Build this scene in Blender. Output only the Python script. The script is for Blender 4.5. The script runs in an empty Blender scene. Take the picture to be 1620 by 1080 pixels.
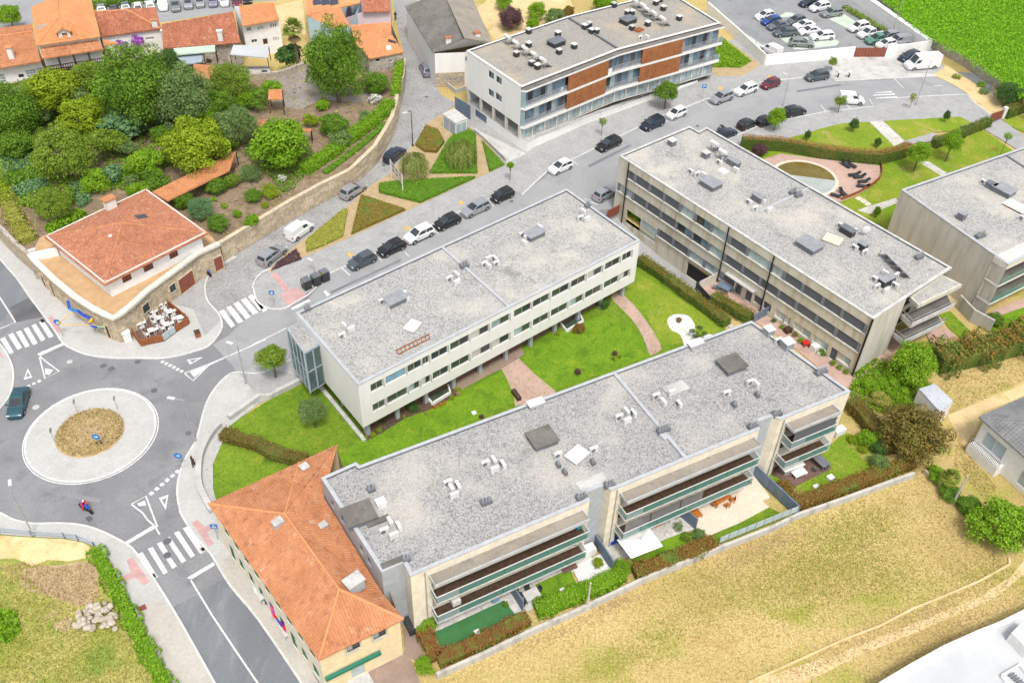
import bpy,bmesh,math,random
from math import radians,sin,cos,pi,hypot,atan2
from mathutils import Vector,Matrix
random.seed(7)
SC = bpy.context.scene
COL = SC.collection
F_PX,PITCH,ROLL,CAM_H = 1515.96,radians(42.39),radians(2.006),79.0
_c,_s = cos(PITCH),sin(PITCH)
FW = Vector((0,_c,-_s)); _up = Vector((0,_s,_c)); _ri = Vector((1,0,0))
RT = _ri * cos(ROLL) + _up * sin(ROLL)
UP = -_ri * sin(ROLL) + _up * cos(ROLL)
cam_d = bpy.data.cameras.new('camera')
cam = bpy.data.objects.new('camera',cam_d)
COL.objects.link(cam)
cam.matrix_world = Matrix(((RT.x,UP.x,-FW.x,0),(RT.y,UP.y,-FW.y,0),(RT.z,UP.z,-FW.z,CAM_H),(0,0,0,1)))
cam_d.sensor_width = 36.0
cam_d.lens = F_PX / 1620 * 36.0
cam_d.clip_end = 3000
SC.camera = cam
world = bpy.data.worlds.new('World'); SC.world = world; world.use_nodes = True
nt = world.node_tree; nt.nodes.clear()
sky = nt.nodes.new('ShaderNodeTexSky'); sky.sky_type = 'NISHITA'; sky.sun_disc = False
SUN_EL,SUN_AZ = radians(62),radians(165)
sky.sun_elevation = SUN_EL; sky.sun_rotation = SUN_AZ
sky.dust_density = 4.0; sky.air_density = 1.0; sky.altitude = 100
hs = nt.nodes.new('ShaderNodeHueSaturation'); hs.inputs['Saturation'].default_value = 0.28
bg = nt.nodes.new('ShaderNodeBackground'); bg.inputs['Strength'].default_value = 0.15
out = nt.nodes.new('ShaderNodeOutputWorld')
nt.links.new(sky.outputs[0],hs.inputs['Color']); nt.links.new(hs.outputs[0],bg.inputs[0]); nt.links.new(bg.outputs[0],out.inputs[0])
sun_d = bpy.data.lights.new('sun','SUN'); sun_d.energy = 1.5; sun_d.angle = radians(11); sun_d.color = (1.0,0.95,0.87)
sun = bpy.data.objects.new('sun',sun_d); COL.objects.link(sun)
sd = Vector((sin(SUN_AZ) * cos(SUN_EL),cos(SUN_AZ) * cos(SUN_EL),sin(SUN_EL)))
sun.rotation_euler = (-sd).to_track_quat('-Z','Y').to_euler()
sun.location = (0,0,120)
SC.view_settings.view_transform = 'Standard'; SC.view_settings.look = 'None'
SC.view_settings.exposure = 0.62; SC.view_settings.gamma = 1.0
SC.view_settings.use_curve_mapping = False
SC.cycles.max_bounces = 5; SC.cycles.diffuse_bounces = 2; SC.cycles.glossy_bounces = 2
SC.cycles.transparent_max_bounces = 6; SC.cycles.transmission_bounces = 3
S3 = 1581 / 410
TILE = {'a1': (0,0,S3),'a2': (400,0,S3),'a3': (800,0,S3),'a4': (1210,0,S3),
'b1': (0,270,S3),'b2': (400,270,S3),'b3': (800,270,S3),'b4': (1210,270,S3),
'c1': (0,540,S3),'c2': (400,540,S3),'c3': (800,540,S3),'c4': (1210,540,S3),
'd1': (0,800,S3),'d2': (400,800,S3),'d3': (800,800,S3),'d4': (1210,800,S3),
'e1': (0,0,6),'e2': (240,0,6),'e3': (0,150,6),'e4': (240,150,6),'e5': (1180,0,6),
'e6': (1130,160,6),'e7': (1350,110,6),'e8': (640,880,5.4),'f1': (900,740,6),'f2': (1170,660,6),
'f3': (1080,420,5.4),'f4': (640,560,6),'f5': (80,460,6),'f6': (560,0,6),'f7': (600,160,6),
'f8': (330,900,4.378),'p': (0,0,1)}
def Q(t,x,y):
 o = TILE[t]
 return (o[0] + x / o[2],o[1] + y / o[2])
def ray(x,y):
 return FW * F_PX + RT * (x - 810) + UP * (540 - y)
CAMP = Vector((0,0,CAM_H))
def P(x,y,z=0.0):
 d = ray(x,y)
 return CAMP + d * ((z - CAM_H) / d.z)
def PT(t,x,y,z=0.0):
 return P(*Q(t,x,y),z)
def PL(spec,z=0.0):
 """'b2 10 20 30 40 c1 5 6' -> world points at height z"""
 outp,t,buf = [],'p',[]
 for w in spec.split():
  if w in TILE:
   t = w
  else:
   buf.append(float(w))
   if len(buf) == 2:
    outp.append(PT(t,buf[0],buf[1],z)); buf = []
 return outp
def plane_hit(px,p0,n):
 d = ray(*px)
 return CAMP + d * ((p0 - CAMP).dot(n) / d.dot(n))
def rnd(a,b):
 return random.uniform(a,b)
def XY(v):
 return (v[0],v[1])
def area2(p):
 return sum(p[i][0] * p[(i + 1) % len(p)][1] - p[(i + 1) % len(p)][0] * p[i][1] for i in range(len(p)))
def ccw(p):
 p = [Vector((q[0],q[1])) for q in p]
 return p if area2(p) > 0 else p[::-1]
def smooth(pts,n=4,closed=False):
 """Catmull-Rom through 2D/3D points"""
 pts = [Vector(p) for p in pts]; m = len(pts); res = []
 rng = m if closed else m - 1
 for i in range(rng):
  p0 = pts[(i - 1) % m] if closed or i > 0 else pts[0]
  p1 = pts[i]; p2 = pts[(i + 1) % m]
  p3 = pts[(i + 2) % m] if closed or i + 2 < m else pts[-1]
  for k in range(n):
   t = k / n
   res.append(0.5 * ((2 * p1) + (p2 - p0) * t + (2 * p0 - 5 * p1 + 4 * p2 - p3) * t * t + (3 * p1 - p0 - 3 * p2 + p3) * t ** 3))
 if not closed:
  res.append(pts[-1])
 return res
def offset_poly(p,d):
 """inset (d>0) a ccw polygon"""
 n = len(p); r = []
 for i in range(n):
  a,b,c = p[i - 1],p[i],p[(i + 1) % n]
  e1 = (b - a); e2 = (c - b)
  if e1.length < 1e-6 or e2.length < 1e-6:
   r.append(b.copy()); continue
  e1 = e1.normalized(); e2 = e2.normalized()
  n1 = Vector((-e1.y,e1.x)); n2 = Vector((-e2.y,e2.x))
  m = n1 + n2
  k = m.dot(n1)
  if abs(k) < 0.25: k = 0.25
  r.append(b + m * (d / k))
 return r
def offset_line(p,d):
 r = []
 for i in range(len(p)):
  a = p[max(i - 1,0)]; b = p[min(i + 1,len(p) - 1)]
  e = Vector((b[0] - a[0],b[1] - a[1])).normalized()
  r.append(Vector((p[i][0],p[i][1])) + Vector((-e.y,e.x)) * d)
 return r
def in_poly(x,y,p):
 c = False; n = len(p); j = n - 1
 for i in range(n):
  if ((p[i][1] > y) != (p[j][1] > y)) and (x < (p[j][0] - p[i][0]) * (y - p[i][1]) / (p[j][1] - p[i][1]) + p[i][0]):
   c = not c
  j = i
 return c
ORG = {}
class MB:
 def __init__(s):
  s.v = []; s.f = []; s.m = []; s.cur = 0
 def mat(s,i):
  s.cur = i; return s
 def add(s,vs,fs):
  b = len(s.v)
  s.v.extend([tuple(q) for q in vs])
  for f in fs:
   s.f.append(tuple(b + i for i in f)); s.m.append(s.cur)
  return s
 def quad(s,a,b,c,d):
  return s.add([a,b,c,d],[(0,1,2,3)])
 def poly(s,pts):
  return s.add(pts,[tuple(range(len(pts)))])
 def box(s,c,size,rz=0.0,top=1.0):
  """box standing on z = c[2]; top scales the upper face"""
  hx,hy,h = size[0] / 2,size[1] / 2,size[2]
  cs,sn = cos(rz),sin(rz); vs = []
  for z,k in ((0,1.0),(h,top)):
   for x,y in ((-hx,-hy),(hx,-hy),(hx,hy),(-hx,hy)):
    vs.append((c[0] + (x * cs - y * sn) * k,c[1] + (x * sn + y * cs) * k,c[2] + z))
  return s.add(vs,[(3,2,1,0),(4,5,6,7),(0,1,5,4),(1,2,6,5),(2,3,7,6),(3,0,4,7)])
 def prism(s,poly,z0,z1,bottom=False,top=True):
  p = ccw(poly); n = len(p)
  vs = [(q[0],q[1],z0) for q in p] + [(q[0],q[1],z1) for q in p]
  fs = [(i,(i + 1) % n,n + (i + 1) % n,n + i) for i in range(n)]
  if top: fs.append(tuple(range(n,2 * n)))
  if bottom: fs.append(tuple(range(n - 1,-1,-1)))
  return s.add(vs,fs)
 def bar(s,a,b,w,h=None):
  """rectangular bar from a to b"""
  a = Vector(a); b = Vector(b); h = h or w
  d = (b - a)
  if d.length < 1e-5: return s
  d.normalize()
  u = Vector((0,0,1)) if abs(d.z) < 0.9 else Vector((1,0,0))
  r = d.cross(u).normalized(); u = r.cross(d).normalized()
  r *= w / 2; u *= h / 2
  vs = [a - r - u,a + r - u,a + r + u,a - r + u,b - r - u,b + r - u,b + r + u,b - r + u]
  return s.add(vs,[(0,1,2,3),(7,6,5,4),(0,4,5,1),(1,5,6,2),(2,6,7,3),(3,7,4,0)])
 def tube(s,pts,rad,n=6,cap=True):
  pts = [Vector(p) for p in pts]
  if not isinstance(rad,(list,tuple)): rad = [rad] * len(pts)
  b = len(s.v); vs = []
  for i,p in enumerate(pts):
   d = (pts[min(i + 1,len(pts) - 1)] - pts[max(i - 1,0)]).normalized()
   u = Vector((0,0,1)) if abs(d.z) < 0.9 else Vector((1,0,0))
   r = d.cross(u).normalized(); u = r.cross(d).normalized()
   for k in range(n):
    a = 2 * pi * k / n
    vs.append(p + (r * cos(a) + u * sin(a)) * rad[i])
  fs = []
  for i in range(len(pts) - 1):
   for k in range(n):
    fs.append((i * n + k,i * n + (k + 1) % n,(i + 1) * n + (k + 1) % n,(i + 1) * n + k))
  if cap:
   fs.append(tuple(range(n - 1,-1,-1))); fs.append(tuple((len(pts) - 1) * n + k for k in range(n)))
  return s.add(vs,fs)
 def cyl(s,c,r,h,n=12,r2=None):
  r2 = r if r2 is None else r2
  vs = [(c[0] + r * cos(2 * pi * k / n),c[1] + r * sin(2 * pi * k / n),c[2]) for k in range(n)] + \
  [(c[0] + r2 * cos(2 * pi * k / n),c[1] + r2 * sin(2 * pi * k / n),c[2] + h) for k in range(n)]
  fs = [(k,(k + 1) % n,n + (k + 1) % n,n + k) for k in range(n)]
  fs += [tuple(range(n - 1,-1,-1)),tuple(range(n,2 * n))]
  return s.add(vs,fs)
 def ball(s,c,r,n=8,m=5,sq=(1,1,1)):
  vs = [(c[0],c[1],c[2] - r * sq[2])]
  for j in range(1,m):
   t = -pi / 2 + pi * j / m
   for k in range(n):
    a = 2 * pi * k / n
    vs.append((c[0] + r * sq[0] * cos(t) * cos(a),c[1] + r * sq[1] * cos(t) * sin(a),c[2] + r * sq[2] * sin(t)))
  vs.append((c[0],c[1],c[2] + r * sq[2]))
  fs = [(0,1 + (k + 1) % n,1 + k) for k in range(n)]
  for j in range(m - 2):
   for k in range(n):
    a = 1 + j * n; fs.append((a + k,a + (k + 1) % n,a + n + (k + 1) % n,a + n + k))
  e = len(vs) - 1; a = 1 + (m - 2) * n
  fs += [(a + k,a + (k + 1) % n,e) for k in range(n)]
  return s.add(vs,fs)
 def strip(s,pts,w,z0,z1):
  """wall or kerb along a polyline, w wide (centred)"""
  L = offset_line(pts,w / 2); R = offset_line(pts,-w / 2)
  for i in range(len(pts) - 1):
   a,b,c,d = R[i],R[i + 1],L[i + 1],L[i]
   vs = [(q[0],q[1],z0) for q in (a,b,c,d)] + [(q[0],q[1],z1) for q in (a,b,c,d)]
   fs = [(4,5,6,7),(0,1,5,4),(2,3,7,6)]
   if i == 0: fs.append((3,0,4,7))
   if i == len(pts) - 2: fs.append((1,2,6,5))
   s.add(vs,fs)
  return s
 def mesh(s,name,off=None):
  me = bpy.data.meshes.new(name)
  vs = s.v if off is None else [(a - off[0],b - off[1],c - off[2]) for a,b,c in s.v]
  me.from_pydata(vs,[],s.f)
  if any(s.m): me.polygons.foreach_set('material_index',s.m)
  return me
 def build(s,name,mats,parent=None,smooth=False,local=False):
  off = None
  if parent is not None and not local:
   off = ORG.get(parent.name)
  me = s.mesh(name,off)
  for m in (mats if isinstance(mats,(list,tuple)) else [mats]):
   me.materials.append(M(m))
  if smooth: me.polygons.foreach_set('use_smooth',[True] * len(me.polygons))
  me.update()
  o = bpy.data.objects.new(name,me); COL.objects.link(o)
  if parent is not None:
   o.parent = parent
   if off is not None: ORG[o.name] = off
  return o
def tag(o,label=None,cat=None,group=None,kind=None):
 if label: o['label'] = label
 if cat: o['category'] = cat
 if group: o['group'] = group
 if kind: o['kind'] = kind
 return o
def thing(name,loc,label,cat,group=None,rz=0.0):
 o = bpy.data.objects.new(name,None); COL.objects.link(o)
 o.empty_display_size = 0.3
 o.location = loc; o.rotation_euler = (0,0,rz)
 tag(o,label,cat,group)
 ORG[o.name] = Vector(loc)
 return o
def inst(me,name,parent,loc=(0,0,0),rz=0.0,sc=None):
 o = bpy.data.objects.new(name,me); COL.objects.link(o); o.parent = parent
 o.location = loc; o.rotation_euler = (0,0,rz)
 if sc: o.scale = sc
 return o
def copy_tree(o,parent=None):
 c = o.copy(); COL.objects.link(c); c.parent = parent
 for ch in list(o.children): copy_tree(ch,c)
 return c
def struct(o):
 o['kind'] = 'structure'; return o
def set_mat(o,m,slot=0):
 o.material_slots[slot].link = 'OBJECT'; o.material_slots[slot].material = M(m)
MATS = {}
def M(n):
 return MATS[n] if isinstance(n,str) else n
def _nodes(name):
 m = bpy.data.materials.new(name); m.use_nodes = True
 t = m.node_tree; b = t.nodes['Principled BSDF']
 MATS[name] = m
 return m,t,b
def c4(c): return (c[0],c[1],c[2],1)
def mix(t,fac,a,b):
 n = t.nodes.new('ShaderNodeMix'); n.data_type = 'RGBA'
 for inp,v in ((n.inputs[0],fac),(n.inputs[6],a),(n.inputs[7],b)):
  if hasattr(v,'links'): t.links.new(v,inp)
  elif isinstance(v,(int,float)): inp.default_value = v
  else: inp.default_value = c4(v)
 return n.outputs[2]
def ramp(t,val,lo,hi):
 n = t.nodes.new('ShaderNodeMapRange'); n.interpolation_type = 'SMOOTHSTEP'
 n.inputs[1].default_value = lo; n.inputs[2].default_value = hi
 t.links.new(val,n.inputs[0]); return n.outputs[0]
def pos(t,scale=(1,1,1),rot=0.0):
 g = t.nodes.new('ShaderNodeNewGeometry')
 m = t.nodes.new('ShaderNodeMapping'); m.inputs['Scale'].default_value = scale; m.inputs['Rotation'].default_value = (0,0,rot)
 t.links.new(g.outputs['Position'],m.inputs[0]); return m.outputs[0]
def noise(t,vec,scale,detail=3,rough=0.6,dist=0.0):
 n = t.nodes.new('ShaderNodeTexNoise'); n.inputs['Scale'].default_value = scale
 n.inputs['Detail'].default_value = detail; n.inputs['Roughness'].default_value = rough; n.inputs['Distortion'].default_value = dist
 t.links.new(vec,n.inputs['Vector']); return n.outputs[0]
def bump(t,b,h,strength,dist=0.05):
 n = t.nodes.new('ShaderNodeBump'); n.inputs['Strength'].default_value = strength; n.inputs['Distance'].default_value = dist
 t.links.new(h,n.inputs['Height']); t.links.new(n.outputs[0],b.inputs['Normal'])
def plain(name,c,rough=0.6,metal=0.0,spec=0.4,var=0.08,scale=1.5):
 """flat paint or plastic with a little dirt"""
 m,t,b = _nodes(name)
 v = pos(t); n = ramp(t,noise(t,v,scale,4),0.3,0.75)
 d = tuple(x * (1 - var * 2.2) for x in c); e = tuple(min(1,x * (1 + var)) for x in c)
 t.links.new(mix(t,n,d,e),b.inputs['Base Color'])
 b.inputs['Roughness'].default_value = rough; b.inputs['Metallic'].default_value = metal
 b.inputs['Specular IOR Level'].default_value = spec
 return m
def mottle(name,cols,scale=0.4,fine=4.0,famt=0.35,rough=0.9,bmp=0.0,stretch=(1,1,1),rot=0.0,lo=0.35,hi=0.65,scale2=None,bscale=None):
 """ground-like surface: large patches between cols, plus fine speckle"""
 m,t,b = _nodes(name)
 v = pos(t,stretch,rot)
 n1 = ramp(t,noise(t,v,scale,5,0.62,0.3),lo,hi)
 c = mix(t,n1,cols[0],cols[1])
 if len(cols) > 2:
  v2 = pos(t,stretch,rot + 0.6)
  n2 = ramp(t,noise(t,v2,scale2 or scale * 2.3,4,0.6,0.4),0.5,0.72)
  c = mix(t,n2,c,cols[2])
 if len(cols) > 3:
  n4 = ramp(t,noise(t,pos(t,stretch,rot + 1.9),(scale2 or scale * 2.3) * 0.7,4,0.65,0.4),0.55,0.75)
  c = mix(t,n4,c,cols[3])
 n3 = noise(t,pos(t),fine,2,0.7)
 hv = t.nodes.new('ShaderNodeMapRange'); hv.inputs[1].default_value = 0.3; hv.inputs[2].default_value = 0.7
 hv.inputs[3].default_value = 1 - famt; hv.inputs[4].default_value = 1 + famt
 t.links.new(n3,hv.inputs[0])
 mu = t.nodes.new('ShaderNodeVectorMath'); mu.operation = 'SCALE'
 t.links.new(c,mu.inputs[0]); t.links.new(hv.outputs[0],mu.inputs['Scale'])
 t.links.new(mu.outputs[0],b.inputs['Base Color'])
 b.inputs['Roughness'].default_value = rough; b.inputs['Specular IOR Level'].default_value = 0.25
 if bmp:
  bump(t,b,noise(t,pos(t),bscale or fine,3,0.7),bmp,0.08)
 return m
def cells(name,c1,c2,c3,size,rough=0.9,patch=0.15,pcol=None,bmp=0.4):
 """speckled stones: voronoi cells of random tone"""
 m,t,b = _nodes(name)
 v = pos(t)
 vo = t.nodes.new('ShaderNodeTexVoronoi'); vo.inputs['Scale'].default_value = 1 / size
 t.links.new(v,vo.inputs['Vector'])
 sp = t.nodes.new('ShaderNodeSeparateColor'); t.links.new(vo.outputs['Color'],sp.inputs[0])
 c = mix(t,sp.outputs[0],c1,c2)
 c = mix(t,ramp(t,sp.outputs[1],0.72,0.9),c,c3)
 n = ramp(t,noise(t,v,patch,4,0.6),0.45,0.72)
 if pcol: c = mix(t,n,c,mix(t,0.6,c,pcol))
 st = ramp(t,noise(t,pos(t,(1,1,1),.7),.42,6,.7,.8),.56,.74)
 k_ = t.nodes.new('ShaderNodeMath'); k_.operation = 'MULTIPLY'; k_.inputs[1].default_value = .5; t.links.new(st,k_.inputs[0])
 if pcol: c = mix(t,k_.outputs[0],c,tuple(x * .45 for x in c1))
 f = noise(t,v,7.0 / size * 0.18,3,0.75)
 mm = t.nodes.new('ShaderNodeMapRange'); mm.inputs[1].default_value = .25; mm.inputs[2].default_value = .75
 mm.inputs[3].default_value = 0.78; mm.inputs[4].default_value = 1.2; t.links.new(f,mm.inputs[0])
 mu = t.nodes.new('ShaderNodeVectorMath'); mu.operation = 'SCALE'
 t.links.new(c,mu.inputs[0]); t.links.new(mm.outputs[0],mu.inputs['Scale'])
 t.links.new(mu.outputs[0],b.inputs['Base Color'])
 b.inputs['Roughness'].default_value = rough; b.inputs['Specular IOR Level'].default_value = 0.2
 if bmp: bump(t,b,vo.outputs['Distance'],bmp,0.05)
 return m
def streaky(name,base,stain,stain2,amt=0.6,rough=0.85):
 """concrete or render with run-off stains; streaks follow gravity"""
 m,t,b = _nodes(name)
 n1 = ramp(t,noise(t,pos(t,(1.1,1.1,0.16)),1.0,5,0.65),0.42,0.72)
 n2 = ramp(t,noise(t,pos(t,(1,1,1)),0.35,5,0.65),0.4,0.7)
 n3 = ramp(t,noise(t,pos(t,(1,1,0.5)),2.5,4,0.7),0.3,0.8)
 k = t.nodes.new('ShaderNodeMath'); k.operation = 'MULTIPLY'; k.inputs[1].default_value = amt; t.links.new(n1,k.inputs[0])
 c = mix(t,k.outputs[0],base,stain)
 k2 = t.nodes.new('ShaderNodeMath'); k2.operation = 'MULTIPLY'; k2.inputs[1].default_value = amt * 0.7; t.links.new(n2,k2.inputs[0])
 c = mix(t,k2.outputs[0],c,stain2)
 c = mix(t,n3,c,tuple(x * 1.08 for x in base))if amt < 0.3 else c
 t.links.new(c,b.inputs['Base Color']); b.inputs['Roughness'].default_value = rough
 b.inputs['Specular IOR Level'].default_value = 0.25
 return m
def leafmat(name,c1,c2,c3=None,rough=0.55):
 """foliage: tone per leaf from a mesh attribute, plus slow drift; thin leaves let light through"""
 m,t,b = _nodes(name)
 a = t.nodes.new('ShaderNodeAttribute'); a.attribute_name = 'tone'
 c = mix(t,a.outputs['Fac'],c1,c2)
 if c3:
  n = ramp(t,noise(t,pos(t),0.5,3),0.45,0.7)
  c = mix(t,n,c,c3)
 t.links.new(c,b.inputs['Base Color']); b.inputs['Roughness'].default_value = rough
 b.inputs['Specular IOR Level'].default_value = 0.25
 tr = t.nodes.new('ShaderNodeBsdfTranslucent'); t.links.new(c,tr.inputs[0])
 mx = t.nodes.new('ShaderNodeMixShader'); mx.inputs[0].default_value = 0.3
 t.links.new(b.outputs[0],mx.inputs[1]); t.links.new(tr.outputs[0],mx.inputs[2])
 t.links.new(mx.outputs[0],t.nodes['Material Output'].inputs[0])
 return m
def glassmat(name,c,rough=0.06):
 """window glass over a dim room"""
 m,t,b = _nodes(name)
 n = ramp(t,noise(t,pos(t),0.6,2),0.35,0.7)
 t.links.new(mix(t,n,c,tuple(x * 1.6 for x in c)),b.inputs['Base Color'])
 b.inputs['Roughness'].default_value = rough; b.inputs['Specular IOR Level'].default_value = 0.5
 return m
def clearglass(name,tint,alpha=0.45):
 m,t,b = _nodes(name)
 b.inputs['Base Color'].default_value = c4(tint); b.inputs['Roughness'].default_value = 0.08
 b.inputs['Alpha'].default_value = alpha
 return m
plain('white',(.74,.73,.70),.6,var=.05); plain('white_metal',(.62,.62,.61),.4,var=.05)
plain('offwhite',(.62,.59,.52),.75,var=.06); plain('line_paint',(.70,.70,.69),.7,var=.14,scale=3)
plain('dark_metal',(.04,.042,.046),.45); plain('grey_metal',(.28,.29,.31),.45); plain('mid_metal',(.15,.16,.18),.5)
plain('blue_metal',(.34,.40,.46),.45,var=.06); plain('coping',(.43,.445,.465),.45,var=.06); plain('coping_dark',(.13,.14,.16),.5)
plain('galv',(.42,.43,.44),.4,metal=.3); plain('black',(.012,.012,.014),.5); plain('tyre',(.015,.015,.016),.85)
plain('rim',(.4,.4,.42),.35,metal=.6); plain('lamp_glass',(.75,.77,.8),.15,spec=.6); plain('tail_red',(.35,.015,.012),.25)
plain('corten',(.30,.10,.035),.85,var=.2,scale=4); plain('rust_brown',(.24,.07,.045),.7,var=.08)
plain('wood_dark',(.075,.042,.026),.7,var=.2,scale=3); plain('orange_wood',(.48,.15,.025),.55,var=.12,scale=5)
plain('deck_brown',(.17,.10,.08),.75,var=.15,scale=3); plain('shutter',(.10,.105,.125),.55,var=.05); plain('shutter_pale',(.40,.47,.48),.5,var=.06)
plain('pilaster',(.19,.20,.23),.6); plain('red',(.55,.02,.02),.5); plain('red_paving',(.50,.31,.30),.85,var=.08)
plain('blue',(.02,.08,.45),.5); plain('yellow',(.7,.42,.02),.6); plain('pink',(.6,.08,.3),.7); plain('purple',(.14,.03,.25),.7)
plain('turquoise',(.02,.35,.42),.5); plain('green_paint',(.02,.17,.11),.6); plain('sign_blue',(.03,.19,.55),.5)
plain('wicker',(.035,.037,.045),.8); plain('cushion',(.36,.33,.33),.9); plain('skin',(.5,.28,.2),.6)
plain('chevron_yellow',(.75,.5,.02),.5); plain('concrete_edge',(.52,.52,.50),.8,var=.1); plain('kerb',(.58,.58,.56),.8,var=.08,scale=2)
plain('render_white',(.80,.79,.77),.75,var=.04); plain('render_cream',(.72,.66,.54),.8,var=.06); plain('render_yellow',(.72,.60,.38),.8,var=.05)
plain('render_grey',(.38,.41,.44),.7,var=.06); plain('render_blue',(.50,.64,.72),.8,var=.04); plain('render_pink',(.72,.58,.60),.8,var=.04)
plain('terrace_tile',(.50,.32,.17),.75,var=.07,scale=1); plain('slat_grey',(.14,.19,.26),.6)
plain('pv',(.02,.028,.06),.2,spec=.6); plain('curtain',(.55,.53,.48),.8); plain('curtain_blue',(.20,.36,.46),.6)
plain('kerb_yellow',(.55,.38,.12),.8); plain('pool_edge',(.66,.55,.45),.8)
glassmat('glass',(.028,.034,.038)); glassmat('glass_green',(.05,.065,.045)); glassmat('glass_blue',(.10,.15,.19)); glassmat('car_glass',(.03,.038,.045),.03)
glassmat('glass_pale',(.26,.32,.33),.1)
clearglass('balustrade',(.12,.30,.27),.62); clearglass('balustrade_pale',(.35,.5,.52),.55); clearglass('bay_glass',(.07,.12,.115),.75)
clearglass('mesh_grey',(.30,.31,.33),.45)
mottle('asphalt',[(.195,.197,.207),(.235,.236,.245),(.17,.171,.181)],.13,5,.12,.9,scale2=.4)
mottle('asphalt_pale',[(.225,.23,.24),(.27,.275,.28),(.19,.192,.2)],.12,5,.12,.9,scale2=.4)
mottle('asphalt_dark',[(.095,.096,.108),(.13,.13,.142)],.3,5,.1,.9)
mottle('asphalt_mid',[(.185,.20,.215),(.15,.16,.175),(.22,.23,.24)],.15,5,.09,.9,stretch=(1,.3,1),rot=-.55,scale2=.5)
mottle('street',[(.275,.28,.287),(.31,.315,.32),(.25,.255,.262)],.12,4,.09,.9,scale2=.3)
mottle('cobble',[(.27,.268,.265),(.315,.312,.308),(.235,.233,.231)],.3,3.2,.26,.9,bmp=.3,scale2=.45)
mottle('paving',[(.315,.315,.312),(.35,.35,.346),(.29,.29,.286)],.4,4,.15,.88,scale2=.5)
mottle('pavement_pale',[(.415,.41,.395),(.45,.445,.43),(.385,.378,.362)],.3,4,.09,.88,scale2=.4)
mottle('pavement_warm',[(.41,.385,.345),(.45,.425,.38),(.37,.345,.31)],.15,4,.10,.88,scale2=.4)
mottle('concrete',[(.42,.415,.40),(.50,.49,.47),(.33,.32,.305)],.3,5,.12,.88)
mottle('pink_paving',[(.42,.29,.235),(.47,.33,.275),(.36,.245,.20)],.3,5,.08,.85)
mottle('tan_paving',[(.58,.52,.42),(.65,.58,.47)],.3,4,.10,.85)
mottle('stone_paving',[(.47,.45,.42),(.55,.53,.5),(.36,.35,.33)],.6,4,.14,.85)
mottle('block_paving',[(.25,.185,.15),(.30,.22,.18)],.5,5,.10,.85)
mottle('lawn',[(.115,.20,.012),(.16,.245,.018),(.085,.16,.012),(.22,.25,.028)],.22,5,.30,.95,bmp=.5,scale2=.5)
mottle('lawn_bright',[(.115,.225,.010),(.155,.27,.014),(.08,.175,.010),(.21,.28,.02)],.35,6,.28,.95,bmp=.5,scale2=.7)
mottle('lawn_yellow',[(.21,.27,.022),(.15,.25,.015),(.28,.29,.04),(.38,.29,.11)],.16,5,.26,.95,bmp=.5,scale2=.3)
mottle('turf',[(.045,.15,.05),(.055,.17,.06)],1,7,.12,.95,bmp=.2)
mottle('dry_grass',[(.41,.31,.12),(.49,.375,.16),(.30,.295,.06),(.37,.255,.092)],.05,4.5,.30,.97,bmp=.6,stretch=(1,1.6,1),rot=.5,scale2=.11)
mottle('dry_green',[(.34,.28,.075),(.46,.36,.13),(.23,.245,.045),(.30,.2,.07)],.10,4.5,.26,.97,bmp=.6,scale2=.16)
mottle('wild_grass',[(.25,.27,.05),(.38,.33,.11),(.17,.25,.04),(.36,.27,.14)],.16,5,.34,.97,bmp=.7,scale2=.3)
mottle('sand',[(.60,.45,.22),(.68,.53,.29),(.50,.36,.17)],.3,5,.12,.97,bmp=.3)
mottle('path_sand',[(.56,.42,.22),(.63,.48,.27),(.44,.36,.15)],.25,5,.14,.97,bmp=.3)
mottle('soil',[(.20,.145,.095),(.27,.20,.14),(.15,.105,.07)],.5,5,.2,.97,bmp=.5)
mottle('yard',[(.25,.215,.19),(.30,.265,.235),(.20,.17,.145)],.35,5,.16,.95,bmp=.3)
mottle('straw',[(.44,.33,.19),(.38,.28,.17),(.31,.26,.12)],.8,6,.25,.97,bmp=.4)
mottle('mulch',[(.075,.05,.035),(.12,.075,.055)],1,7,.3,.97,bmp=.5)
mottle('tank_green',[(.42,.50,.42),(.48,.55,.47)],.5,5,.06,.85)
mottle('rock',[(.40,.35,.28),(.48,.43,.36),(.31,.26,.2)],1.2,5,.15,.95,bmp=.3)
mottle('stone_wall',[(.43,.34,.225),(.52,.43,.31),(.33,.26,.17)],.6,3.0,.26,.95,bmp=.5,scale2=1.2)
mottle('rubble_wall',[(.34,.30,.255),(.44,.40,.35),(.23,.2,.165)],1.0,2.4,.3,.95,bmp=.6,scale2=1.4)
mottle('field_wall',[(.36,.32,.27),(.44,.39,.33),(.28,.25,.20)],.5,3,.25,.95,bmp=.5)
mottle('bark',[(.13,.09,.06),(.18,.13,.09)],3,9,.2,.95,bmp=.5)
mottle('tile_orange',[(.43,.18,.085),(.51,.23,.115),(.33,.14,.07),(.52,.31,.20)],.5,5,.16,.85,scale2=1.4)
mottle('tile_new',[(.55,.24,.105),(.61,.28,.13),(.47,.20,.09)],.4,5,.09,.8,scale2=1.2)
mottle('tile_red',[(.36,.15,.085),(.43,.185,.11),(.28,.12,.075),(.50,.30,.21)],.45,3.2,.26,.88,scale2=2.2)
mottle('tile_brown',[(.34,.125,.07),(.42,.16,.09),(.25,.11,.075),(.47,.30,.22)],.5,3.0,.30,.9,scale2=2.0)
mottle('slate_roof',[(.135,.125,.115),(.175,.165,.15),(.11,.1,.09)],.3,5,.14,.9)
mottle('slate_roof_pale',[(.24,.215,.18),(.29,.26,.22),(.2,.18,.155)],.3,5,.14,.9)
mottle('grey_tile',[(.20,.20,.205),(.25,.25,.255),(.165,.165,.17)],.3,4,.12,.85)
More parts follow.
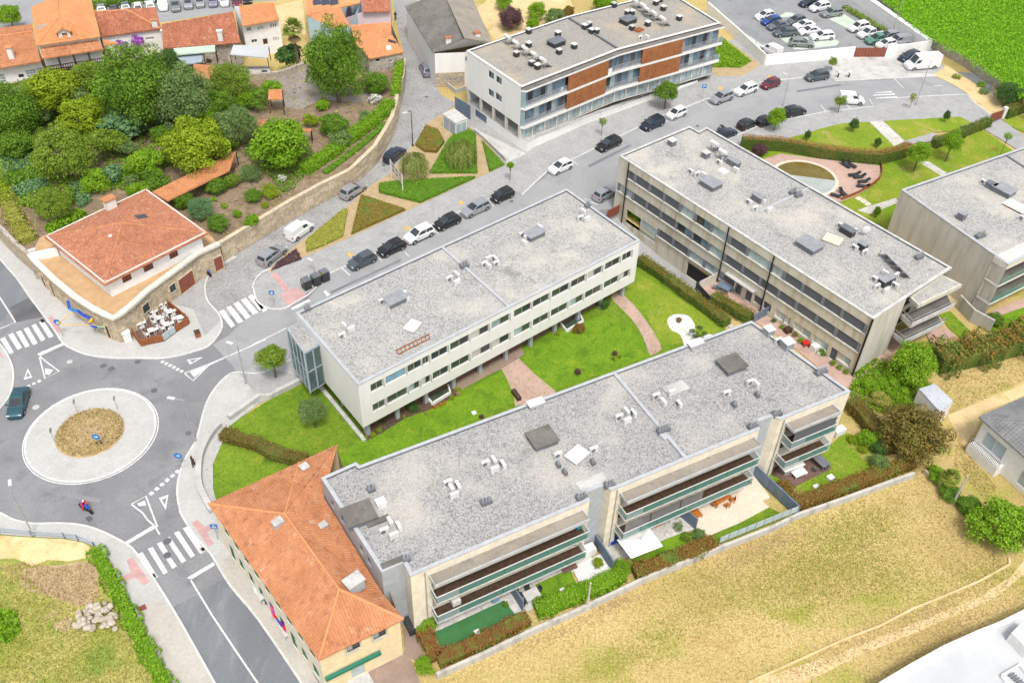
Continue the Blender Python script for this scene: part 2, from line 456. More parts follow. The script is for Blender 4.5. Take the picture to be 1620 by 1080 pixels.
mottle('corrugated',[(.42,.44,.48),(.50,.52,.56)],.4,4,.08,.5)
mottle('corten_panel',[(.27,.10,.038),(.33,.135,.055),(.22,.08,.03)],1.0,5,.14,.85)
mottle('pool_water_brown',[(.13,.095,.02),(.17,.13,.03)],.5,3,.1,.12)
mottle('pool_floor',[(.33,.36,.34),(.38,.41,.39)],.5,4,.08,.5)
mottle('flat_white_roof',[(.45,.465,.48),(.50,.51,.52)],.3,4,.03,.6)
cells('gravel_grey',(.25,.245,.24),(.40,.395,.39),(.18,.175,.175),.115,pcol=(.50,.47,.42))
cells('gravel_pale',(.29,.285,.275),(.44,.435,.42),(.21,.205,.20),.115,pcol=(.56,.52,.45))
cells('gravel_warm',(.275,.258,.23),(.36,.345,.315),(.215,.20,.185),.09,pcol=(.46,.37,.26))
cells('white_gravel',(.62,.62,.60),(.74,.74,.72),(.50,.5,.48),.12)
streaky('concrete_stained',(.60,.56,.48),(.36,.30,.19),(.46,.41,.30),.8)
streaky('concrete_side',(.56,.535,.475),(.35,.325,.255),(.45,.42,.36),.7)
streaky('wall_stained',(.50,.48,.44),(.24,.225,.21),(.40,.385,.35),.8)
streaky('cladding',(.74,.73,.705),(.63,.61,.57),(.69,.675,.64),.45)
streaky('white_wall',(.78,.77,.75),(.66,.64,.61),(.73,.72,.70),.5)
leafmat('leaf_mid',(.10,.205,.02),(.21,.37,.035)); leafmat('leaf_bright',(.15,.30,.015),(.28,.48,.025))
leafmat('leaf_yellow',(.20,.29,.014),(.36,.48,.025)); leafmat('leaf_dark',(.06,.135,.035),(.13,.24,.05))
leafmat('leaf_olive',(.15,.24,.025),(.28,.40,.045)); leafmat('leaf_grey',(.13,.22,.065),(.26,.37,.12))
leafmat('leaf_lime',(.17,.33,.016),(.30,.49,.03)); leafmat('leaf_brown',(.147,.116,.028),(.310,.232,.054),(.186,.217,.046))
leafmat('leaf_red',(.23,.085,.035),(.40,.16,.055),(.22,.17,.045)); leafmat('leaf_redgreen',(.202,.116,.031),(.372,.248,.046),(.186,.264,.046))
leafmat('leaf_purple',(.09,.05,.055),(.20,.11,.115)); leafmat('leaf_hedge',(.10,.16,.03),(.20,.27,.05),(.20,.21,.05))
leafmat('leaf_hedgetop',(.310,.155,.054),(.527,.264,.093)); leafmat('leaf_bluegreen',(.109,.232,.093),(.232,.388,.171))
leafmat('leaf_corn',(.14,.38,.012),(.30,.60,.025)); leafmat('leaf_bedgreen',(.12,.26,.02),(.20,.36,.035))
leafmat('leaf_bedbrown',(.217,.178,.034),(.372,.264,.062),(.186,.248,.046)); leafmat('leaf_dry',(.41,.31,.12),(.58,.455,.20))
leafmat('leaf_drygreen',(.30,.31,.05),(.46,.45,.11)); leafmat('leaf_palm',(.155,.248,.031),(.372,.419,.078)); leafmat('leaf_straw',(.403,.279,.139),(.620,.465,.264))
leafmat('flower_purple',(.279,.078,.388),(.542,.186,.651)); leafmat('flower_white',(.690,.690,.575),(.750,.750,.750)); leafmat('leaf_core',(.031,.050,.016),(.046,.078,.022))
leafmat('leaf_willow',(.202,.264,.054),(.372,.434,.116))
leafmat('leaf_orange',(.651,.248,.016),(.575,.287,.023))
# ================================================================== GROUND,ROADS,PAVEMENTS
def sheet(name,spec,z1,mat,z0=0.0,sm=0,parent=None,kind='structure',wall=None):
 pts = spec if not isinstance(spec,str) else PL(spec)
 if sm: pts = smooth([Vector(XY(q)) for q in pts],sm,True)
 mb = MB()
 if wall:
  mb.prism(pts,z0,z1,top=False); mb.mat(1); mb.poly([(q[0],q[1],z1) for q in ccw(pts)])
  o = mb.build(name,[wall,mat],parent)
 else:
  mb.prism(pts,z0,z1); o = mb.build(name,mat,parent)
 if parent is None and kind: o['kind'] = kind
 return o
def kerb(name,spec,parent,w=.2,z=.145,sm=3,mat='kerb',z0=0.0):
 pts = [Vector(XY(q)) for q in PL(spec)] if isinstance(spec,str) else spec
 if sm: pts = smooth(pts,sm)
 return MB().strip(pts,w,z0,z).build(name,mat,parent)
road = sheet('road','p -190 130 60 430 330 430 400 440 560 420 900 235 1120 140 1215 110 1330 100 1420 105 1560 118 1600 200 1400 215 1200 225 1040 270 960 340 800 400 480 480 440 600 370 620 350 850 430 960 660 1250 250 1250 150 850 -190 790',.02,'asphalt')
sheet('street_surface','b2 0 860 240 835 470 720 b2 560 585 760 490 940 400 1120 310 1290 225 1460 150 1581 95 p 812 299 824 309 900 254 1008 201 1050 182 1122 155 1163 140 1210 127 1275 120 1312 118 1322 130 1400 127 1480 119 1530 130 1570 182 1300 200 1150 225 1000 260 970 330 880 340 700 420 560 500 470 560 440 590 380 600 c1 1420 150 1300 20 1400 -40',.026,'street')
sheet('street_surface','d1 1050 618 1200 545 1340 430 1400 480 1581 700 1850 1080 1990 1280 1400 1280 1290 1020',.026,'asphalt_mid')
sheet('street_surface','b1 -300 250 0 545 100 655 175 770 90 830 -40 960 -300 1100',.026,'asphalt_mid')
sheet('street_surface','b1 60 835 175 775 265 890 100 925',.028,'asphalt_dark')
sheet('street_surface','d1 1150 440 1320 345 1395 425 1205 530',.032,'asphalt')
sheet('street_surface','b2 240 852 330 790 480 625 560 585 640 640 300 830',.029,'street')
sheet('street_surface','e7 700 40 900 60 1200 300 1330 440 1280 480 1100 300 900 250',.029,'street')
lane = sheet('lane','p 350 503 341 490 328 470 325 450 335 430 360 412 400 383 450 350 500 312 545 278 590 238 620 203 632 165 638 120 640 90 628 40 622 0 612 -80 690 -80 680 0 662 45 668 95 685 125 697 150 725 165 697 182 680 192 662 215 640 243 610 276 579 304 545 336 509 364 465 395 432 424 404 447 401 468 408 484 420 489',.03,'cobble')
pv = sheet('pavement','b1 -300 160 0 540 100 655 180 770 270 890 330 970 c1 385 12 440 47 520 80 620 98 740 105 850 104 960 107 1060 95 1180 65 1280 25 b1 1345 985 1355 930 1330 870 1270 800 1252 730 1258 680 1290 620 1350 580 1440 530 1300 430 900 300 200 300 -200 0',.13,'pavement_pale')
kerb('kerb','b1 -300 160 0 540 100 655 180 770 270 890 330 970 c1 385 12 440 47 520 80 620 98 740 105 850 104 960 107 1060 95 1180 65 1280 25 b1 1345 985 1355 930 1330 870 1270 800 1252 730 1258 680 1290 620 1350 580 1440 530',pv)
sheet('red_tactile_slab','b1 295 905 318 885 382 985 345 1000',.136,'red_paving',.1,parent=pv)
sheet('cobbled_apron','b1 1000 800 1240 640 1290 620 1258 680 1252 730 1270 800 1330 870 1350 920 1250 1010 1180 850',.134,'paving',.1,parent=pv)
pl_ = sheet('pavement','c1 -200 0 0 20 50 90 80 170 82 250 55 340 0 412 -200 600',.13,'pavement_pale')
kerb('kerb','c1 -120 -60 0 20 50 90 80 170 82 250 55 340 0 412 -120 540',pl_)
sheet('red_tactile_slab','c1 -60 40 5 70 25 100 -60 110',.136,'red_paving',.1,parent=pl_)
pb = sheet('pavement','d1 -200 -20 0 45 80 85 200 110 350 108 470 115 560 135 640 165 720 205 780 240 840 300 1050 620 1310 1080 1450 1320 1180 1320 1040 1080 950 900 870 760 820 620 740 470 650 330 580 255 520 225 400 200 200 190 0 175 -200 170',.13,'pavement_pale')
kerb('kerb','d1 -200 -20 0 45 80 85 200 110 350 108 470 115 560 135 640 165 720 205 780 240 840 300 1050 620 1310 1080 1450 1320',pb)
sheet('paving_strip','d1 830 640 970 575 1040 625 1300 1080 1440 1320 1190 1320 1050 1080 960 900 880 760',.134,'pavement_warm',.1,parent=pb)
sheet('red_tactile_slab','d1 775 335 810 315 915 465 880 490 825 440 760 470 745 440 800 405',.136,'red_paving',.1,parent=pb)
sheet('manhole_cover','d1 838 625 885 600 900 630 855 650',.138,'rust_brown',.1,parent=pb)
pr = sheet('pavement','c2 330 60 70 190 c1 1450 190 1390 210 1320 280 1260 380 1210 560 1190 620 1120 740 1085 870 1085 960 1100 1030 d1 1100 40 1140 110 1200 200 1290 300 1400 480 1581 700 1860 1110 d2 330 1210 300 800 100 500 d1 1420 100 c1 1330 1010 1300 900 1300 750 1400 520 1581 380 c2 300 260',.13,'pavement_pale')
kerb('kerb','c2 330 60 70 190 c1 1450 190 1390 210 1320 280 1260 380 1210 560 1190 620 1120 740 1085 870 1085 960 1100 1030 d1 1100 40 1140 110 1200 200 1290 300 1400 480 1581 700 1860 1110',pr)
sheet('paving_strip','d1 1338 350 1404 480 1586 700 1866 1108 d2 500 1250 330 960 60 560 d1 1581 520 1400 300',.134,'pavement_warm',.1,parent=pr)
sheet('red_tactile_slab','d1 1168 108 1205 88 1250 130 1310 110 1320 130 1265 165 1305 235 1275 252',.136,'red_paving',.1,parent=pr)
sheet('cobbled_apron','c1 1450 195 1581 135 c2 100 170 310 220 300 250 0 400 c1 1560 330 1490 230',.134,'paving',.1,parent=pr)
pm = sheet('pavement','p 401 468 404 447 432 424 465 395 509 364 545 336 579 304 610 276 640 243 662 215 680 192 697 182 740 170 780 190 1000 90 1180 60 1210 100 1350 88 1466 66 1500 118 1482 121 1366 127 1321 129 1311 120 1275 123 1210 130 1163 142 1122 156 1049 184 1008 203 940 236 899 256 865 272 825 310 812 301 777 314 732 333 685 355 641 378 594 401 522 433 b2 470 625 375 715 320 760 250 810 200 840 130 848 70 830 20 790',.13,'paving')
kerb('kerb','b2 0 720 15 670 60 620 p 432 424 465 395 509 364 545 336 579 304',pm)
kerb('kerb','b2 5 720 25 795 75 832 130 848 200 840 250 812 330 765 390 712',pm)
kerb('kerb','p 522 433 594 401 641 378 685 355 732 333 777 314 812 301 825 310 865 272 899 256 940 236 1008 203 1049 184 1122 156 1163 142 1210 130 1275 123 1311 120 1321 129 1366 127 1482 121',pm,sm=0)
sheet('red_tactile_slab','b2 165 765 270 715 335 770 215 830',.136,'red_paving',.1,parent=pm)
sheet('red_tactile_slab','b2 110 640 140 620 235 730 195 745',.136,'red_paving',.1,parent=pm)
sheet('concrete_apron','a4 400 355 800 345 870 450 1060 455 1050 465 600 487 430 492 400 450',.136,'concrete',.1,parent=pm)
plaza = sheet('paved_plaza','e6 60 385 170 350 400 250 680 180 1060 105 1510 58 e7 195 352 400 275 1000 243 1080 245 1170 340 1300 425 1330 470 1100 530 900 560 300 760 p 1300 225 1180 245 1140 240',.13,'paving')
kerb('kerb','e6 60 400 170 350 400 250 680 180 1060 105 1510 58 e7 150 290',plaza,sm=0)
kerb('kerb','e7 400 275 1000 243 1080 245 1170 340 1300 425',plaza,sm=0)
rc = Vector((-45.42,69.23)); ring = lambda r,n=64: [rc + Vector((cos(2 * pi * k / n),sin(2 * pi * k / n))) * r for k in range(n)]
isl = struct(MB().prism(ring(6.62),0,.12).build('roundabout_island','pavement_pale'))
MB().strip(ring(6.72) + [ring(6.72)[0]],.24,0,.135).build('kerb','kerb',isl)
MB().strip(ring(6.98) + [ring(6.98)[0]],.12,.03,.034).build('painted_line','line_paint',isl)
rc2 = PT('c1',551,560); m_ = MB(); prev = None
for j,(r,z) in enumerate(((3.62,.12),(3.5,.2),(2.6,.3),(1.4,.36),(.01,.38))):
 cur = [(rc2.x + r * cos(2 * pi * k / 40),rc2.y + r * sin(2 * pi * k / 40),z) for k in range(40)]
 if prev:
  for k in range(40): m_.quad(prev[k],prev[(k + 1) % 40],cur[(k + 1) % 40],cur[k])
 prev = cur
m_.build('dry_grass_mound','straw',isl)
def mark(name,spec,z=.038,mat='line_paint',parent=road):
 return MB().poly([(q[0],q[1],z) for q in ccw(PL(spec))]).build(name,mat,parent)
def line_mark(name,spec,w=.15,z=.038,sm=0,parent=road):
 pts = [Vector(XY(q)) for q in PL(spec)]
 if sm: pts = smooth(pts,sm)
 return MB().strip(pts,w,z - .002,z).build(name,'line_paint',parent)
for s in ('d1 845 292 870 282 965 435 935 450','d1 902 262 932 250 1025 405 998 418','d1 957 232 985 217 1028 285 1000 298','d1 1015 325 1042 315 1080 368 1052 383','d1 1010 200 1035 187 1137 335 1110 350','d1 1062 165 1092 152 1190 302 1165 318','d1 1115 138 1145 125 1252 280 1222 292'):
 mark('zebra_stripe',s)
for s in ('b1 -70 1060 -45 1045 25 1160 0 1170','b1 0 1028 30 1015 85 1110 60 1120','b1 50 1002 80 990 135 1080 108 1095','b1 98 985 128 975 182 1070 155 1080','b1 145 965 172 955 230 1052 203 1065','b1 192 945 218 935 278 1028 252 1042','b1 238 925 265 915 328 1010 300 1022'):
 mark('zebra_stripe',s)
for s in ('b1 1335 860 1365 848 1435 945 1410 960','b1 1380 835 1410 825 1485 918 1455 935','b1 1425 812 1455 800 1530 892 1500 908','b1 1470 790 1500 775 1575 865 1545 880','b1 1512 768 1538 755 1610 840 1585 855','b2 10 790 35 775 90 850 65 865'):
 mark('zebra_stripe',s,.046)
mark('stop_bar','d1 762 222 935 118 950 135 778 235'); mark('stop_bar','d1 1143 437 1300 343 1313 360 1160 453')
mark('stop_bar','c1 228 75 385 8 392 22 240 92'); mark('stop_bar','b2 232 838 340 785 355 795 245 850'); mark('stop_bar','b2 428 740 445 730 473 758 455 767')
line_mark('centre_line','d1 1160 445 1290 660 1430 870 1600 1120 1700 1270',.16)
line_mark('centre_line','b1 -60 700 0 775 95 925 0 965',.16); line_mark('centre_line','b2 0 1060 120 1003 205 960',.14)
line_mark('island_outline','c1 802 993 890 942 960 1130',.16); line_mark('island_outline','c1 802 993 870 1045 d1 900 85 945 125 975 175',.16)
line_mark('island_outline','c1 240 90 275 228 362 183 290 130 240 90',.16)
line_mark('island_outline','c1 1125 195 1178 240 1275 145 1450 65 1620 -10',.16); line_mark('island_outline','c1 1125 195 1260 145 1400 85',.16)
mark('hatched_infill','c1 835 988 885 970 890 1000 850 1005',.037); mark('hatched_infill','c1 275 165 325 175 300 205 278 200',.037); mark('hatched_infill','c1 1160 190 1250 148 1265 155 1185 218',.037)
for a,b,c in (((970,955),(1028,935),(1012,1028)),((170,165),(198,220),(145,235)),((1140,112),(1238,97),(1160,142))):
 A_,B_,C_ = [Vector(XY(PT('c1',*q))) for q in (a,b,c)]; ce = (A_ + B_ + C_) / 3
 mb = MB()
 for u,v in ((A_,B_),(B_,C_),(C_,A_)):
  iu,iv = ce + (u - ce) * .5,ce + (v - ce) * .5
  mb.quad(*[(q.x,q.y,.038) for q in (u,v,iv,iu)])
 mb.build('yield_triangle','line_paint',road)
def dashes(spec,n_,w,duty=.6):
 a,b = [Vector(XY(q)) for q in PL(spec)]
 d = (b - a) / n_; nn = Vector((-d.y,d.x)).normalized() * w / 2
 for k in range(n_):
  s,e = a + d * k,a + d * (k + duty)
  MB().poly([(q.x,q.y,.038) for q in ccw([s - nn,e - nn,e + nn,s + nn])]).build('yield_dash','line_paint',road)
dashes('c1 915 935 1105 775',6,.42); dashes('c1 985 122 1125 190',6,.42); dashes('c1 165 278 262 232',3,.38)
for s in ('b2 545 598 595 640','b2 750 512 785 552','b2 1085 345 1135 388','b2 1255 258 1305 292','b2 1440 180 1470 222','b2 925 495 955 525'):
 line_mark('bay_line',s,.12,.036)
for s in ('a3 535 910 580 942','a3 800 780 850 815','a3 1215 620 1262 660','a3 405 980 440 1010','a3 680 860 718 880','a3 955 725 985 745'):
 line_mark('bay_line',s,.12,.036)
for s in ('b3 480 172 552 207','b3 552 207 690 135','e6 1010 40 1062 105','e6 360 255 400 285','e7 385 85 475 178','e6 1240 20 1290 70'):
 line_mark('bay_line',s,.13,.036)
for s in ('e7 205 222 370 208 373 220 200 225','e7 185 245 390 230 395 242 190 252','e7 215 270 410 258 415 270 215 278'):
 mark('zebra_stripe',s,.036)
line_mark('bay_line','e7 765 160 840 155',.15,.036)
for a in ((300,135),(1010,830)):
 pass
for t,x,y,r in (('c1',220,402,.38),('c1',435,440,.3),('d1',1022,215,.4),('d1',1020,300,.36),('c1',940,300,.36),('c1',1150,560,.33),('c1',425,125,.33),('c1',840,125,.33),('a2',1060,593,.35),('b3',35,188,.3),('a3',1170,770,.3),('a2',798,1010,.3)):
 q = PT(t,x,y)
 z = .125 if (t,x) == ('c1',435) else .045
 MB().cyl((q.x,q.y,z - .01),r,.012,14).build('manhole_cover','asphalt_dark' if t != 'c1' or x > 450 else 'concrete',road if z < .1 else isl)
for s in ('c1 608 150 640 133 655 150 620 168','c1 652 172 685 150 708 165 675 188','d1 520 75 550 60 570 82 540 100'):
 mark('drain_grate',s,.036,'asphalt_dark')
for s in ('d1 900 425 940 400 970 432 930 452','d1 1208 262 1245 238 1270 265 1235 290'):
 mark('gully_frame',s,.040,'pavement_pale')
for s in ('d1 915 425 940 412 955 432 930 445','d1 1222 262 1243 248 1258 265 1237 278','b1 245 912 265 903 275 922 255 930'):
 mark('gully_grate',s,.044,'black')
for s in ('b2 570 512 597 502 622 520 595 532','b2 915 355 945 340 968 357 940 372','b2 1255 195 1275 185 1290 205 1265 215','a3 1290 540 1312 532 1330 545 1308 557','e5 195 730 230 722 248 738 212 750'):
 sheet('tree_pit',s,.14,'kerb_yellow',.1,parent=pm)
for sp,m_ in (('c1 300 900 620 960 610 985 290 925','asphalt_pale'),('a3 500 1010 760 880 770 892 510 1025','asphalt_mid'),('b2 470 740 900 540 905 552 478 752','asphalt_mid'),('e5 480 860 900 800 905 815 485 880','asphalt_mid')):
 mark('road_patch',sp,.0335,m_)
cp = sheet('car_park','p 1085 -120 1122 15 1205 92 1352 80 1462 62 1300 -120',.024,'asphalt_pale')
for s in ('e5 300 165 380 120 440 125 470 150 440 165','e5 790 185 930 135 1180 300 1060 320','e5 330 370 480 350 840 370 885 400 860 435 520 475 460 470','e5 0 330 40 350 260 500 100 440'):
 sheet('bay_surface',s,.03,'tank_green',.02,parent=cp)
sheet('top_road','e1 820 -200 1000 210 1330 60 e2 90 215 780 110 830 20 1180 10 e2 1300 -60 e2 1200 -400 e1 600 -400',.022,'street')
sheet('top_road','e1 -100 330 -100 -300 600 -300 420 60 300 230 100 300',.022,'street')
sheet('lane_side_yard','f6 1150 100 1400 -100 1900 -300 2100 100 1620 300 1330 380',.03,'path_sand')
sheet('lane_side_yard','e2 1170 60 1430 0 1470 330 1230 330',.03,'path_sand')
lawn = sheet('lawn','p 350 681 380 662 478 600 600 540 1000 410 1160 530 1195 565 560 810 330 792 321 745 329 712',.10,'lawn')
sheet('bright_lawn_patch','c2 1150 380 1581 150 c3 200 0 620 -170 800 -60 880 90 290 300 -100 430 c2 1200 640 700 790 520 720 650 600',.106,'lawn_bright',.09,parent=lawn)
sheet('yellow_lawn_patch','b3 690 745 800 620 1340 960 1250 1010 1060 1060 930 1060 860 880 760 800',.106,'lawn_yellow',.09,parent=lawn)
sheet('garden_path','b3 640 775 690 745 770 810 835 890 885 960 920 1020 950 1090 880 1130 855 1060 815 975 760 900 690 830',.112,'pink_paving',.09,sm=2,parent=lawn)
sheet('paved_court','f4 920 145 1085 45 1230 190 1430 355 1440 420 1050 500 1035 400 985 270',.114,'pink_paving',.09,parent=lawn)
sheet('entrance_deck','f4 440 275 800 70 1080 -80 1140 0 1085 47 920 147 800 202 550 338',.118,'block_paving',.09,parent=lawn)
sheet('planting_bed','c2 660 545 940 395 1030 345 1200 270 1250 330 1080 420 930 470 790 560 690 610',.112,'mulch',.09,parent=lawn)
wg = sheet('white_gravel_bed','b3 985 925 1005 890 1060 878 1115 890 1150 935 1155 980 1175 1020 1240 1000 1270 1030 1110 1090 1080 1040 1060 1000 1010 975',.114,'white_gravel',.09,sm=3,parent=lawn)
sheet('pink_patio','f3 100 190 310 100 480 180 760 390 880 520 1300 800 1460 940 1620 880 1620 800 p 1420 520 1440 540 1400 570 f3 1405 1040 1380 1060 850 620 590 470 240 270',.11,'pink_paving')
sheet('concrete_strip','b3 800 510 1150 730 1390 950 1370 965 1140 745 800 530',.125,'concrete')
pg = sheet('pool_lawn','e6 440 500 740 345 850 320 1000 270 1200 220 1380 205 1470 205 1620 345 e7 470 700 750 760 1220 570 1510 775 900 1100 p 1440 330 1420 390 1330 340 1200 260 1150 225',.135,'lawn_yellow')
sheet('lawn_strip','e7 280 495 1010 455 1120 510 960 590 760 605 490 685',.14,'lawn_yellow',.1,parent=pg)
sheet('garden_path','e7 150 502 272 493 485 690 390 740',.146,'stone_paving',.1,parent=pg)
sheet('garden_path','e7 615 885 710 878 885 990 840 1020',.146,'stone_paving',.1,parent=pg)
sheet('garden_path','b4 800 170 810 200 640 270 560 245',.146,'stone_paving',.1,parent=pg)
sheet('grey_slope','e7 470 690 760 605 790 615 740 690 520 715',.15,'paving',.1,parent=pg)
sheet('lawn_strip','e7 1410 485 1650 430 1700 640 1480 540',.14,'lawn_yellow')
sheet('driveway','e7 1255 545 1395 480 1700 690 1700 760 1545 760 1235 570',.145,'paving')
sheet('grass_plot','a3 1240 420 1310 220 1560 400 1440 470 1280 470',.15,'straw')
sheet('grass_plot','a3 1245 415 1312 225 1500 380 1430 420',.18,'lawn_bright')
for s in ('b4 545 172 575 162 598 178 568 188','b4 575 188 605 178 628 195 598 205','b4 602 208 630 196 650 210 622 222'):
 sheet('stepping_slab',s,.17,'tan_paving',.13,parent=pg)
gz = .16
sheet('patio','e8 250 640 330 490 900 220 1000 170 1400 20 1560 -60 1620 60 1140 260 1060 300 1150 420 1060 470',gz,'stone_paving')
sheet('artificial_turf','e8 255 655 850 380 960 520 330 830',gz + .012,'turf',.1)
sheet('lawn_strip','e8 1115 245 1415 110 1500 330 1190 395',gz + .01,'lawn_bright',.1)
sheet('gravel_patch','f1 30 960 300 820 420 1010 230 1060 100 1100',gz + .012,'white_gravel',.1)
sheet('patio','f1 270 740 460 640 1000 430 1220 580 1040 640 880 700 500 880 400 900',gz,'stone_paving')
sheet('lawn_strip','f1 590 870 900 690 1080 620 1150 700 640 930',gz + .012,'lawn_bright',.1)
sheet('tan_terrace','f1 1040 400 1620 160 f2 0 600 60 540 140 570 290 770 210 800 280 860 0 1010 f1 1330 650 1200 580',gz + .03,'tan_paving')
sheet('lawn_strip','f1 1340 655 f2 0 995 280 862 440 945 420 960 -40 1150 f1 1400 735',gz + .02,'lawn',.1)
sheet('corner_lawn','f2 530 660 330 620 200 520 320 560 870 480 700 330 860 270 1000 150 1200 210 1300 420 1400 460 1200 560 800 700 560 800',gz,'lawn_yellow')
sheet('timber_deck','f2 240 520 600 380 700 330 870 500 520 665',gz + .05,'deck_brown',.1)
sheet('yard_paving','d2 470 1010 700 1000 930 890 960 930 1050 1150 560 1150',.06,'block_paving')
sheet('side_passage','d2 900 600 1000 640 1060 1000 930 900',.05,'block_paving')
sheet('doorstep','d2 560 1080 700 1010 740 1080 740 1110',.12,'concrete')
wz = .35
sheet('waste_ground','d1 -300 190 0 188 200 203 400 212 520 236 575 262 645 340 735 480 815 640 865 780 945 920 1035 1095 1120 1320 -300 1320',wz,'wild_grass')
sheet('bare_sand','d1 -300 190 0 192 200 207 400 216 520 240 560 275 565 320 430 350 300 340 200 380 100 330 -300 360',wz + .012,'sand',.3)
sheet('bare_patch','d1 330 740 400 690 450 700 430 770 370 780',wz + .014,'straw',.3,sm=2)
sheet('bare_patch','d1 150 400 380 370 570 350 600 480 590 560 500 620 300 560 150 520',wz + .010,'straw',.3,sm=2)
sheet('field_track','d4 -1300 1480 0 1040 500 880 900 720 1300 560 1500 430 1581 330 1700 300 1700 400 1581 420 1400 560 1000 740 600 900 200 1100 -1100 1560',.012,'path_sand')
sheet('yard_track','c4 1115 450 1581 260 1700 240 1700 330 1581 330 1330 430 1290 540 1210 640 1170 560',.012,'path_sand')
sheet('rough_meadow','p 1340 625 1360 560 1420 575 1480 610 1475 650 1400 655 1360 650',.05,'wild_grass')
ct = sheet('field','p 1340 -25 1466 74 1520 103 1575 140 1600 165 1900 330 2100 100 1700 -160 1345 -160',2.0,'lawn_bright',wall='field_wall')
sheet('sandy_verge','e7 760 60 880 -30 1100 110 1350 260 1440 390 1290 430 1170 335 1080 235 950 150',.14,'path_sand')
# ================================================================== BUILDING HELPERS
def v2(p): return Vector((p[0],p[1]))
def wall_uv(A,B,px):
 A = Vector((A[0],A[1],0)); B = Vector((B[0],B[1],0)); d = (B - A).normalized()
 n = Vector((d.y,-d.x,0)); h = plane_hit(px,A,n)
 return (h - A).dot(d),h.z
def wall_pt(A,B,u,z,out=0.0):
 d = (v2(B) - v2(A)).normalized(); n = Vector((d.y,-d.x))
 q = v2(A) + d * u + n * out
 return Vector((q.x,q.y,z))
def facade(parent,A,B,z0,z1,ops,mat,depth=.18,name='wall'):
 """wall from A to B (outside on the right-hand side) with real openings ops=[(u0,u1,w0,w1)]"""
 L = (v2(B) - v2(A)).length
 us = sorted(set([0,L] + [x for o in ops for x in (max(0,o[0]),min(L,o[1]))]))
 ws = sorted(set([z0,z1] + [x for o in ops for x in (max(z0,o[2]),min(z1,o[3]))]))
 mb = MB()
 for i in range(len(us) - 1):
  run = None
  for j in range(len(ws) - 1):
   cu,cw = (us[i] + us[i + 1]) / 2,(ws[j] + ws[j + 1]) / 2
   hole = any(o[0] < cu < o[1] and o[2] < cw < o[3] for o in ops)
   if not hole and run is None: run = ws[j]
   if (hole or j == len(ws) - 2) and run is not None:
    top = ws[j] if hole else ws[j + 1]
    mb.quad(wall_pt(A,B,us[i],run),wall_pt(A,B,us[i + 1],run),wall_pt(A,B,us[i + 1],top),wall_pt(A,B,us[i],top))
    run = None
 for u0,u1,w0,w1 in [o[:4] for o in ops]:
  f = lambda u,w,k: wall_pt(A,B,u,w,-k)
  mb.quad(f(u0,w0,0),f(u1,w0,0),f(u1,w0,depth),f(u0,w0,depth))
  mb.quad(f(u0,w1,depth),f(u1,w1,depth),f(u1,w1,0),f(u0,w1,0))
  mb.quad(f(u0,w0,depth),f(u0,w1,depth),f(u0,w1,0),f(u0,w0,0))
  mb.quad(f(u1,w0,0),f(u1,w1,0),f(u1,w1,depth),f(u1,w0,depth))
 return mb.build(name,mat,parent)
def window(parent,A,B,u0,u1,w0,w1,glass='glass',frame='grey_metal',depth=.14,nx=2,nz=1,fw=.07,sill=None,name='window'):
 """framed window in an opening: frame object with one pane object per light"""
 mb = MB()
 f = lambda u,w,k: wall_pt(A,B,u,w,-k)
 us = [u0 + (u1 - u0) * i / nx for i in range(nx + 1)]; ws = [w0 + (w1 - w0) * i / nz for i in range(nz + 1)]
 for i,u in enumerate(us):
  c = u + (fw / 2 if i == 0 else -fw / 2 if i == nx else 0)
  mb.bar(f(c,w0,depth - .03),f(c,w1,depth - .03),fw,.07)
 for i,w in enumerate(ws):
  c = w + (fw / 2 if i == 0 else -fw / 2 if i == nz else 0)
  mb.bar(f(u0 + .003,c,depth - .032),f(u1 - .003,c,depth - .032),.066,fw)
 o = mb.build(name,frame,parent)
 gl = glass if isinstance(glass,(list,tuple)) else [glass]
 k = 0
 for i in range(nx):
  for j in range(nz):
   a,b,c,d = us[i] + .01,us[i + 1] - .01,ws[j] + .01,ws[j + 1] - .01
   MB().quad(f(a,c,depth),f(b,c,depth),f(b,d,depth),f(a,d,depth)).build('pane',gl[k % len(gl)],o); k += 1
 if sill:
  MB().bar(f(u0 - .08,w0 - .03,-.06),f(u1 + .08,w0 - .03,-.06),.16,.06).build('sill',sill,o)
 return o
def shutter_bay(parent,A,B,u0,u1,w0,w1,mat='shutter',depth=.1):
 """closed roller shutter: slats stand proud of each other"""
 mb = MB(); n = max(3,int((w1 - w0) / .22)); f = lambda u,w,k: wall_pt(A,B,u,w,-k)
 for i in range(n):
  a,b = w0 + (w1 - w0) * i / n,w0 + (w1 - w0) * (i + 1) / n
  mb.quad(f(u0,a,depth - .02),f(u1,a,depth - .02),f(u1,b,depth),f(u0,b,depth))
 return mb.build('roller_shutter',mat,parent)
def flat_roof(parent,outline,z,gravel,cop='coping',w=.32,drop=.22,cop_in='coping_dark'):
 p = ccw(outline); q = offset_poly(p,w); n = len(p)
 mb = MB()
 o2 = offset_poly(p,-.04)
 for i in range(n):
  j = (i + 1) % n
  mb.quad((o2[i].x,o2[i].y,z),(o2[j].x,o2[j].y,z),(q[j].x,q[j].y,z),(q[i].x,q[i].y,z))
  mb.quad((o2[i].x,o2[i].y,z - .12),(o2[j].x,o2[j].y,z - .12),(o2[j].x,o2[j].y,z),(o2[i].x,o2[i].y,z))
  mb.mat(1); mb.quad((q[i].x,q[i].y,z),(q[j].x,q[j].y,z),(q[j].x,q[j].y,z - drop),(q[i].x,q[i].y,z - drop)); mb.mat(0)
 mb.build('parapet_coping',[cop,cop_in],parent)
 return MB().poly([(a.x,a.y,z - drop) for a in q]).build('gravel_roof',gravel,parent)
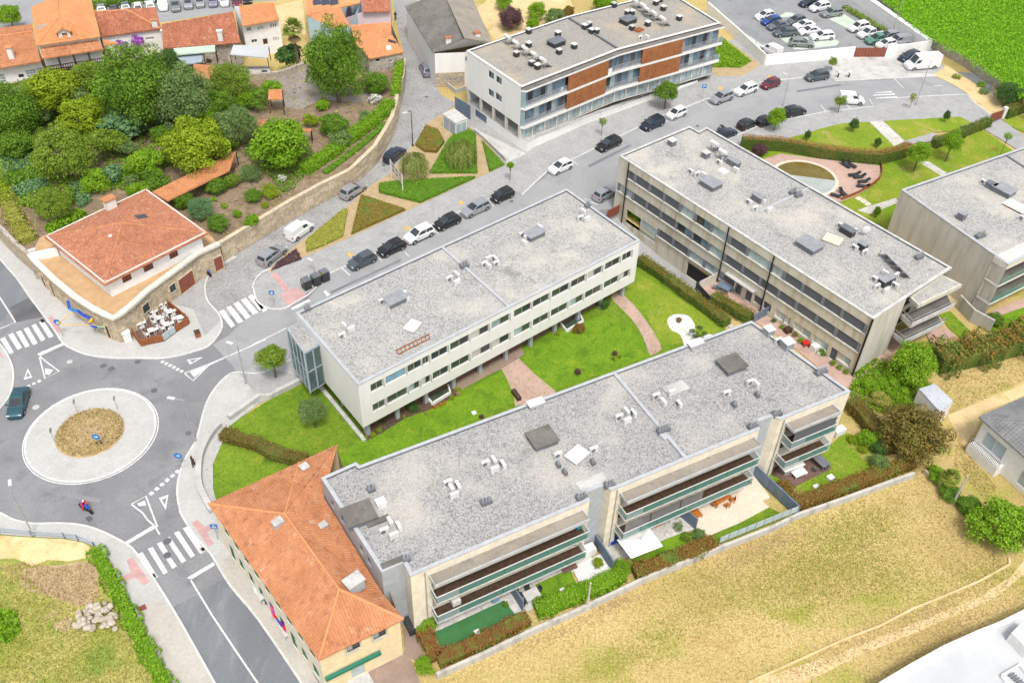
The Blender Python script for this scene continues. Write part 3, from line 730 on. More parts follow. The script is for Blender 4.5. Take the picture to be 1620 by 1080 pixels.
def walls(parent,outline,z0,z1,mat,skip=()):
 p = ccw(outline); n = len(p); mb = MB()
 for i in range(n):
  if i in skip: continue
  a,b = p[i],p[(i + 1) % n]
  mb.quad((a.x,a.y,z0),(b.x,b.y,z0),(b.x,b.y,z1),(a.x,a.y,z1))
 return mb.build('wall',mat,parent)
def clip_poly(p,ax,val,keep_hi):
 r = []
 for i in range(len(p)):
  a,b = p[i],p[(i + 1) % len(p)]
  ia = (a[ax] >= val) == keep_hi or a[ax] == val; ib = (b[ax] >= val) == keep_hi or b[ax] == val
  if ia: r.append(a)
  if ia != ib:
   t = (val - a[ax]) / (b[ax] - a[ax])
   r.append((a[0] + (b[0] - a[0]) * t,a[1] + (b[1] - a[1]) * t))
 return r
PROF = [(0,0),(.14,.6),(.32,1),(.50,.6),(.62,0),(1.0,-.12)]
def tile_face(mb,pts,pitch=.27,hgt=.06,row=.42,prof=PROF):
 """barrel-tile relief over a planar convex roof face"""
 pts = [Vector(p) for p in pts]
 n = Vector((0,0,0))
 for i in range(1,len(pts) - 1): n += (pts[i] - pts[0]).cross(pts[i + 1] - pts[0])
 n.normalize()
 if n.z < 0: n = -n
 down = Vector((0,0,-1)) - n * (-n.z)
 if down.length < 1e-4: down = Vector((0,-1,0))
 down.normalize(); ax = down.cross(n).normalized(); o = pts[0]
 poly = [((p - o).dot(ax),(p - o).dot(down)) for p in pts]
 u0,u1 = min(p[0] for p in poly),max(p[0] for p in poly)
 k = math.floor(u0 / pitch)
 while k * pitch < u1:
  for i in range(len(prof) - 1):
   a,b = (k + prof[i][0]) * pitch,(k + prof[i + 1][0]) * pitch
   ha,hb = prof[i][1] * hgt,prof[i + 1][1] * hgt
   if b <= u0 or a >= u1: continue
   c = clip_poly(clip_poly(poly,0,a,True),0,b,False)
   if len(c) < 3: continue
   if row:
    v0,v1 = min(q[1] for q in c),max(q[1] for q in c); r0 = math.floor(v0 / row)
    while r0 * row < v1:
     d = clip_poly(clip_poly(c,1,r0 * row,True),1,(r0 + 1) * row,False)
     if len(d) >= 3:
      mb.poly([o + ax * q[0] + down * q[1] + n * (ha + (hb - ha) * (q[0] - a) / (b - a) + .035 * ((q[1] / row) - r0) + .02) for q in d])
     r0 += 1
   else:
    mb.poly([o + ax * q[0] + down * q[1] + n * (ha + (hb - ha) * (q[0] - a) / (b - a) + .02) for q in c])
  k += 1
def face3(spec):
 """[(tile,x,y,z|None)...] -> planar 3D polygon; vertices with z None are placed on the plane of the first three known"""
 kn = [PT(t,x,y,z) for t,x,y,z in spec if z is not None]
 n = (kn[1] - kn[0]).cross(kn[2] - kn[0]).normalized()
 cnt = 0; r = []
 for t,x,y,z in spec:
  if z is not None and cnt < 3:
   r.append(PT(t,x,y,z)); cnt += 1
  else:
   r.append(plane_hit(Q(t,x,y),kn[0],n))
 return r
def tiled_roof(parent,faces,mat,pitch=.27,hgt=.06,row=.42,ridge='tile_new',ridges=(),prof=PROF,thick=.14):
 """faces: list of 3D polys; under-slab + real tile relief + ridge caps"""
 mb = MB()
 for f in faces:
  n = Vector((0,0,0))
  for i in range(1,len(f) - 1): n += (f[i] - f[0]).cross(f[i + 1] - f[0])
  g = f if n.z > 0 else f[::-1]
  mb.poly(g)
  m_ = len(g); dn = Vector((0,0,thick))
  for i in range(m_): mb.quad(g[i] - dn,g[(i + 1) % m_] - dn,g[(i + 1) % m_],g[i])
  mb.poly([q - dn for q in g[::-1]])
 ro = mb.build('roof',mat,parent)
 tb = MB()
 for f in faces: tile_face(tb,f,pitch,hgt,row,prof)
 tag(tb.build('roof_tiles',mat,ro),kind='stuff')
 for a,b in ridges:
  MB().tube([a + Vector((0,0,.05)),b + Vector((0,0,.05))],.12,6).build('ridge_cap',ridge,ro)
 return ro
def chimney(parent,base,w,d,h,rz,mat='white',cap='tile_new',name='chimney'):
 mb = MB().box(base,(w,d,h),rz); o = mb.build(name,mat,parent)
 MB().box((base[0],base[1],base[2] + h + .004),(w * 1.3,d * 1.3,.14),rz).build('chimney_cap',cap,o)
 return o
def win_on(parent,A,B,quads,glass='glass',frame='white',nx=2,nz=1,depth=.12):
 """quads: [(tile, x0,y0, x1,y1)] upper-left and lower-right pixel of openings on the wall; returns openings"""
 ops = []
 for q in quads:
  t = q[0]; ua,za = wall_uv(A,B,Q(t,q[1],q[4])); ub,zb = wall_uv(A,B,Q(t,q[3],q[2]))
  ops.append((min(ua,ub),max(ua,ub),min(za,zb),max(za,zb)))
 return ops
# ================================================================== APARTMENT BLOCK B (pale clad,middle)
ZB = 9.0; ZB0 = 2.5
b_c = [PT('p',x,y,ZB) for x,y in ((468,494.5),(896.5,298.5),(1012.6,380.2),(566.5,608.6))]
bB = thing('apartment_block',(b_c[3].x,b_c[3].y,0),'pale stone-clad two-storey block raised on pillars above the bright central lawn','building')
out_b = [v2(q) for q in b_c]
FL,FR,BR_,BL_ = out_b[3],out_b[2],out_b[1],out_b[0]
rowA = [('c2',722,320,797,280),('c2',812,265,935,205),('c2',945,195,1030,150),('c2',1036,147,1076,129),('c2',1090,125,1190,70),('c2',1205,65,1320,5),
('b2',1330,1035,1440,970),('b2',1455,970,1565,912),('b3',50,895,155,840),('b3',165,840,265,780),('b3',280,780,385,725),('b3',397,720,485,670),('b3',495,668,585,620),('b3',603,612,695,560),('b3',708,555,765,530)]
rowB = [('c2',735,435,810,395),('c2',822,385,945,320),('c2',955,312,1020,280),('c2',1030,275,1085,245),('c2',1098,238,1195,185),('c2',1210,175,1320,115),('c2',1335,108,1450,45),('b3',-90,1090,22,1035),
('b3',50,1015,150,960),('b3',165,950,260,900),('b3',275,895,375,835),('b3',388,830,470,790),('b3',482,780,580,735),('b3',597,720,685,680),('b3',692,675,750,645)]
ops_b = []; L_b = (FR - FL).length
for row in (rowA,rowB):
 us = []; zs = []
 for t,x0,y0,x1,y1 in row:
  ua,za = wall_uv(FL,FR,Q(t,x0,y0)); ub,zb = wall_uv(FL,FR,Q(t,x1,y1)); us.append((ua,ub)); zs += [za,zb]
 z0 = sorted(zs)[len(zs) // 2]
 for ua,ub in us: ops_b.append((max(.4,ua),min(L_b - .4,ub),z0,z0 + 1.12))
facade(bB,FL,FR,ZB0,ZB - .1,ops_b,'cladding',.2)
random.seed(3)
for i,o in enumerate(ops_b):
 gl = random.choice([['glass','glass_green'],['glass_green','glass_green'],['glass','glass'],['curtain','glass'],['glass_green','glass'],['glass_pale','glass_green']])
 if i == 1: gl = ['curtain_blue','curtain_blue']
 window(bB,FL,FR,*o[:4],glass=gl,frame='galv',depth=.16,nx=2,sill=None)
 MB().bar(wall_pt(FL,FR,o[1] + .12,o[2],.01),wall_pt(FL,FR,o[1] + .12,o[3],.01),.2,.06).build('shutter_rail','galv',bB)
w2 = walls(bB,[FL,FR,BR_,BL_],ZB0,ZB - .1,'cladding',skip=(0,)) if area2([FL,FR,BR_,BL_]) > 0 else walls(bB,[FL,FR,BR_,BL_],ZB0,ZB - .1,'cladding')
MB().poly([(q.x,q.y,ZB0) for q in (BL_,BR_,FR,FL)]).build('soffit','offwhite',bB)
flat_roof(bB,out_b,ZB,'gravel_pale')
a,b = PT('b2',1158,470,ZB - .12),PT('p',806,486,ZB - .12)
MB().bar(a,b,.34,.22).build('parapet_divider','coping',bB)
cen = sum(out_b,Vector((0,0))) / 4
core = [cen + (q - cen) * Vector((.0,.0)).length if False else cen.lerp(q,.80) for q in (FL,FR,BR_,BL_)]
MB().prism(core,0,ZB0 - .004,top=False).build('ground_floor_wall','deck_brown',bB)
df = (FR - FL).normalized(); nf = Vector((df.y,-df.x))
for k in range(11):
 q = FL + df * (1.0 + k * (L_b - 2) / 10) - nf * .9
 MB().box((q.x,q.y,.1),(.45,.45,ZB0 - .1),atan2(df.y,df.x)).build('pillar','render_grey',bB)
ds = (BL_ - FL).normalized()
for k in range(3):
 q = FL + ds * (1.2 + k * 5.0) + df * .9
 MB().box((q.x,q.y,.1),(.45,.45,ZB0 - .1),atan2(df.y,df.x)).build('pillar','render_grey',bB)
e0,e1 = FL + ds * .2 + df * .1,FL + ds * 14 + df * .1
MB().strip([e0,e1],.45,0,.35).build('plinth','concrete_edge',bB)
zt,zb_ = 8.35,2.3
q0,q1,q2,q3 = [v2(P(x,y,zt)) for x,y in ((453.5,519.5),(474,509),(505,544),(481,558))]
bay = MB().prism([q0,q1,q2,q3],zb_,zb_ + .22,bottom=True).prism([q0,q1,q2,q3],zt - .28,zt)
m_mid = (zt + zb_) / 2
bay.prism([q0,q1,q2,q3],m_mid - .12,m_mid + .12,bottom=True)
for q in (q0,q3): bay.bar((q.x,q.y,zb_),(q.x,q.y,zt),.2)
for k in (1,2,3):
 w = q0.lerp(q3,k / 4); bay.bar((w.x,w.y,zb_),(w.x,w.y,zt),.12)
w = q3.lerp(q2,.55); bay.bar((w.x,w.y,zb_),(w.x,w.y,zt),.14)
bo = bay.build('glazed_bay','blue_metal',bB)
MB().poly([(a.x,a.y,zt + .006) for a in offset_poly(ccw([q0,q1,q2,q3]),.12)]).build('bay_roof','gravel_grey',bo)
for (a,b) in ((q0,q3),(q3,q2)):
 for lo,hi in ((zb_ + .22,m_mid - .12),(m_mid + .12,zt - .28)):
  for k in range(2):
   p,r = a.lerp(b,k / 2 + .02),a.lerp(b,k / 2 + .48)
   MB().quad((p.x,p.y,lo),(r.x,r.y,lo),(r.x,r.y,hi),(p.x,p.y,hi)).build('pane','bay_glass',bo)
i0 = cen.lerp(BL_,.86); i1 = cen.lerp(FL,.86)
def well(spec,h=.45):
 q = [v2(x) for x in PL(spec)]
 t = thing('light_well',(q[0].x,q[0].y,.1),'white framed sunken light well in the lawn edge, ' + WELLN.pop(0),'light well','light wells by the pale block')
 mb = MB()
 for i in range(4): mb.bar((q[i].x,q[i].y,.3),(q[(i + 1) % 4].x,q[(i + 1) % 4].y,.3),.2,h)
 mb.build('frame','white',t)
 MB().poly([(a.x,a.y,.16) for a in ccw(q)]).build('glazing','glass_green',t)
WELLN = ['left of the entrance deck','right of the entrance deck']
well('f4 195 410 410 300 435 385 265 490'); well('b3 330 940 445 875 470 930 370 990')
# ================================================================== APARTMENT BLOCK A (stained concrete,right)
ZA = 9.0
A0,A1,A2 = [v2(P(x,y,ZA)) for x,y in ((980,246),(1090.4,199.7),(1505.6,423))]
A3 = v2(P(1381.9,503.9,ZA)); AE = v2(P(1435.6,468.4,ZA))
A1b = v2(P(1106,208,ZA)); A1c = v2(P(1117.7,201,ZA))
bA = thing('apartment_block',(A3.x,A3.y,0),'long stained-concrete block with dark shutter bands and black drainpipes right of the driveway','building')
LA = (A3 - A0).length
def ulist(items,zmid):
 r = []
 for t,x,y in items: r.append(wall_uv(A0,A3,Q(t,x,y))[0])
 return r
row1 = [('b3',745,20),('b3',790,32),('b3',880,92),('b3',967,150),('b3',1065,213),('b3',1158,275),('b3',1257,338),('b3',1368,412),('b3',1475,482),('b4',45,575),('b4',120,628),('b4',232,705),('b4',355,788),('b4',472,865),('b4',615,958)]
ty1 = 'SSSSPGPSPPSSSS'
row2 = [('b3',690,78),('b3',735,108),('b3',778,138),('b3',862,198),('b3',947,258),('b3',1040,325),('b3',1137,388),('b3',1237,455),('b3',1338,525),('b3',1447,592),('b3',1553,668),('b4',85,745),('b4',192,820),('b4',315,900),('b4',432,980),('b4',572,1075)]
ty2 = 'PPSSSGGPSSSSSSS'
row3 = [('b3',932,368),('b3',1022,425),('b3',1117,490),('b3',1212,560),('b3',1318,640)]
ty3 = 'SSPP'
ops_a = []; specs = []
for row,ty,zlo,zhi in ((row1,ty1,6.45,7.75),(row2,ty2,3.55,4.85),(row3,ty3,.72,1.95)):
 us = ulist(row,0)
 ops_a.append((max(.15,us[0] - .2),min(LA - .3,us[-1] + .25),zlo,zhi)); specs.append((us,ty,zlo,zhi))
gu = [wall_uv(A0,A3,Q('b3',x,y)) for x,y in ((735,215),(925,400),(1100,590),(1240,695))]
ops_a.append((wall_uv(A0,A3,Q('b3',735,260))[0],wall_uv(A0,A3,Q('b3',825,300))[0],-.75,1.55))
ops_a.append((wall_uv(A0,A3,Q('b3',830,300))[0],wall_uv(A0,A3,Q('b3',922,370))[0],-.75,1.55))
g0,g1 = wall_uv(A0,A3,Q('b3',1100,610))[0],wall_uv(A0,A3,Q('b3',1245,690))[0]
ops_a.append((g0,g1,-2.38,.15))
grd = [('f3',455,165,'D',1.0),('f3',540,230,'D',1.0),('f3',790,390,'P',1.6),('f3',868,450,'P',.9),('f3',950,500,'P',2.6),('f3',1115,600,'P',2.3),('f3',1265,720,'D',1.0),('f3',1320,745,'P',2.0),('f3',345,85,'S',2.0),('f3',610,265,'S',1.3),('f3',690,325,'S',1.2)]
gops = []
for t,x,y,k,w in grd:
 u = wall_uv(A0,A3,Q(t,x,y))[0]
 gops.append((u,u + w,(.15 if k in 'D' else .75) ,1.95,k))
ops_a += [o[:4] for o in gops]
facade(bA,A0,A3,-2.45,ZA - .1,ops_a,'concrete_stained',.3)
for us,ty,zlo,zhi in specs:
 zz0,zz1 = zlo,zhi
 MB().bar(wall_pt(A0,A3,us[0] - .2,zlo - .05,.05),wall_pt(A0,A3,us[-1] + .25,zlo - .05,.05),.2,.09).build('sill','concrete_edge',bA)
 for i,u in enumerate(us):
  MB().box(tuple(wall_pt(A0,A3,u,zlo,-.14)),(.42,.3,zhi - zlo),atan2((A3 - A0).y,(A3 - A0).x)).build('pilaster','pilaster',bA)
  if i < len(ty):
   a,b = u + .21,us[i + 1] - .21
   if b - a < .1: continue
   if ty[i] == 'S': shutter_bay(bA,A0,A3,a,b,zlo,zhi)
   elif ty[i] == 'G': window(bA,A0,A3,a,b,zlo,zhi,['glass','glass_blue'],'dark_metal',.2)
   else: window(bA,A0,A3,a,b,zlo,zhi,['glass_pale','shutter_pale'],'galv',.2)
for u0,u1,w0,w1,k in gops:
 if k == 'D': shutter_bay(bA,A0,A3,u0,u1,w0,w1,'shutter',.2)
 elif k == 'S': shutter_bay(bA,A0,A3,u0,u1,w0,w1,'shutter',.2)
 else: window(bA,A0,A3,u0,u1,w0,w1,['curtain','glass_pale'],'white',.2)
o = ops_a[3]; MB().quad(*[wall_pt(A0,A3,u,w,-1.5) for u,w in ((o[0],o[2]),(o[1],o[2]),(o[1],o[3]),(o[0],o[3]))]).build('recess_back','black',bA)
o = ops_a[4]; MB().quad(*[wall_pt(A0,A3,u,w,-.12) for u,w in ((o[0],o[2]),(o[1],o[2]),(o[1],o[3]),(o[0],o[3]))]).build('panel_door','shutter_pale',bA)
o = ops_a[5]; shutter_bay(bA,A0,A3,o[0],o[1],o[2],o[3],'black',.25).name = 'garage_door'
for t,xt,yt,xb,yb in (('b3',750,0,710,308),('b3',1365,345,1302,640),('f3',770,30,662,395)):
 pass
for px_top in (Q('b3',738,100),Q('b3',1340,470),Q('f3',725,160)):
 u = wall_uv(A0,A3,px_top)[0]
 MB().tube([wall_pt(A0,A3,u,z,.16) for z in (-2.2 if u < 9 else .2,ZA - .05)],.09,6).build('drainpipe','black',bA)
MB().tube([wall_pt(A0,A3,LA + .02,.1,.1),wall_pt(A0,A3,LA + .02,ZA - .05,.1)],.12,6).build('drainpipe','black',bA)
MB().bar(wall_pt(A0,A3,wall_uv(A0,A3,Q('f3',385,60))[0],2.5,.35),wall_pt(A0,A3,wall_uv(A0,A3,Q('f3',630,215))[0],2.5,.35),.6,.16).build('awning_cassette','concrete',bA)
out_a = [A0,A1,A1b,A1c,A2,AE,A3]
mb = MB()
for a,b in ((A3,AE),(A2,A1c),(A1c,A1b),(A1b,A1),(A1,A0)):
 mb.quad((a.x,a.y,-.1),(b.x,b.y,-.1),(b.x,b.y,ZA - .1),(a.x,a.y,ZA - .1))
mb.build('wall','concrete_side',bA)
inn = (A0 - A3).normalized(); de = (A2 - AE)
bk0,bk1 = AE + inn * 2.2,A2 + inn * 2.2
facade(bA,bk0,bk1,0,ZA - .1,[(.5,3.2,.1,2.2),(3.8,7.5,.1,2.2),(.5,3.2,3.1,5.3),(3.8,7.5,3.1,5.3),(.5,3.2,6.1,8.2),(3.8,7.5,6.1,8.2)],'concrete_side',.2)
for o in [(.5,3.2,.1,2.2),(3.8,7.5,.1,2.2),(.5,3.2,3.1,5.3),(3.8,7.5,3.1,5.3),(.5,3.2,6.1,8.2),(3.8,7.5,6.1,8.2)]:
 window(bA,bk0,bk1,*o,glass='glass',frame='dark_metal',nx=2)
MB().quad((AE.x,AE.y,0),(bk0.x,bk0.y,0),(bk0.x,bk0.y,ZA - .1),(AE.x,AE.y,ZA - .1)).build('wall','concrete_side',bA)
MB().poly([(q.x,q.y,ZA - .3) for q in (AE,A2,bk1,bk0)]).build('soffit','concrete_side',bA)
flat_roof(bA,out_a,ZA,'gravel_pale','concrete_edge')
rz_ = 8.1
r4 = [v2(P(x,y,rz_)) for x,y in ((1439.5,469.7),(1491,434.7),(1522.5,450),(1453.8,482.7))]
MB().prism(r4,rz_ - .55,rz_,bottom=True).build('balcony_roof','concrete_side',bA)
MB().poly([(q.x,q.y,rz_ + .006) for q in offset_poly(ccw(r4),.25)]).build('gravel_patch','gravel_pale',bA)
for zf,spec in ((5.6,'p 1425.5 497 1442 513 1510 481 1500 462'),(2.7,'p 1413 527 1430 540 1494 509 1484 492')):
 q = [v2(x) for x in PL(spec,zf + .3)]
 bo = MB().prism(q,zf - .3,zf,bottom=True).build('balcony','concrete_side',bA)
 MB().strip([q[0],q[1],q[2]],.12,zf,zf + .45).build('balcony_parapet','concrete_edge',bo)
 mb = MB()
 for i,(a,b) in enumerate(((q[0],q[1]),(q[1],q[2]))):
  mb.bar((a.x,a.y,zf + .95),(b.x,b.y,zf + .95),.06)
 for a in (q[0],q[1],q[2]): mb.bar((a.x,a.y,zf + .4),(a.x,a.y,zf + .95),.06)
 mb.build('hand_rail','galv',bo)
 MB().poly([(a.x,a.y,zf + .006) for a in ccw(offset_poly(ccw(q),.1))]).build('balcony_floor','slate_roof',bo)
a,b = PT('b4',270,105,ZA - .16),PT('b4',-30,250,ZA - .16)
MB().bar(a,b,.3,.14).build('parapet_divider','coping',bA)
dA = (A3 - A0).normalized(); nA = Vector((dA.y,-dA.x))
hed = [v2(q) for q in PL('b3 735 470 812 528 1130 738')]
def off_at(u): return 5.2
RAMP_U = [-1.2,1.5,5.0,9.0,g1 + .6]; RAMP_Z = [.0,-.9,-1.7,-2.2,-2.4]; RAMP_W = 5.4
def rp(u,w,z): q = A0 + dA * u + nA * w; return (q.x,q.y,z)
RAMP_POLY = [v2(rp(RAMP_U[0],.05,0)),v2(rp(RAMP_U[-1],.05,0)),v2(rp(RAMP_U[-1],RAMP_W,0)),v2(rp(RAMP_U[0],RAMP_W,0))]
mb = MB(); wl = MB()
for i in range(len(RAMP_U) - 1):
 u0,u1,z0,z1 = RAMP_U[i],RAMP_U[i + 1],RAMP_Z[i],RAMP_Z[i + 1]
 mb.quad(rp(u0,RAMP_W,z0),rp(u1,RAMP_W,z1),rp(u1,0,z1),rp(u0,0,z0))
 wl.quad(rp(u0,RAMP_W,z0 - .1),rp(u1,RAMP_W,z1 - .1),rp(u1,RAMP_W,.14),rp(u0,RAMP_W,.14))
 wl.quad(rp(u0,RAMP_W + .3,.0),rp(u1,RAMP_W + .3,.0),rp(u1,RAMP_W + .3,.14),rp(u0,RAMP_W + .3,.14))
 wl.quad(rp(u0,RAMP_W,.14),rp(u1,RAMP_W,.14),rp(u1,RAMP_W + .3,.14),rp(u0,RAMP_W + .3,.14))
 if u1 <= .1: wl.quad(rp(u0,0.02,z0 - .1),rp(u1,.02,z1 - .1),rp(u1,.02,.1),rp(u0,.02,.1))
wl.quad(rp(RAMP_U[-1],RAMP_W,-2.5),rp(RAMP_U[-1],0,-2.5),rp(RAMP_U[-1],0,.14),rp(RAMP_U[-1],RAMP_W,.14))
bm = bmesh.new(); R_ = 1100.0
for loop in ([(-R_,-R_ + 500),(R_,-R_ + 500),(R_,R_ + 500),(-R_,R_ + 500)],[(q.x,q.y) for q in RAMP_POLY]):
 vs = [bm.verts.new((x,y,0)) for x,y in loop]
 for i in range(4): bm.edges.new((vs[i],vs[(i + 1) % 4]))
bmesh.ops.triangle_fill(bm,use_beauty=True,use_dissolve=False,edges=bm.edges[:],normal=(0,0,1))
me = bpy.data.meshes.new('ground'); bm.to_mesh(me); bm.free(); me.materials.append(M('dry_grass'))
ground = bpy.data.objects.new('ground',me); COL.objects.link(ground); struct(ground)
rd = struct(mb.build('driveway_ramp','paving')); wl.build('retaining_wall','concrete',rd)
# ================================================================== BLOCK D (far right)
ZD = 9.0
D0,D1,D2,D3 = [v2(P(x,y,ZD)) for x,y in ((1426.5,299.8),(1740,191),(1800,320),(1595.5,418))]
bD = thing('apartment_block',(D0.x,D0.y,0),'concrete block cut by the right edge with gravel roof and green glass balconies','building')
mb = MB()
for a,b in ((D0,D3),(D1,D0),(D2,D1)):
 mb.quad((a.x,a.y,0),(b.x,b.y,0),(b.x,b.y,ZD - .1),(a.x,a.y,ZD - .1))
mb.build('wall','concrete_side',bD)
dD = (D2 - D3).normalized(); nD = Vector((dD.y,-dD.x)); inD = -nD
bk = [D3 + inD * 2.0,D2 + inD * 2.0]
facade(bD,bk[0],bk[1],0,ZD - .1,[(.6,4,.1,2.2),(5,9,.1,2.2),(.6,4,3.1,5.3),(5,9,3.1,5.3),(.6,4,6.1,8.2),(5,9,6.1,8.2)],'concrete_side')
for o in [(.6,4,.1,2.2),(5,9,.1,2.2),(.6,4,3.1,5.3),(5,9,3.1,5.3),(.6,4,6.1,8.2),(5,9,6.1,8.2)]:
 window(bD,bk[0],bk[1],*o,glass='glass',frame='dark_metal',nx=2)
MB().prism([D3,D2,bk[1],bk[0]],ZD - .9,ZD - .1,bottom=True).build('roof_beam','offwhite',bD)
for zf in (5.7,2.8):
 bo = MB().prism([D3,D2,bk[1],bk[0]],zf - .35,zf,bottom=True).build('balcony','white',bD)
 MB().poly([(q.x,q.y,zf + .006) for q in (D3,D2,bk[1],bk[0])]).build('balcony_floor','slate_roof',bo)
 for k in range(5):
  p,r = D3 + dD * (.1 + k * 2.0) + nD * .02,D3 + dD * (2.05 + k * 2.0) + nD * .02
  MB().quad((p.x,p.y,zf),(r.x,r.y,zf),(r.x,r.y,zf + .95),(p.x,p.y,zf + .95)).build('glass_panel','balustrade',bo)
flat_roof(bD,[D0,D1,D2,D3],ZD,'gravel_pale','coping')
MB().bar(P(1592,246,ZD - .15),P(1660,290,ZD - .15),.3,.14).build('parapet_divider','coping_dark',bD)
# ================================================================== FRONT BLOCK C (cream,balconies towards the dry field)
ZC = 9.3
cpx = [(508.4,755.2),(563,731),(569,736),(1189,507.3),(1345.4,618.5),(1234.5,663),(1222,657.7),(1196.7,666.5),(1202,678),(966.8,775),(957,766),(927,778),(933,790.6),(649.3,910.2),(638.4,888.5),(604,904)]
Cw = [v2(P(x,y,ZC)) for x,y in cpx]
bC = thing('apartment_block',(Cw[13].x,Cw[13].y,0),'cream block with three tiers of green glass balconies facing the dry field','building')
n_ = len(Cw)
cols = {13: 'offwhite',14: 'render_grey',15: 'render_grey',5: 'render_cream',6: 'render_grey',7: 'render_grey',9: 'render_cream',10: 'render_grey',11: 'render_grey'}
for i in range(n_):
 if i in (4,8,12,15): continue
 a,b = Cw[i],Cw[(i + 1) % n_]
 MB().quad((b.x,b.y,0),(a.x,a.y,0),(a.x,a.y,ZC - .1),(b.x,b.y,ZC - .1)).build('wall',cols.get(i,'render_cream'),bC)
lw = [(p,q) for p,q in ((1.2,2.0),(3.4,4.4),(5.6,6.6),(8.0,8.9),(10.2,11.0))]
a,b = Cw[0],Cw[15]; Lc = (b - a).length
ops = [(u0,min(u1,Lc - .3),7.0,8.2) for u0,u1 in ((Lc * .13,Lc * .19),(Lc * .3,Lc * .36),(Lc * .62,Lc * .68),(Lc * .74,Lc * .81))]
facade(bC,a,b,0,ZC - .1,ops,'render_grey')
for o in ops: window(bC,a,b,*o,glass='glass',frame='grey_metal',nx=1)
flat_roof(bC,Cw,ZC,'gravel_grey','coping')
MB().bar(P(971,589.5,ZC - .1),P(1084,724,ZC - .1),.34,.24).build('parapet_divider','coping',bC)
a,b = P(971,589.5,ZC),P(1084,724,ZC); c_ = PT('c3',955,560,ZC - .05)
MB().box((c_.x,c_.y,ZC - .2),(1.6,.8,.26),atan2((b - a).y,(b - a).x) + .1).build('divider_plinth','coping',bC)
def balcony_front(a,b,u0,u1,blinds_hi,blinds_lo,tag_):
 """front of one block of C: a->b left to right; shelf, two glazed balconies, recessed glazing"""
 L = (b - a).length; d = (b - a).normalized(); nn = Vector((d.y,-d.x)); rz = atan2(d.y,d.x)
 zf = (5.75,2.75,0.16)
 ops = [(u0,u1,z + .02,z + 2.35) for z in zf]
 facade(bC,a,b,0,ZC - .1,ops,'render_cream',1.0)
 for k,z in enumerate(zf):
  nw = max(2,int((u1 - u0) / 2.4)); w = (u1 - u0) / nw
  for i in range(nw):
   window(bC,a,b,u0 + i * w,u0 + (i + 1) * w,z + .02,z + 2.35,['glass','glass_blue'],'dark_metal',1.0,nx=2)
 sh = MB().prism([v2(wall_pt(a,b,u,0,o_)) for u,o_ in ((u0 - .2,0),(u1 + .2,0),(u1 + .2,1.25),(u0 - .2,1.25))],8.02,8.2,bottom=True).build('sun_shelf','slate_roof_pale',bC)
 MB().strip([v2(wall_pt(a,b,u0 - .2,0,.0)),v2(wall_pt(a,b,u0 - .2,0,1.25)),v2(wall_pt(a,b,u1 + .2,0,1.25)),v2(wall_pt(a,b,u1 + .2,0,0))],.12,8.0,8.38).build('shelf_edge','coping',sh)
 for z,bl in ((5.75,blinds_hi),(2.75,blinds_lo)):
  dp = 1.45
  bo = MB().prism([v2(wall_pt(a,b,u,0,o_)) for u,o_ in ((u0 - .25,0),(u1 + .25,0),(u1 + .25,dp),(u0 - .25,dp))],z - .2,z,bottom=True).build('balcony','concrete_edge',bC)
  MB().prism([v2(wall_pt(a,b,u,0,o_)) for u,o_ in ((u0 - .2,.02),(u1 + .2,.02),(u1 + .2,dp - .06),(u0 - .2,dp - .06))],z,z + .02).build('balcony_floor','wood_dark',bo)
  npn = max(3,int((u1 - u0) / 1.9)); w = (u1 - u0 + .4) / npn
  for i in range(npn):
   p,r = wall_pt(a,b,u0 - .2 + i * w + .02,z,dp - .02),wall_pt(a,b,u0 - .2 + (i + 1) * w - .02,z,dp - .02)
   MB().quad((p.x,p.y,z - .16),(r.x,r.y,z - .16),(r.x,r.y,z + .98),(p.x,p.y,z + .98)).build('glass_panel','balustrade' if i else 'balustrade_pale',bo)
  for u in (u0 - .2,u1 + .2):
   p,r = wall_pt(a,b,u,z,.05),wall_pt(a,b,u,z,dp - .05)
   MB().quad((p.x,p.y,z),(r.x,r.y,z),(r.x,r.y,z + .98),(p.x,p.y,z + .98)).build('glass_panel','balustrade_pale',bo)
  mb = MB()
  pts = [wall_pt(a,b,u0 - .22,z + 1.0,0),wall_pt(a,b,u0 - .22,z + 1.0,dp),wall_pt(a,b,u1 + .22,z + 1.0,dp),wall_pt(a,b,u1 + .22,z + 1.0,0)]
  for i in range(3): mb.bar(pts[i],pts[i + 1],.07,.07)
  mb.build('hand_rail','white_metal',bo)
  for (f0,f1) in bl:
   p,r = wall_pt(a,b,u0 + (u1 - u0) * f0,0,dp - .12),wall_pt(a,b,u0 + (u1 - u0) * f1 - .05,0,dp - .12)
   MB().quad((p.x,p.y,z + .9),(r.x,r.y,z + .9),(r.x,r.y,z + 2.2),(p.x,p.y,z + 2.2)).build('outdoor_blind','mesh_grey' if z < 5 else 'shutter',bo)
 MB().tube([wall_pt(a,b,u0 - .6,.2,.08),wall_pt(a,b,u0 - .6,ZC - .3,.08)],.06,5).build('drainpipe','galv',bC)
L1 = (Cw[12] - Cw[13]).length; L2 = (Cw[8] - Cw[9]).length; L3 = (Cw[4] - Cw[5]).length
balcony_front(Cw[13],Cw[12],1.9,L1 - .9,[],[],'left')
balcony_front(Cw[9],Cw[8],1.3,L2 - .7,[],[(0,.19),(.195,.42),(.425,.60)],'mid')
balcony_front(Cw[5],Cw[4],1.2,L3 - 2.3,[(0,.99)],[],'right')
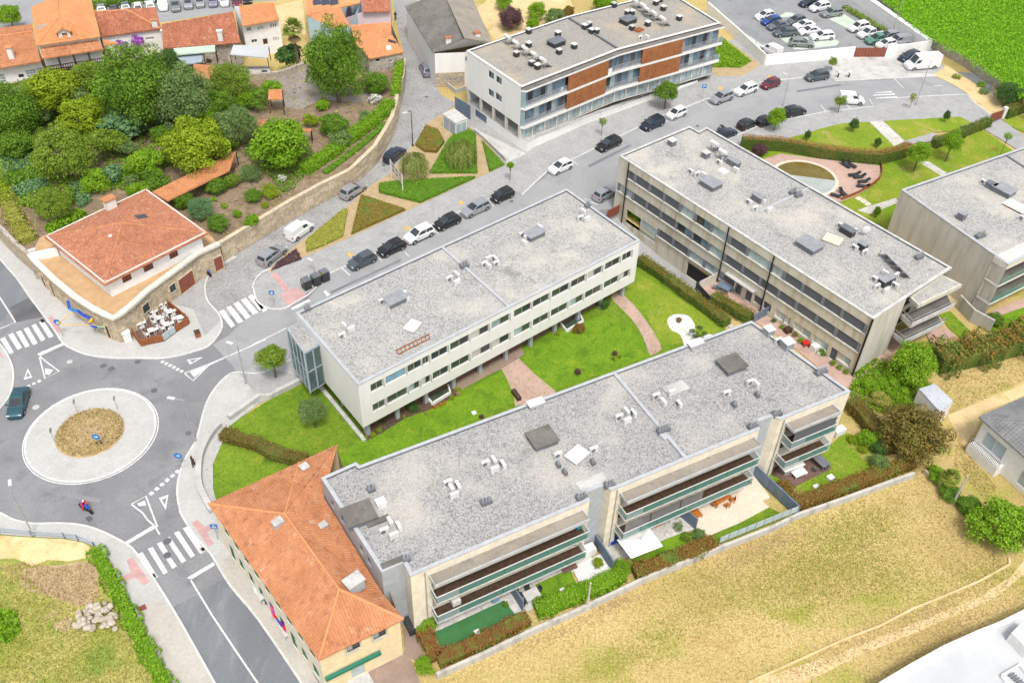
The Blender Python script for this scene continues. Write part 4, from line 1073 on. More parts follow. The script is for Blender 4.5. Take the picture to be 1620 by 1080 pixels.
# ================================================================== BLOCK E (upper,corten panels)
ZE = 10.6; TE = 1.6
Epx = [(738.3,80),(898.5,26),(1058,-14),(1139.7,36.3),(979,77.8),(824.6,137.4)]
Ew = [v2(P(x,y,ZE)) for x,y in Epx]
bE = thing('apartment_block',(Ew[5].x,Ew[5].y,0),'white block with rust-brown panels and glass balconies behind the street pavement','building')
WL = [Ew[0],Ew[5]]
lops = []
for t,x0,y0,x1,y1 in (('a2',1437,445,1470,495),('a2',1483,478,1517,527),('a2',1437,552,1470,605),('a2',1480,582,1517,632)):
 ua,za = wall_uv(*WL,Q(t,x0,y0)); ub,zb = wall_uv(*WL,Q(t,x1,y1)); lops.append((ua,ub,zb + .1,zb + 1.25))
facade(bE,WL[0],WL[1],4.0,ZE - .1,lops,'white_wall')
for o in lops: window(bE,*WL,*o,glass=['glass','glass_blue'],frame='grey_metal',nx=2)
walls(bE,[Ew[0],Ew[1],Ew[2],Ew[3]],0,ZE - .1,'white_wall',skip=(3,)) if area2([Ew[0],Ew[1],Ew[2],Ew[3]]) > 0 else None
mb = MB()
for a,b in ((Ew[1],Ew[0]),(Ew[2],Ew[1]),(Ew[3],Ew[2])):
 mb.quad((a.x,a.y,0),(b.x,b.y,0),(b.x,b.y,ZE - .1),(a.x,a.y,ZE - .1))
mb.build('wall','white_wall',bE)
flat_roof(bE,Ew,ZE,'gravel_warm','white',drop=.25)
MB().bar(PT('a3',380,108,ZE - .12),PT('a3',685,298,ZE - .12),.3,.22).build('parapet_divider','coping_dark',bE)
dl = (WL[1] - WL[0]); Ll = dl.length
gd0 = wall_uv(*WL,Q('f7',905,150))[0]; gd1 = wall_uv(*WL,Q('f7',1018,260))[0]
facade(bE,WL[0],WL[1],0,TE,[(gd0,gd1,.02,TE - .12)],'white_wall')
shutter_bay(bE,*WL,gd0,gd1,.02,TE - .12,'slat_grey',.15).name = 'garage_door'
for k in range(5):
 u = .3 + (Ll - .6) * k / 4
 MB().box(tuple(wall_pt(*WL,u,TE,-.22)),(.4,.4,4.0 - TE),atan2(dl.y,dl.x)).build('pillar','offwhite',bE)
mb = MB()
for z in (TE + .4,TE + .7,TE + .95): mb.bar(wall_pt(*WL,.3,z,-.1),wall_pt(*WL,Ll - .3,z,-.1),.04)
mb.build('gallery_railing','galv',bE)
inw = (Ew[1] - Ew[0]).normalized()
MB().quad(*[(q.x,q.y,z) for q,z in ((WL[0] + inw * 3.5,TE),(WL[1] + inw * 3.5,TE),(WL[1] + inw * 3.5,4.0),(WL[0] + inw * 3.5,4.0))]).build('recess_wall','concrete',bE)
MB().poly([(q.x,q.y,TE) for q in ccw([Ew[0],Ew[1],Ew[4],Ew[5]])]).build('terrace_floor','concrete',bE)
MB().poly([(q.x,q.y,4.0) for q in ccw(Ew)][::-1]).build('soffit','offwhite',bE)
fl = [Ew[5],Ew[4],Ew[3]]
ou = [v2(P(x,y,10.05)) for x,y in ((832.4,144),(981.5,85.6),(1147.5,41.5))]
ed = MB()
for i in (0,1):
 ed.prism([fl[i],fl[i + 1],ou[i + 1],ou[i]],9.75,10.05,bottom=True)
eo = ed.build('eave_slab','white',bE)
et = MB()
for i in (0,1):
 f0,f1 = fl[i],fl[i + 1]
 et.quad((ou[i].x,ou[i].y,10.06),(ou[i + 1].x,ou[i + 1].y,10.06),(f1.x,f1.y,10.3),(f0.x,f0.y,10.3))
et.build('eave_gutter','slate_roof',eo)
SEG = [(ou[0],ou[1]),(ou[1],ou[2])]
WSEG = [(fl[0],fl[1]),(fl[1],fl[2])]
def eu(px):
 """(segment, u) on the outer slab line for a photo pixel"""
 u,z = wall_uv(*SEG[0],px); L = (SEG[0][1] - SEG[0][0]).length
 if u <= L: return u
 return L + wall_uv(*SEG[1],px)[0]
LE0 = (SEG[0][1] - SEG[0][0]).length; LE1 = (SEG[1][1] - SEG[1][0]).length
def ept(u,z,out=0.0):
 return wall_pt(*SEG[0],u,z,out) if u <= LE0 else wall_pt(*SEG[1],u - LE0,z,out)
for z0,z1 in ((6.72,7.12),(3.55,3.98)):
 mb = MB()
 for i in (0,1): mb.prism([fl[i],fl[i + 1],ou[i + 1],ou[i]],z0,z1,bottom=True)
 mb.build('slab_band','white',bE)
for (z0,z1) in ((7.12,9.75),(3.98,6.72),(1.2,3.55)):
 for i in (0,1):
  a,b = WSEG[i]; L = (b - a).length; nw = int(L / 2.3)
  facade(bE,a,b,z0,z1,[(L * k / nw + .25,L * (k + 1) / nw - .02,z0 + .15,z1 - .3) for k in range(nw)],'slat_grey' if z0 > 2 else 'offwhite',.12)
  for k in range(nw):
   g = random.choice([['glass_blue','glass'],['glass_pale','glass_blue'],['glass','glass_pale'],['shutter','glass_blue']])
   window(bE,a,b,L * k / nw + .25,L * (k + 1) / nw - .02,z0 + .15,z1 - .3,g if z0 > 2 else ['glass_pale','glass_pale'],'grey_metal',.1,nx=2)
pu = [(eu(Q('a3',378,560)),eu(Q('a3',622,470))),(eu(Q('a3',830,370)),eu(Q('a3',1078,300)))]
pl2 = [(eu(Q('a3',372,630)),eu(Q('a3',610,540))),(eu(Q('a3',815,460)),eu(Q('a3',1063,390)))]
for (z0,z1,spans) in ((7.14,9.73,pu),(4.0,6.7,pl2)):
 for u0,u1 in spans:
  nn = 5
  for k in range(nn):
   p,r = u0 + (u1 - u0) * k / nn + .012,u0 + (u1 - u0) * (k + 1) / nn - .012
   for h0,h1 in ((z0,(z0 + z1) / 2 - .012),((z0 + z1) / 2 + .012,z1)):
    a,b,a2,b2 = ept(p,h0),ept(r,h0),ept(p,h0,-.06),ept(r,h0,-.06)
    MB().prism([v2(a),v2(b),v2(b2),v2(a2)],h0,h1,bottom=True).build('rust_panel','corten_panel',bE)
 gaps = [(0.1,spans[0][0]),(spans[0][1],spans[1][0]),(spans[1][1],LE0 + LE1 - .1)]
 for u0,u1 in gaps:
  nn = max(2,int((u1 - u0) / 1.5)); mb = MB()
  for k in range(nn):
   p,r = u0 + (u1 - u0) * k / nn + .04,u0 + (u1 - u0) * (k + 1) / nn - .04
   a,b = ept(p,z0,-.12),ept(r,z0,-.12)
   MB().quad((a.x,a.y,z0),(b.x,b.y,z0),(b.x,b.y,z0 + .95),(a.x,a.y,z0 + .95)).build('glass_panel','mesh_grey',bE)
   mb.bar((a.x,a.y,z0),(a.x,a.y,z0 + 1.0),.04)
  pts = [ept(u0 + (u1 - u0) * k / 6,z0 + 1.0,-.12) for k in range(7)]
  for k in range(6): mb.bar(pts[k],pts[k + 1],.045)
  mb.build('balcony_railing','galv',bE)
for a,b in ((fl[0],ou[0]),(fl[2],ou[2])):
 for z0 in (7.12,3.98):
  MB().quad((a.x,a.y,z0),(b.x,b.y,z0),(b.x,b.y,z0 + (2.6 if a is fl[0] else .95)),(a.x,a.y,z0 + (2.6 if a is fl[0] else .95))).build('glass_panel','balustrade_pale',bE)
tp = [v2(q) for q in PL('a3 130 935 180 900 480 765 920 600 1170 505')]
hz = [TE,TE - .05,TE - .3,.9,.5]
inn_ = [Ew[5].lerp(Ew[4],t) for t in (0,.05,.35,.85,1)]
mb = MB()
for i in range(4):
 mb.quad((tp[i].x,tp[i].y,0),(tp[i + 1].x,tp[i + 1].y,0),(tp[i + 1].x,tp[i + 1].y,hz[i + 1]),(tp[i].x,tp[i].y,hz[i]))
 mb.mat(1); mb.quad((tp[i].x,tp[i].y,hz[i] - .01),(tp[i + 1].x,tp[i + 1].y,hz[i + 1] - .01),(inn_[i + 1].x,inn_[i + 1].y,hz[i + 1] - .01),(inn_[i].x,inn_[i].y,hz[i] - .01)); mb.mat(0)
mb.quad((tp[0].x,tp[0].y,0),(tp[0].x,tp[0].y,TE),(Ew[5].x,Ew[5].y,TE),(Ew[5].x,Ew[5].y,0))
te = mb.build('street_terrace',['white_wall','concrete'],bE)
mb = MB()
for k in range(9):
 a = tp[1].lerp(tp[4],k / 8); h = TE - .05 + (.5 - TE) * k / 8; mb.bar((a.x,a.y,h),(a.x,a.y,h + .95),.05)
for dz in (.5,.95): mb.bar((tp[1].x,tp[1].y,TE - .05 + dz),(tp[4].x,tp[4].y,.5 + dz),.05)
mb.build('terrace_rail','galv',te)
s0 = v2(PT('f7',1400,470)); s1 = v2(PT('f7',1475,445)); up_ = (v2(PT('f7',1350,350)) - v2(PT('f7',1440,455)))
for k in range(7):
 q = s0.lerp(s1,.5) + up_ * (k / 8)
 MB().box((q.x,q.y,.1),(1.6,.45,.2 + k * .2),atan2((s1 - s0).y,(s1 - s0).x)).build('step','concrete',te)
for sp,c_ in ((('a3',160,775,340,715),'glass_pale'),(('a3',550,610,760,560),'glass_pale')):
 pass
q = PT('a3',1240,440); MB().cyl((q.x,q.y,0),.2,3.6,10).build('pillar','offwhite',bE)
# ================================================================== CAFE HOUSE ON THE CORNER (stone base,terrace,hip roof)
ZT = 3.7
tpx = 'b1 180 505 215 548 330 660 450 760 560 832 640 872 688 893 740 862 820 795 900 722 1050 612 1200 500 1335 438'
tout = [v2(q) for q in PL(tpx,ZT + .5)]
front = tout[:]
back = [v2(q) for q in PL('b1 1290 400 900 130 240 410',ZT)]
hc = thing('corner_house',(front[6].x,front[6].y,0),'stone-based corner house with red-brown hip roof above the cafe terrace','house')
mb = MB()
for i in range(len(front) - 1):
 a,b = front[i],front[i + 1]
 mb.quad((a.x,a.y,0),(b.x,b.y,0),(b.x,b.y,ZT + .45),(a.x,a.y,ZT + .45))
sw = mb.build('stone_base_wall','stone_wall',hc)
MB().strip(front,.75,ZT + .2,ZT + .5).build('terrace_parapet','offwhite',hc)
MB().poly([(q.x,q.y,ZT) for q in ccw(front + back)]).build('terrace_floor','terrace_tile',hc)
def stone_courses(parent,pts,z0,z1,mats,cw=(.6,1.3),ch=.45,proud=.05,maxn=150,name='stone_block',side=1):
 n = 0; k = 0
 d_tot = 0
 for i in range(len(pts) - 1):
  a,b = pts[i],pts[i + 1]; L = (b - a).length; d = (b - a).normalized(); nn = Vector((d.y,-d.x)) * side
  z = z0
  while z < z1 - .1:
   h = min(ch * rnd(.85,1.15),z1 - z); u = 0
   while u < L - .05:
    w = min(rnd(*cw),L - u)
    if w > .2 and n < maxn:
     p,r = a + d * (u + .02),a + d * (u + w - .02); o = nn * (proud * rnd(.5,1.3))
     MB().prism([p,r,r + o,p + o],z + .015,z + h - .015,bottom=True).build(name,random.choice(mats),parent); n += 1
    u += w
   z += h
 return n
mottle('stone_b',[(.50,.41,.29),(.57,.48,.35),(.40,.32,.22)],.8,4,.2,.95,bmp=.4)
mottle('stone_c',[(.39,.32,.22),(.46,.39,.28),(.34,.29,.21)],.8,4,.2,.95,bmp=.4)
stone_courses(sw,front[1:7],.1,ZT + .15,['stone_wall','stone_b','stone_c'],(.7,1.5),.55,.05,120)
stone_courses(sw,front[6:],.1,ZT + .15,['stone_wall','stone_b','stone_c'],(.7,1.5),.55,.05,160)
def base_open(t,x0,y0,x1,y1,mat,name,i,zz=None):
 a,b = front[i],front[i + 1]
 if i >= 6: y0,y1 = y1,y0
 ua,za = wall_uv(a,b,Q(t,x0,y0)); ub,zb = wall_uv(a,b,Q(t,x1,y1)); u0,u1 = min(ua,ub),max(ua,ub); z0,z1 = zz or (max(.14,min(za,zb)),max(za,zb))
 f = MB()
 for p,q in (((u0,z0),(u0,z1)),((u1,z0),(u1,z1)),((u0,z1),(u1,z1)),((u0,z0),(u1,z0))):
  f.bar(wall_pt(a,b,*p,.09),wall_pt(a,b,*q,.09),.14,.12)
 o = f.build(name,'stone_b',hc)
 MB().quad(*[wall_pt(a,b,u,z,.10) for u,z in ((u0,z0),(u1,z0),(u1,z1),(u0,z1))]).build('leaf',mat,o)
base_open('b1',1305,510,1350,575,'rust_brown','door',11,(.15,2.3)); base_open('b1',1088,640,1180,700,'rust_brown','garage_door',10,(.15,2.5))
base_open('b1',1030,685,1065,725,'glass','window',9,(1.4,2.6)); base_open('b1',868,815,908,855,'glass','window',8,(1.5,2.8))
base_open('b1',645,955,680,1000,'wood_dark','door',5,(.15,2.3)); base_open('b1',255,650,300,730,'wood_dark','door',1,(.15,2.3)); base_open('b1',300,700,325,745,'wood_dark','door',2,(.15,2.3))
ZE_ = 6.3
eav = [PT('b1',x,y,ZE_) for x,y in ((268,405),(637,700),(1272,382),(895,112))]
apex = PT('b1',745,320,8.7)
ec = sum((v2(q) for q in eav),Vector((0,0))) / 4
wv = [ec.lerp(v2(q),.90) for q in eav]
fo = win_on(hc,wv[1],wv[2],[('b1',752,640,800,685),('b1',882,578,935,620),('b1',1037,500,1085,535)])
fo = [(o[0],o[1],4.75,5.75) for o in fo]
facade(hc,wv[1],wv[2],ZT,ZE_,fo,'render_white')
for o in fo: window(hc,wv[1],wv[2],*o,glass='rust_brown',frame='wood_dark',nx=2)
mb = MB()
for a,b in ((wv[0],wv[1]),(wv[2],wv[3]),(wv[3],wv[0])): mb.quad((a.x,a.y,0 if a is not wv[0] else ZT),(b.x,b.y,0 if a is not wv[0] else ZT),(b.x,b.y,ZE_),(a.x,a.y,ZE_))
mb.build('wall','render_white',hc)
tiled_roof(hc,[[eav[i],eav[(i + 1) % 4],apex] for i in range(4)],'tile_red',.27,.06,.42,'tile_orange',[(eav[i],apex) for i in range(4)])
gb = MB()
for i in range(4):
 a,b = eav[i].lerp(apex,.035),eav[(i + 1) % 4].lerp(apex,.035); gb.bar(a + Vector((0,0,.1)),b + Vector((0,0,.1)),.14,.1)
gb.build('gutter','white',hc)
q = PT('b1',668,195,7.6); rz = atan2((wv[2] - wv[1]).y,(wv[2] - wv[1]).x)
ch = chimney(hc,(q.x,q.y,6.0),1.3,1.0,2.2,rz,'white','tile_orange')
q = PT('b1',680,420,7.5); MB().cyl((q.x,q.y,q.z - .1),.14,.6,8).cyl((q.x,q.y,q.z + .5),.24,.12,8).build('flue','white_metal',hc)
q = PT('b1',862,285,7.6)
nf_ = (eav[3] - eav[2]).cross(apex - eav[2]).normalized(); nf_ = nf_ if nf_.z > 0 else -nf_
h = plane_hit(Q('b1',862,285),apex,nf_)
ee = (eav[3] - eav[2]).normalized(); dd = nf_.cross(ee)
MB().poly([h + ee * a + dd * b + nf_ * .16 for a,b in ((-.5,-.7),(.5,-.7),(.5,.7),(-.5,.7))]).build('roof_window','glass',hc)
mb = MB(); a,b = PT('b1',180,505,ZT + 1.2),PT('b1',345,470,ZT + 1.2)
mb.bar((a.x,a.y,ZT + .6),(b.x,b.y,ZT + .6),.3,1.2).build('terrace_screen_wall','render_white',hc)
q = PT('b1',205,515,ZT + .3); MB().box((q.x,q.y,ZT + .5),(.9,.4,.7),.6).build('ac_casing','white_metal',hc)
GZ = 2.6
gout = [v2(q) for q in PL('b1 -260 60 0 340 90 432 172 500',3.0)] + [v2(front[0])] + [v2(q) for q in PL('b1 260 420 895 120 1275 390 1335 438',ZT)]
gl_ = [v2(q) for q in PL('b1 1335 440 p 410 346 460 316 504 292 553 268 592 231 612 199 620 184 626 162 630 140 637 117 639 92',3.0)]
gtop = [v2(q) for q in PL('a2 880 380 700 420 600 560 330 420 150 460 100 480 e1 1500 500 900 640 400 700 0 830 -300 900',2.6)]
gpoly = gout[:4] + [v2(front[0])] + [v2(q) for q in PL('b1 1320 430',3.0)] + gl_[1:] + gtop
garden = struct(MB().prism(gpoly,0,GZ).build('garden_terrace','soil'))
wtop = gl_
lw_ = thing('rubble_wall',(wtop[0].x,wtop[0].y,0),'tan granite wall holding the hedge-topped garden beside the cobbled lane','wall')
MB().strip(wtop,.5,0,2.95).build('wall_core','rubble_wall',lw_)
MB().strip(wtop,.62,2.951,3.05).build('coping_course','stone_b',lw_)
stone_courses(lw_,offset_line(wtop,-.25),.1,2.9,['stone_wall','stone_b','stone_c'],(.7,1.6),.55,.05,260)
wl2 = [v2(q) for q in PL('b1 -260 60 0 340 90 432 172 500',3.0)] + [v2(front[0])]
lw2 = thing('rubble_wall',(wl2[1].x,wl2[1].y,0),'old stone wall beside the road at the left edge below the vegetable plot','wall')
MB().strip(wl2,.5,0,2.95).build('wall_core','rubble_wall',lw2)
stone_courses(lw2,offset_line(wl2,-.25),.1,2.9,['stone_wall','stone_c','rubble_wall'],(.7,1.5),.6,.05,110)
# ================================================================== YELLOW BUILDING WITH ORANGE ROOF (front left)
hy = thing('yellow_building',(PT('p',520,1060).x,PT('p',520,1060).y,0),'yellow-rendered building with long orange tiled roof beside the zebra crossing','building')
ZY,ZR = 6.4,8.6
H1 = PT('f8',905,140,ZR); H2 = PT('d2',195,50,ZR)
E1 = PT('d2',402,940,ZY); E2 = PT('d2',920,690,ZY); E3 = PT('c1',1270,990,ZY)
left = [H2,E3,E1,H1]
nl = (E1 - H1).cross(H2 - H1).normalized()
E3 = plane_hit(Q('c1',1270,990),H1,nl)
nr = (H2 - H1).cross(E2 - H1).normalized()
T_ = PT('c2',283,738,ZY); T2 = PT('c2',515,630,ZY + .1)
dW = (Cw[0] - Cw[15]).normalized(); nW = Vector((-dW.y,dW.x))
if nW.dot(v2(H1) - Cw[15]) < 0: nW = -nW
w_ = Cw[15] + nW * .12; W1 = Vector((w_.x,w_.y,5.9)); w_ = Cw[0] + nW * .12; W2 = Vector((w_.x,w_.y,6.5))
lf = [H2,E3,E1,H1]
rfaces = [lf,[H1,E1,E2],[H2,T_,T2],[H2,T2,W2],[H2,W2,W1],[H2,W1,H1],[H1,W1,E2],[H2,E3,T_]]
tiled_roof(hy,rfaces,'tile_orange',.27,.06,.42,'tile_new',[(H1,E1),(H1,E2),(H1,H2),(H2,T_),(H2,E3)])
yc = (v2(E1) + v2(E2) + v2(E3) + v2(T2)) / 4
wy = [v2(E3) * .97 + yc * .03,v2(E1) * .955 + yc * .045,v2(E2) * .955 + yc * .045,v2(T2) * .97 + yc * .03]
yops = [(o[0],o[1],4.55,5.65) for o in win_on(hy,wy[1],wy[2],[('f8',965,530,1050,600),('f8',1148,440,1230,510)])]
du = win_on(hy,wy[1],wy[2],[('f8',990,640,1075,720)])[0]
facade(hy,wy[1],wy[2],0,ZY,yops + [(du[0],du[1],.15,2.35)],'render_yellow')
for o in yops: window(hy,wy[1],wy[2],*o,glass=['glass_pale','glass'],frame='dark_metal',nx=2,sill='concrete_edge')
for o in yops:
 for s_ in (o[0] - .12,o[1] + .12): MB().bar(wall_pt(wy[1],wy[2],s_,o[2] - .1,.03),wall_pt(wy[1],wy[2],s_,o[3] + .1,.03),.16,.05).build('window_jamb','concrete_edge',hy)
MB().quad(*[wall_pt(wy[1],wy[2],u,z,-.1) for u,z in ((du[0],.15),(du[1],.15),(du[1],2.35),(du[0],2.35))]).build('door','shutter_pale',hy)
a = wall_pt(wy[1],wy[2],.1,2.65,.25); b = wall_pt(wy[1],wy[2],5.2,2.65,.25); MB().bar(a,b,.3,.35).build('green_fascia','green_paint',hy)
Ly = (wy[1] - wy[0]).length; yl = []
for k in range(9):
 u = 2.0 + k * (Ly - 4.0) / 8; yl.append((u,u + 1.1,.9 if k % 3 else .15,2.6)); yl.append((u,u + 1.1,4.1,5.7))
facade(hy,wy[0],wy[1],0,ZY,yl,'render_cream')
for o in yl: window(hy,wy[0],wy[1],*o,glass='glass',frame='green_paint',nx=1)
mb = MB()
for a,b in ((wy[2],wy[3]),(wy[3],wy[0])): mb.quad((a.x,a.y,0),(b.x,b.y,0),(b.x,b.y,ZY - .3),(a.x,a.y,ZY - .3))
mb.build('wall','render_yellow',hy)
for (t,x,y,w,d,hh) in (('c2',325,800,.75,.75,1.7),('d2',155,95,.9,.7,.75),('d2',430,108,.7,.6,.6),('d2',620,470,1.5,1.1,1.2)):
 hp = plane_hit(Q(t,x,y + 20),H1,nr if x > 200 else nl)
 c_ = MB().box((hp.x,hp.y,hp.z - .3),(w,d,hh),.75).build('chimney','render_grey',hy)
 MB().box((hp.x,hp.y,hp.z - .296 + hh),(w * 1.12,d * 1.12,.12),.75).build('chimney_cap','concrete',c_)
# ================================================================== OLD HOUSES ACROSS THE TOP LEFT
def old_house(label,base,ze,zr,faces,wallpts,wallmat,roofmat,ridges=(),ops=(),fine=False,z0=0.0,cat='house',name='house',prof=PROF):
 q = PT(*base)
 h = thing(name,(q.x,q.y,0),label,cat)
 fs = [face3(f) for f in faces]
 rd_ = [(PT(*a),PT(*b)) for a,b in ridges]
 tiled_roof(h,fs,roofmat,.3 if fine else .34,.06,.45 if fine else None,'tile_new' if roofmat.startswith('tile') else 'slate_roof_pale',rd_,prof)
 wp = [v2(PT(t,x,y,ze)) for t,x,y in wallpts]
 if area2(wp) < 0: wp = wp[::-1]
 for i in range(len(wp)):
  a,b = wp[i],wp[(i + 1) % len(wp)]
  oo = []
  for (t,x0,y0,x1,y1,gls,nx,nz) in ops:
   ua,za = wall_uv(a,b,Q(t,x0,y1)); ub,zb = wall_uv(a,b,Q(t,x1,y0)); L = (b - a).length
   d = (b - a); nrm = Vector((d.y,-d.x,0))
   if nrm.y > 0: continue
   if 0 < min(ua,ub) and max(ua,ub) < L and 0 <= min(za,zb) and max(za,zb) < ze: oo.append((min(ua,ub),max(ua,ub),min(za,zb),max(za,zb),gls,nx,nz))
  facade(h,a,b,z0,ze - .05,[o[:4] for o in oo],wallmat,.15)
  for o in oo: window(h,a,b,*o[:4],glass=o[4],frame='white',nx=o[5],nz=o[6],depth=.12)
 return h,fs
h,fs = old_house('long white single-storey house with terracotta roof at the upper left corner',('e1',100,830),4.6,6.8,
[[('e1',390,585,4.8),('e1',-200,680,4.8),('e1',-200,372,7.0),('e1',312,302,None)],[('e1',312,302,7.0),('e1',-200,372,7.0),('e1',-200,290,5.4),('e1',300,235,None)]],
[('e1',-200,665),('e1',385,572),('e1',300,330),('e1',-200,400)],'render_white','tile_orange',[(('e1',312,302,7.0),('e1',-200,372,7.0))],
[('e1',180,700,225,745,'glass',1,1),('e1',262,655,335,740,'glass_pale',3,3),('e1',350,640,400,690,'glass_pale',2,2),('e1',-20,700,40,800,'glass_pale',2,3)],fine=True)
q = PT('e1',120,560,5.2); chimney(h,(q.x,q.y,4.6),.8,.8,2.6,.2,'white','tile_new')
h,fs = old_house('tall orange-roofed house with white dormers and dark timber balcony, upper left',('e1',680,720),7.6,11,
[[('e1',950,352,7.8),('e1',347,437,7.8),('e1',560,165,10.8)],[('e1',347,437,7.8),('e1',300,72,7.8),('e1',545,-40,10.8),('e1',560,165,None)],[('e1',560,165,10.8),('e1',545,-40,10.8),('e1',855,-40,7.8),('e1',950,352,None)]],
[('e1',360,435),('e1',940,352),('e1',850,-20),('e1',310,70)],'render_white','tile_new',[(('e1',560,165,10.8),('e1',545,-40,10.8)),(('e1',560,165,10.8),('e1',347,437,7.8)),(('e1',560,165,10.8),('e1',950,352,7.8))],fine=True)
pf = face3([('e1',385,445,7.3),('e1',920,368,7.3),('e1',985,470,5.9),('e1',398,562,None)])
tiled_roof(h,[pf],'tile_orange',.3,.06,.45).name = 'porch_roof'
pf2 = face3([('e1',965,370,5.6),('e1',1120,410,5.0),('e1',985,445,4.6)])
tiled_roof(h,[pf2],'tile_new',.3,.06,None).name = 'porch_roof'
a,b = PT('e1',405,560,5.8),PT('e1',975,475,5.8); zb = 3.4
bd = (b - a).normalized(); bn = Vector((bd.y,-bd.x,0)).normalized()
bal = MB().prism([v2(a),v2(b),v2(b - bn * 2.0),v2(a - bn * 2.0)],zb - .25,zb,bottom=True).build('balcony','wood_dark',h)
mb = MB(); L = (b - a).length
for k in range(5):
 p = a.lerp(b,k / 4); mb.bar((p.x,p.y,0),(p.x,p.y,5.8),.22)
mb.bar((a.x,a.y,zb + 1.0),(b.x,b.y,zb + 1.0),.12); mb.bar((a.x,a.y,zb + .1),(b.x,b.y,zb + .1),.12)
mb.build('balcony_post','wood_dark',bal)
for k in range(26):
 p = a.lerp(b,(k + .5) / 26); MB().bar((p.x,p.y,zb + .16),(p.x,p.y,zb + .95),.16,.05).build('baluster','wood_dark',bal)
a2,b2 = a - bn * 1.9,b - bn * 1.9
facade(h,v2(a2),v2(b2),0,7.2,[(1.5,3.0,3.5,5.4),(4.5,6.0,3.5,5.4),(8,9.5,3.5,5.4)],'render_white')
for o in [(1.5,3.0,3.5,5.4),(4.5,6.0,3.5,5.4),(8,9.5,3.5,5.4)]: window(h,v2(a2),v2(b2),*o,glass='glass',frame='wood_dark')
for (x0,y0,x1,y1,kind) in ((548,300,668,370,'win'),(330,235,478,290,'gable')):
 if kind == 'win':
  A_,B_ = PT('e1',x0 + 18,y1,8.2),PT('e1',x1 + 8,y1 - 12,8.2); A2,B2 = v2(A_),v2(B_); L = (B2 - A2).length
  dw = facade(h,A2,B2,7.9,9.3,[(L * .3,L * .75,8.15,9.1)],'white'); dw.name = 'dormer'
  window(dw,A2,B2,L * .3,L * .75,8.15,9.1,glass='glass',frame='white',nx=3,nz=2)
  rp0 = PT('e1',578,240,10.1); f1 = [PT('e1',530,295,9.4),rp0,PT('e1',570,160,10.6)]
  dn = (B2 - A2).normalized(); nn = Vector((-dn.y,dn.x,0)); c0 = Vector(((A2 + B2) / 2).to_tuple() + (10.0,)); bk_ = c0 + nn * 3.2
  L3 = Vector((A2.x,A2.y,9.3)) - Vector((dn.x,dn.y,0)) * .3 - nn * .3; R3 = Vector((B2.x,B2.y,9.3)) + Vector((dn.x,dn.y,0)) * .3 - nn * .3; c1 = c0 - nn * .3
  tiled_roof(h,[[L3,c1,bk_,L3 + nn * 2.4],[R3,R3 + nn * 2.4,bk_,c1]],'tile_new',.3,.05,None,ridges=[(c1,bk_)]).name = 'dormer_roof'
  MB().add([(A2.x,A2.y,9.25),(B2.x,B2.y,9.25),tuple(c0)],[(0,1,2)]).build('dormer_gable','white',h)
 else:
  A_,B_,C_ = PT('e1',335,243,9.9),PT('e1',480,222,9.9),PT('e1',355,290,8.9)
  MB().add([tuple(A_),tuple(B_),tuple(C_)],[(0,2,1)]).build('dormer_gable','white',h)
h,fs = old_house('white outbuilding with mottled brown tile roof behind the purple-flowering shrub',('e1',1250,420),4.6,6.6,
[[('e1',958,352,4.8),('e1',1528,275,4.8),('e1',1205,95,6.9),('e1',895,118,None)],[('e1',1528,275,4.8),('e1',1478,70,4.8),('e1',1205,95,6.9)],[('e1',1478,70,4.8),('e1',890,110,4.8),('e1',895,118,6.9)]],
[('e1',968,352),('e1',1518,278),('e1',1470,75),('e1',900,120)],'render_white','tile_brown',[(('e1',1205,95,6.9),('e1',1528,275,4.8)),(('e1',1205,95,6.9),('e1',895,118,6.9))],
[('e1',1385,350,1460,385,'glass_pale',3,1)],fine=True)
q = PT('e1',1470,235,5.4); chimney(h,(q.x,q.y,4.6),.9,.6,1.6,.2,'white','tile_orange')
h,fs = old_house('long low house with rusty red tile roof and two white chimneys',('e2',450,440),4.2,6.0,
[[('e2',845,408,4.4),('e2',108,462,4.4),('e2',95,232,6.6),('e2',775,112,None)]],
[('e2',112,455),('e2',840,405),('e2',770,120),('e2',95,235)],'rubble_wall','tile_brown',(),fine=True)
for x,y,hh in ((122,335,1.6),(655,370,2.2)):
 q = PT('e2',x,y,5.0); chimney(h,(q.x,q.y,4.2),.8,.6,hh,.15,'white','white')
h,fs = old_house('white two-storey house with bright orange roof beside the palm tree',('e2',1000,440),6.0,7.6,
[[('e2',1205,190,6.3),('e2',862,252,6.3),('e2',828,60,7.6),('e2',1160,22,None)]],
[('e2',862,245),('e2',1100,205),('e2',1210,190),('e2',1160,25),('e2',780,60)],'render_white','tile_new',(),
[('e2',905,258,942,300,'glass',2,2),('e2',1005,248,1060,285,'glass_pale',2,2),('e2',950,370,1000,412,'glass',2,1),('e2',1060,365,1100,430,'wood_dark',1,1),('e2',1128,225,1138,265,'glass',1,1),('e2',1150,222,1160,262,'glass',1,1),('e2',1172,220,1182,258,'glass',1,1),('e2',1155,355,1163,390,'glass',1,1),('e2',1175,352,1183,388,'glass',1,1),('e2',1197,350,1205,385,'glass',1,1)],fine=True)
h,fs = old_house('pale blue house with orange roof and dark solar panels',('a2',420,240),6.4,8.4,
[[('a2',330,92,6.6),('a2',310,-60,6.6),('a2',520,-60,8.2),('a2',535,48,None)],[('a2',535,48,8.2),('a2',520,-60,8.2),('a2',660,-60,7.0),('a2',655,20,None)],[('a2',330,92,6.6),('a2',535,48,8.2),('a2',592,160,6.0),('a2',490,185,None)]],
[('a2',332,95),('a2',500,180),('a2',592,160),('a2',660,0),('a2',640,-60),('a2',310,-60)],'render_blue','tile_new',(),
[('a2',548,190,580,222,'glass',2,1)],fine=True)
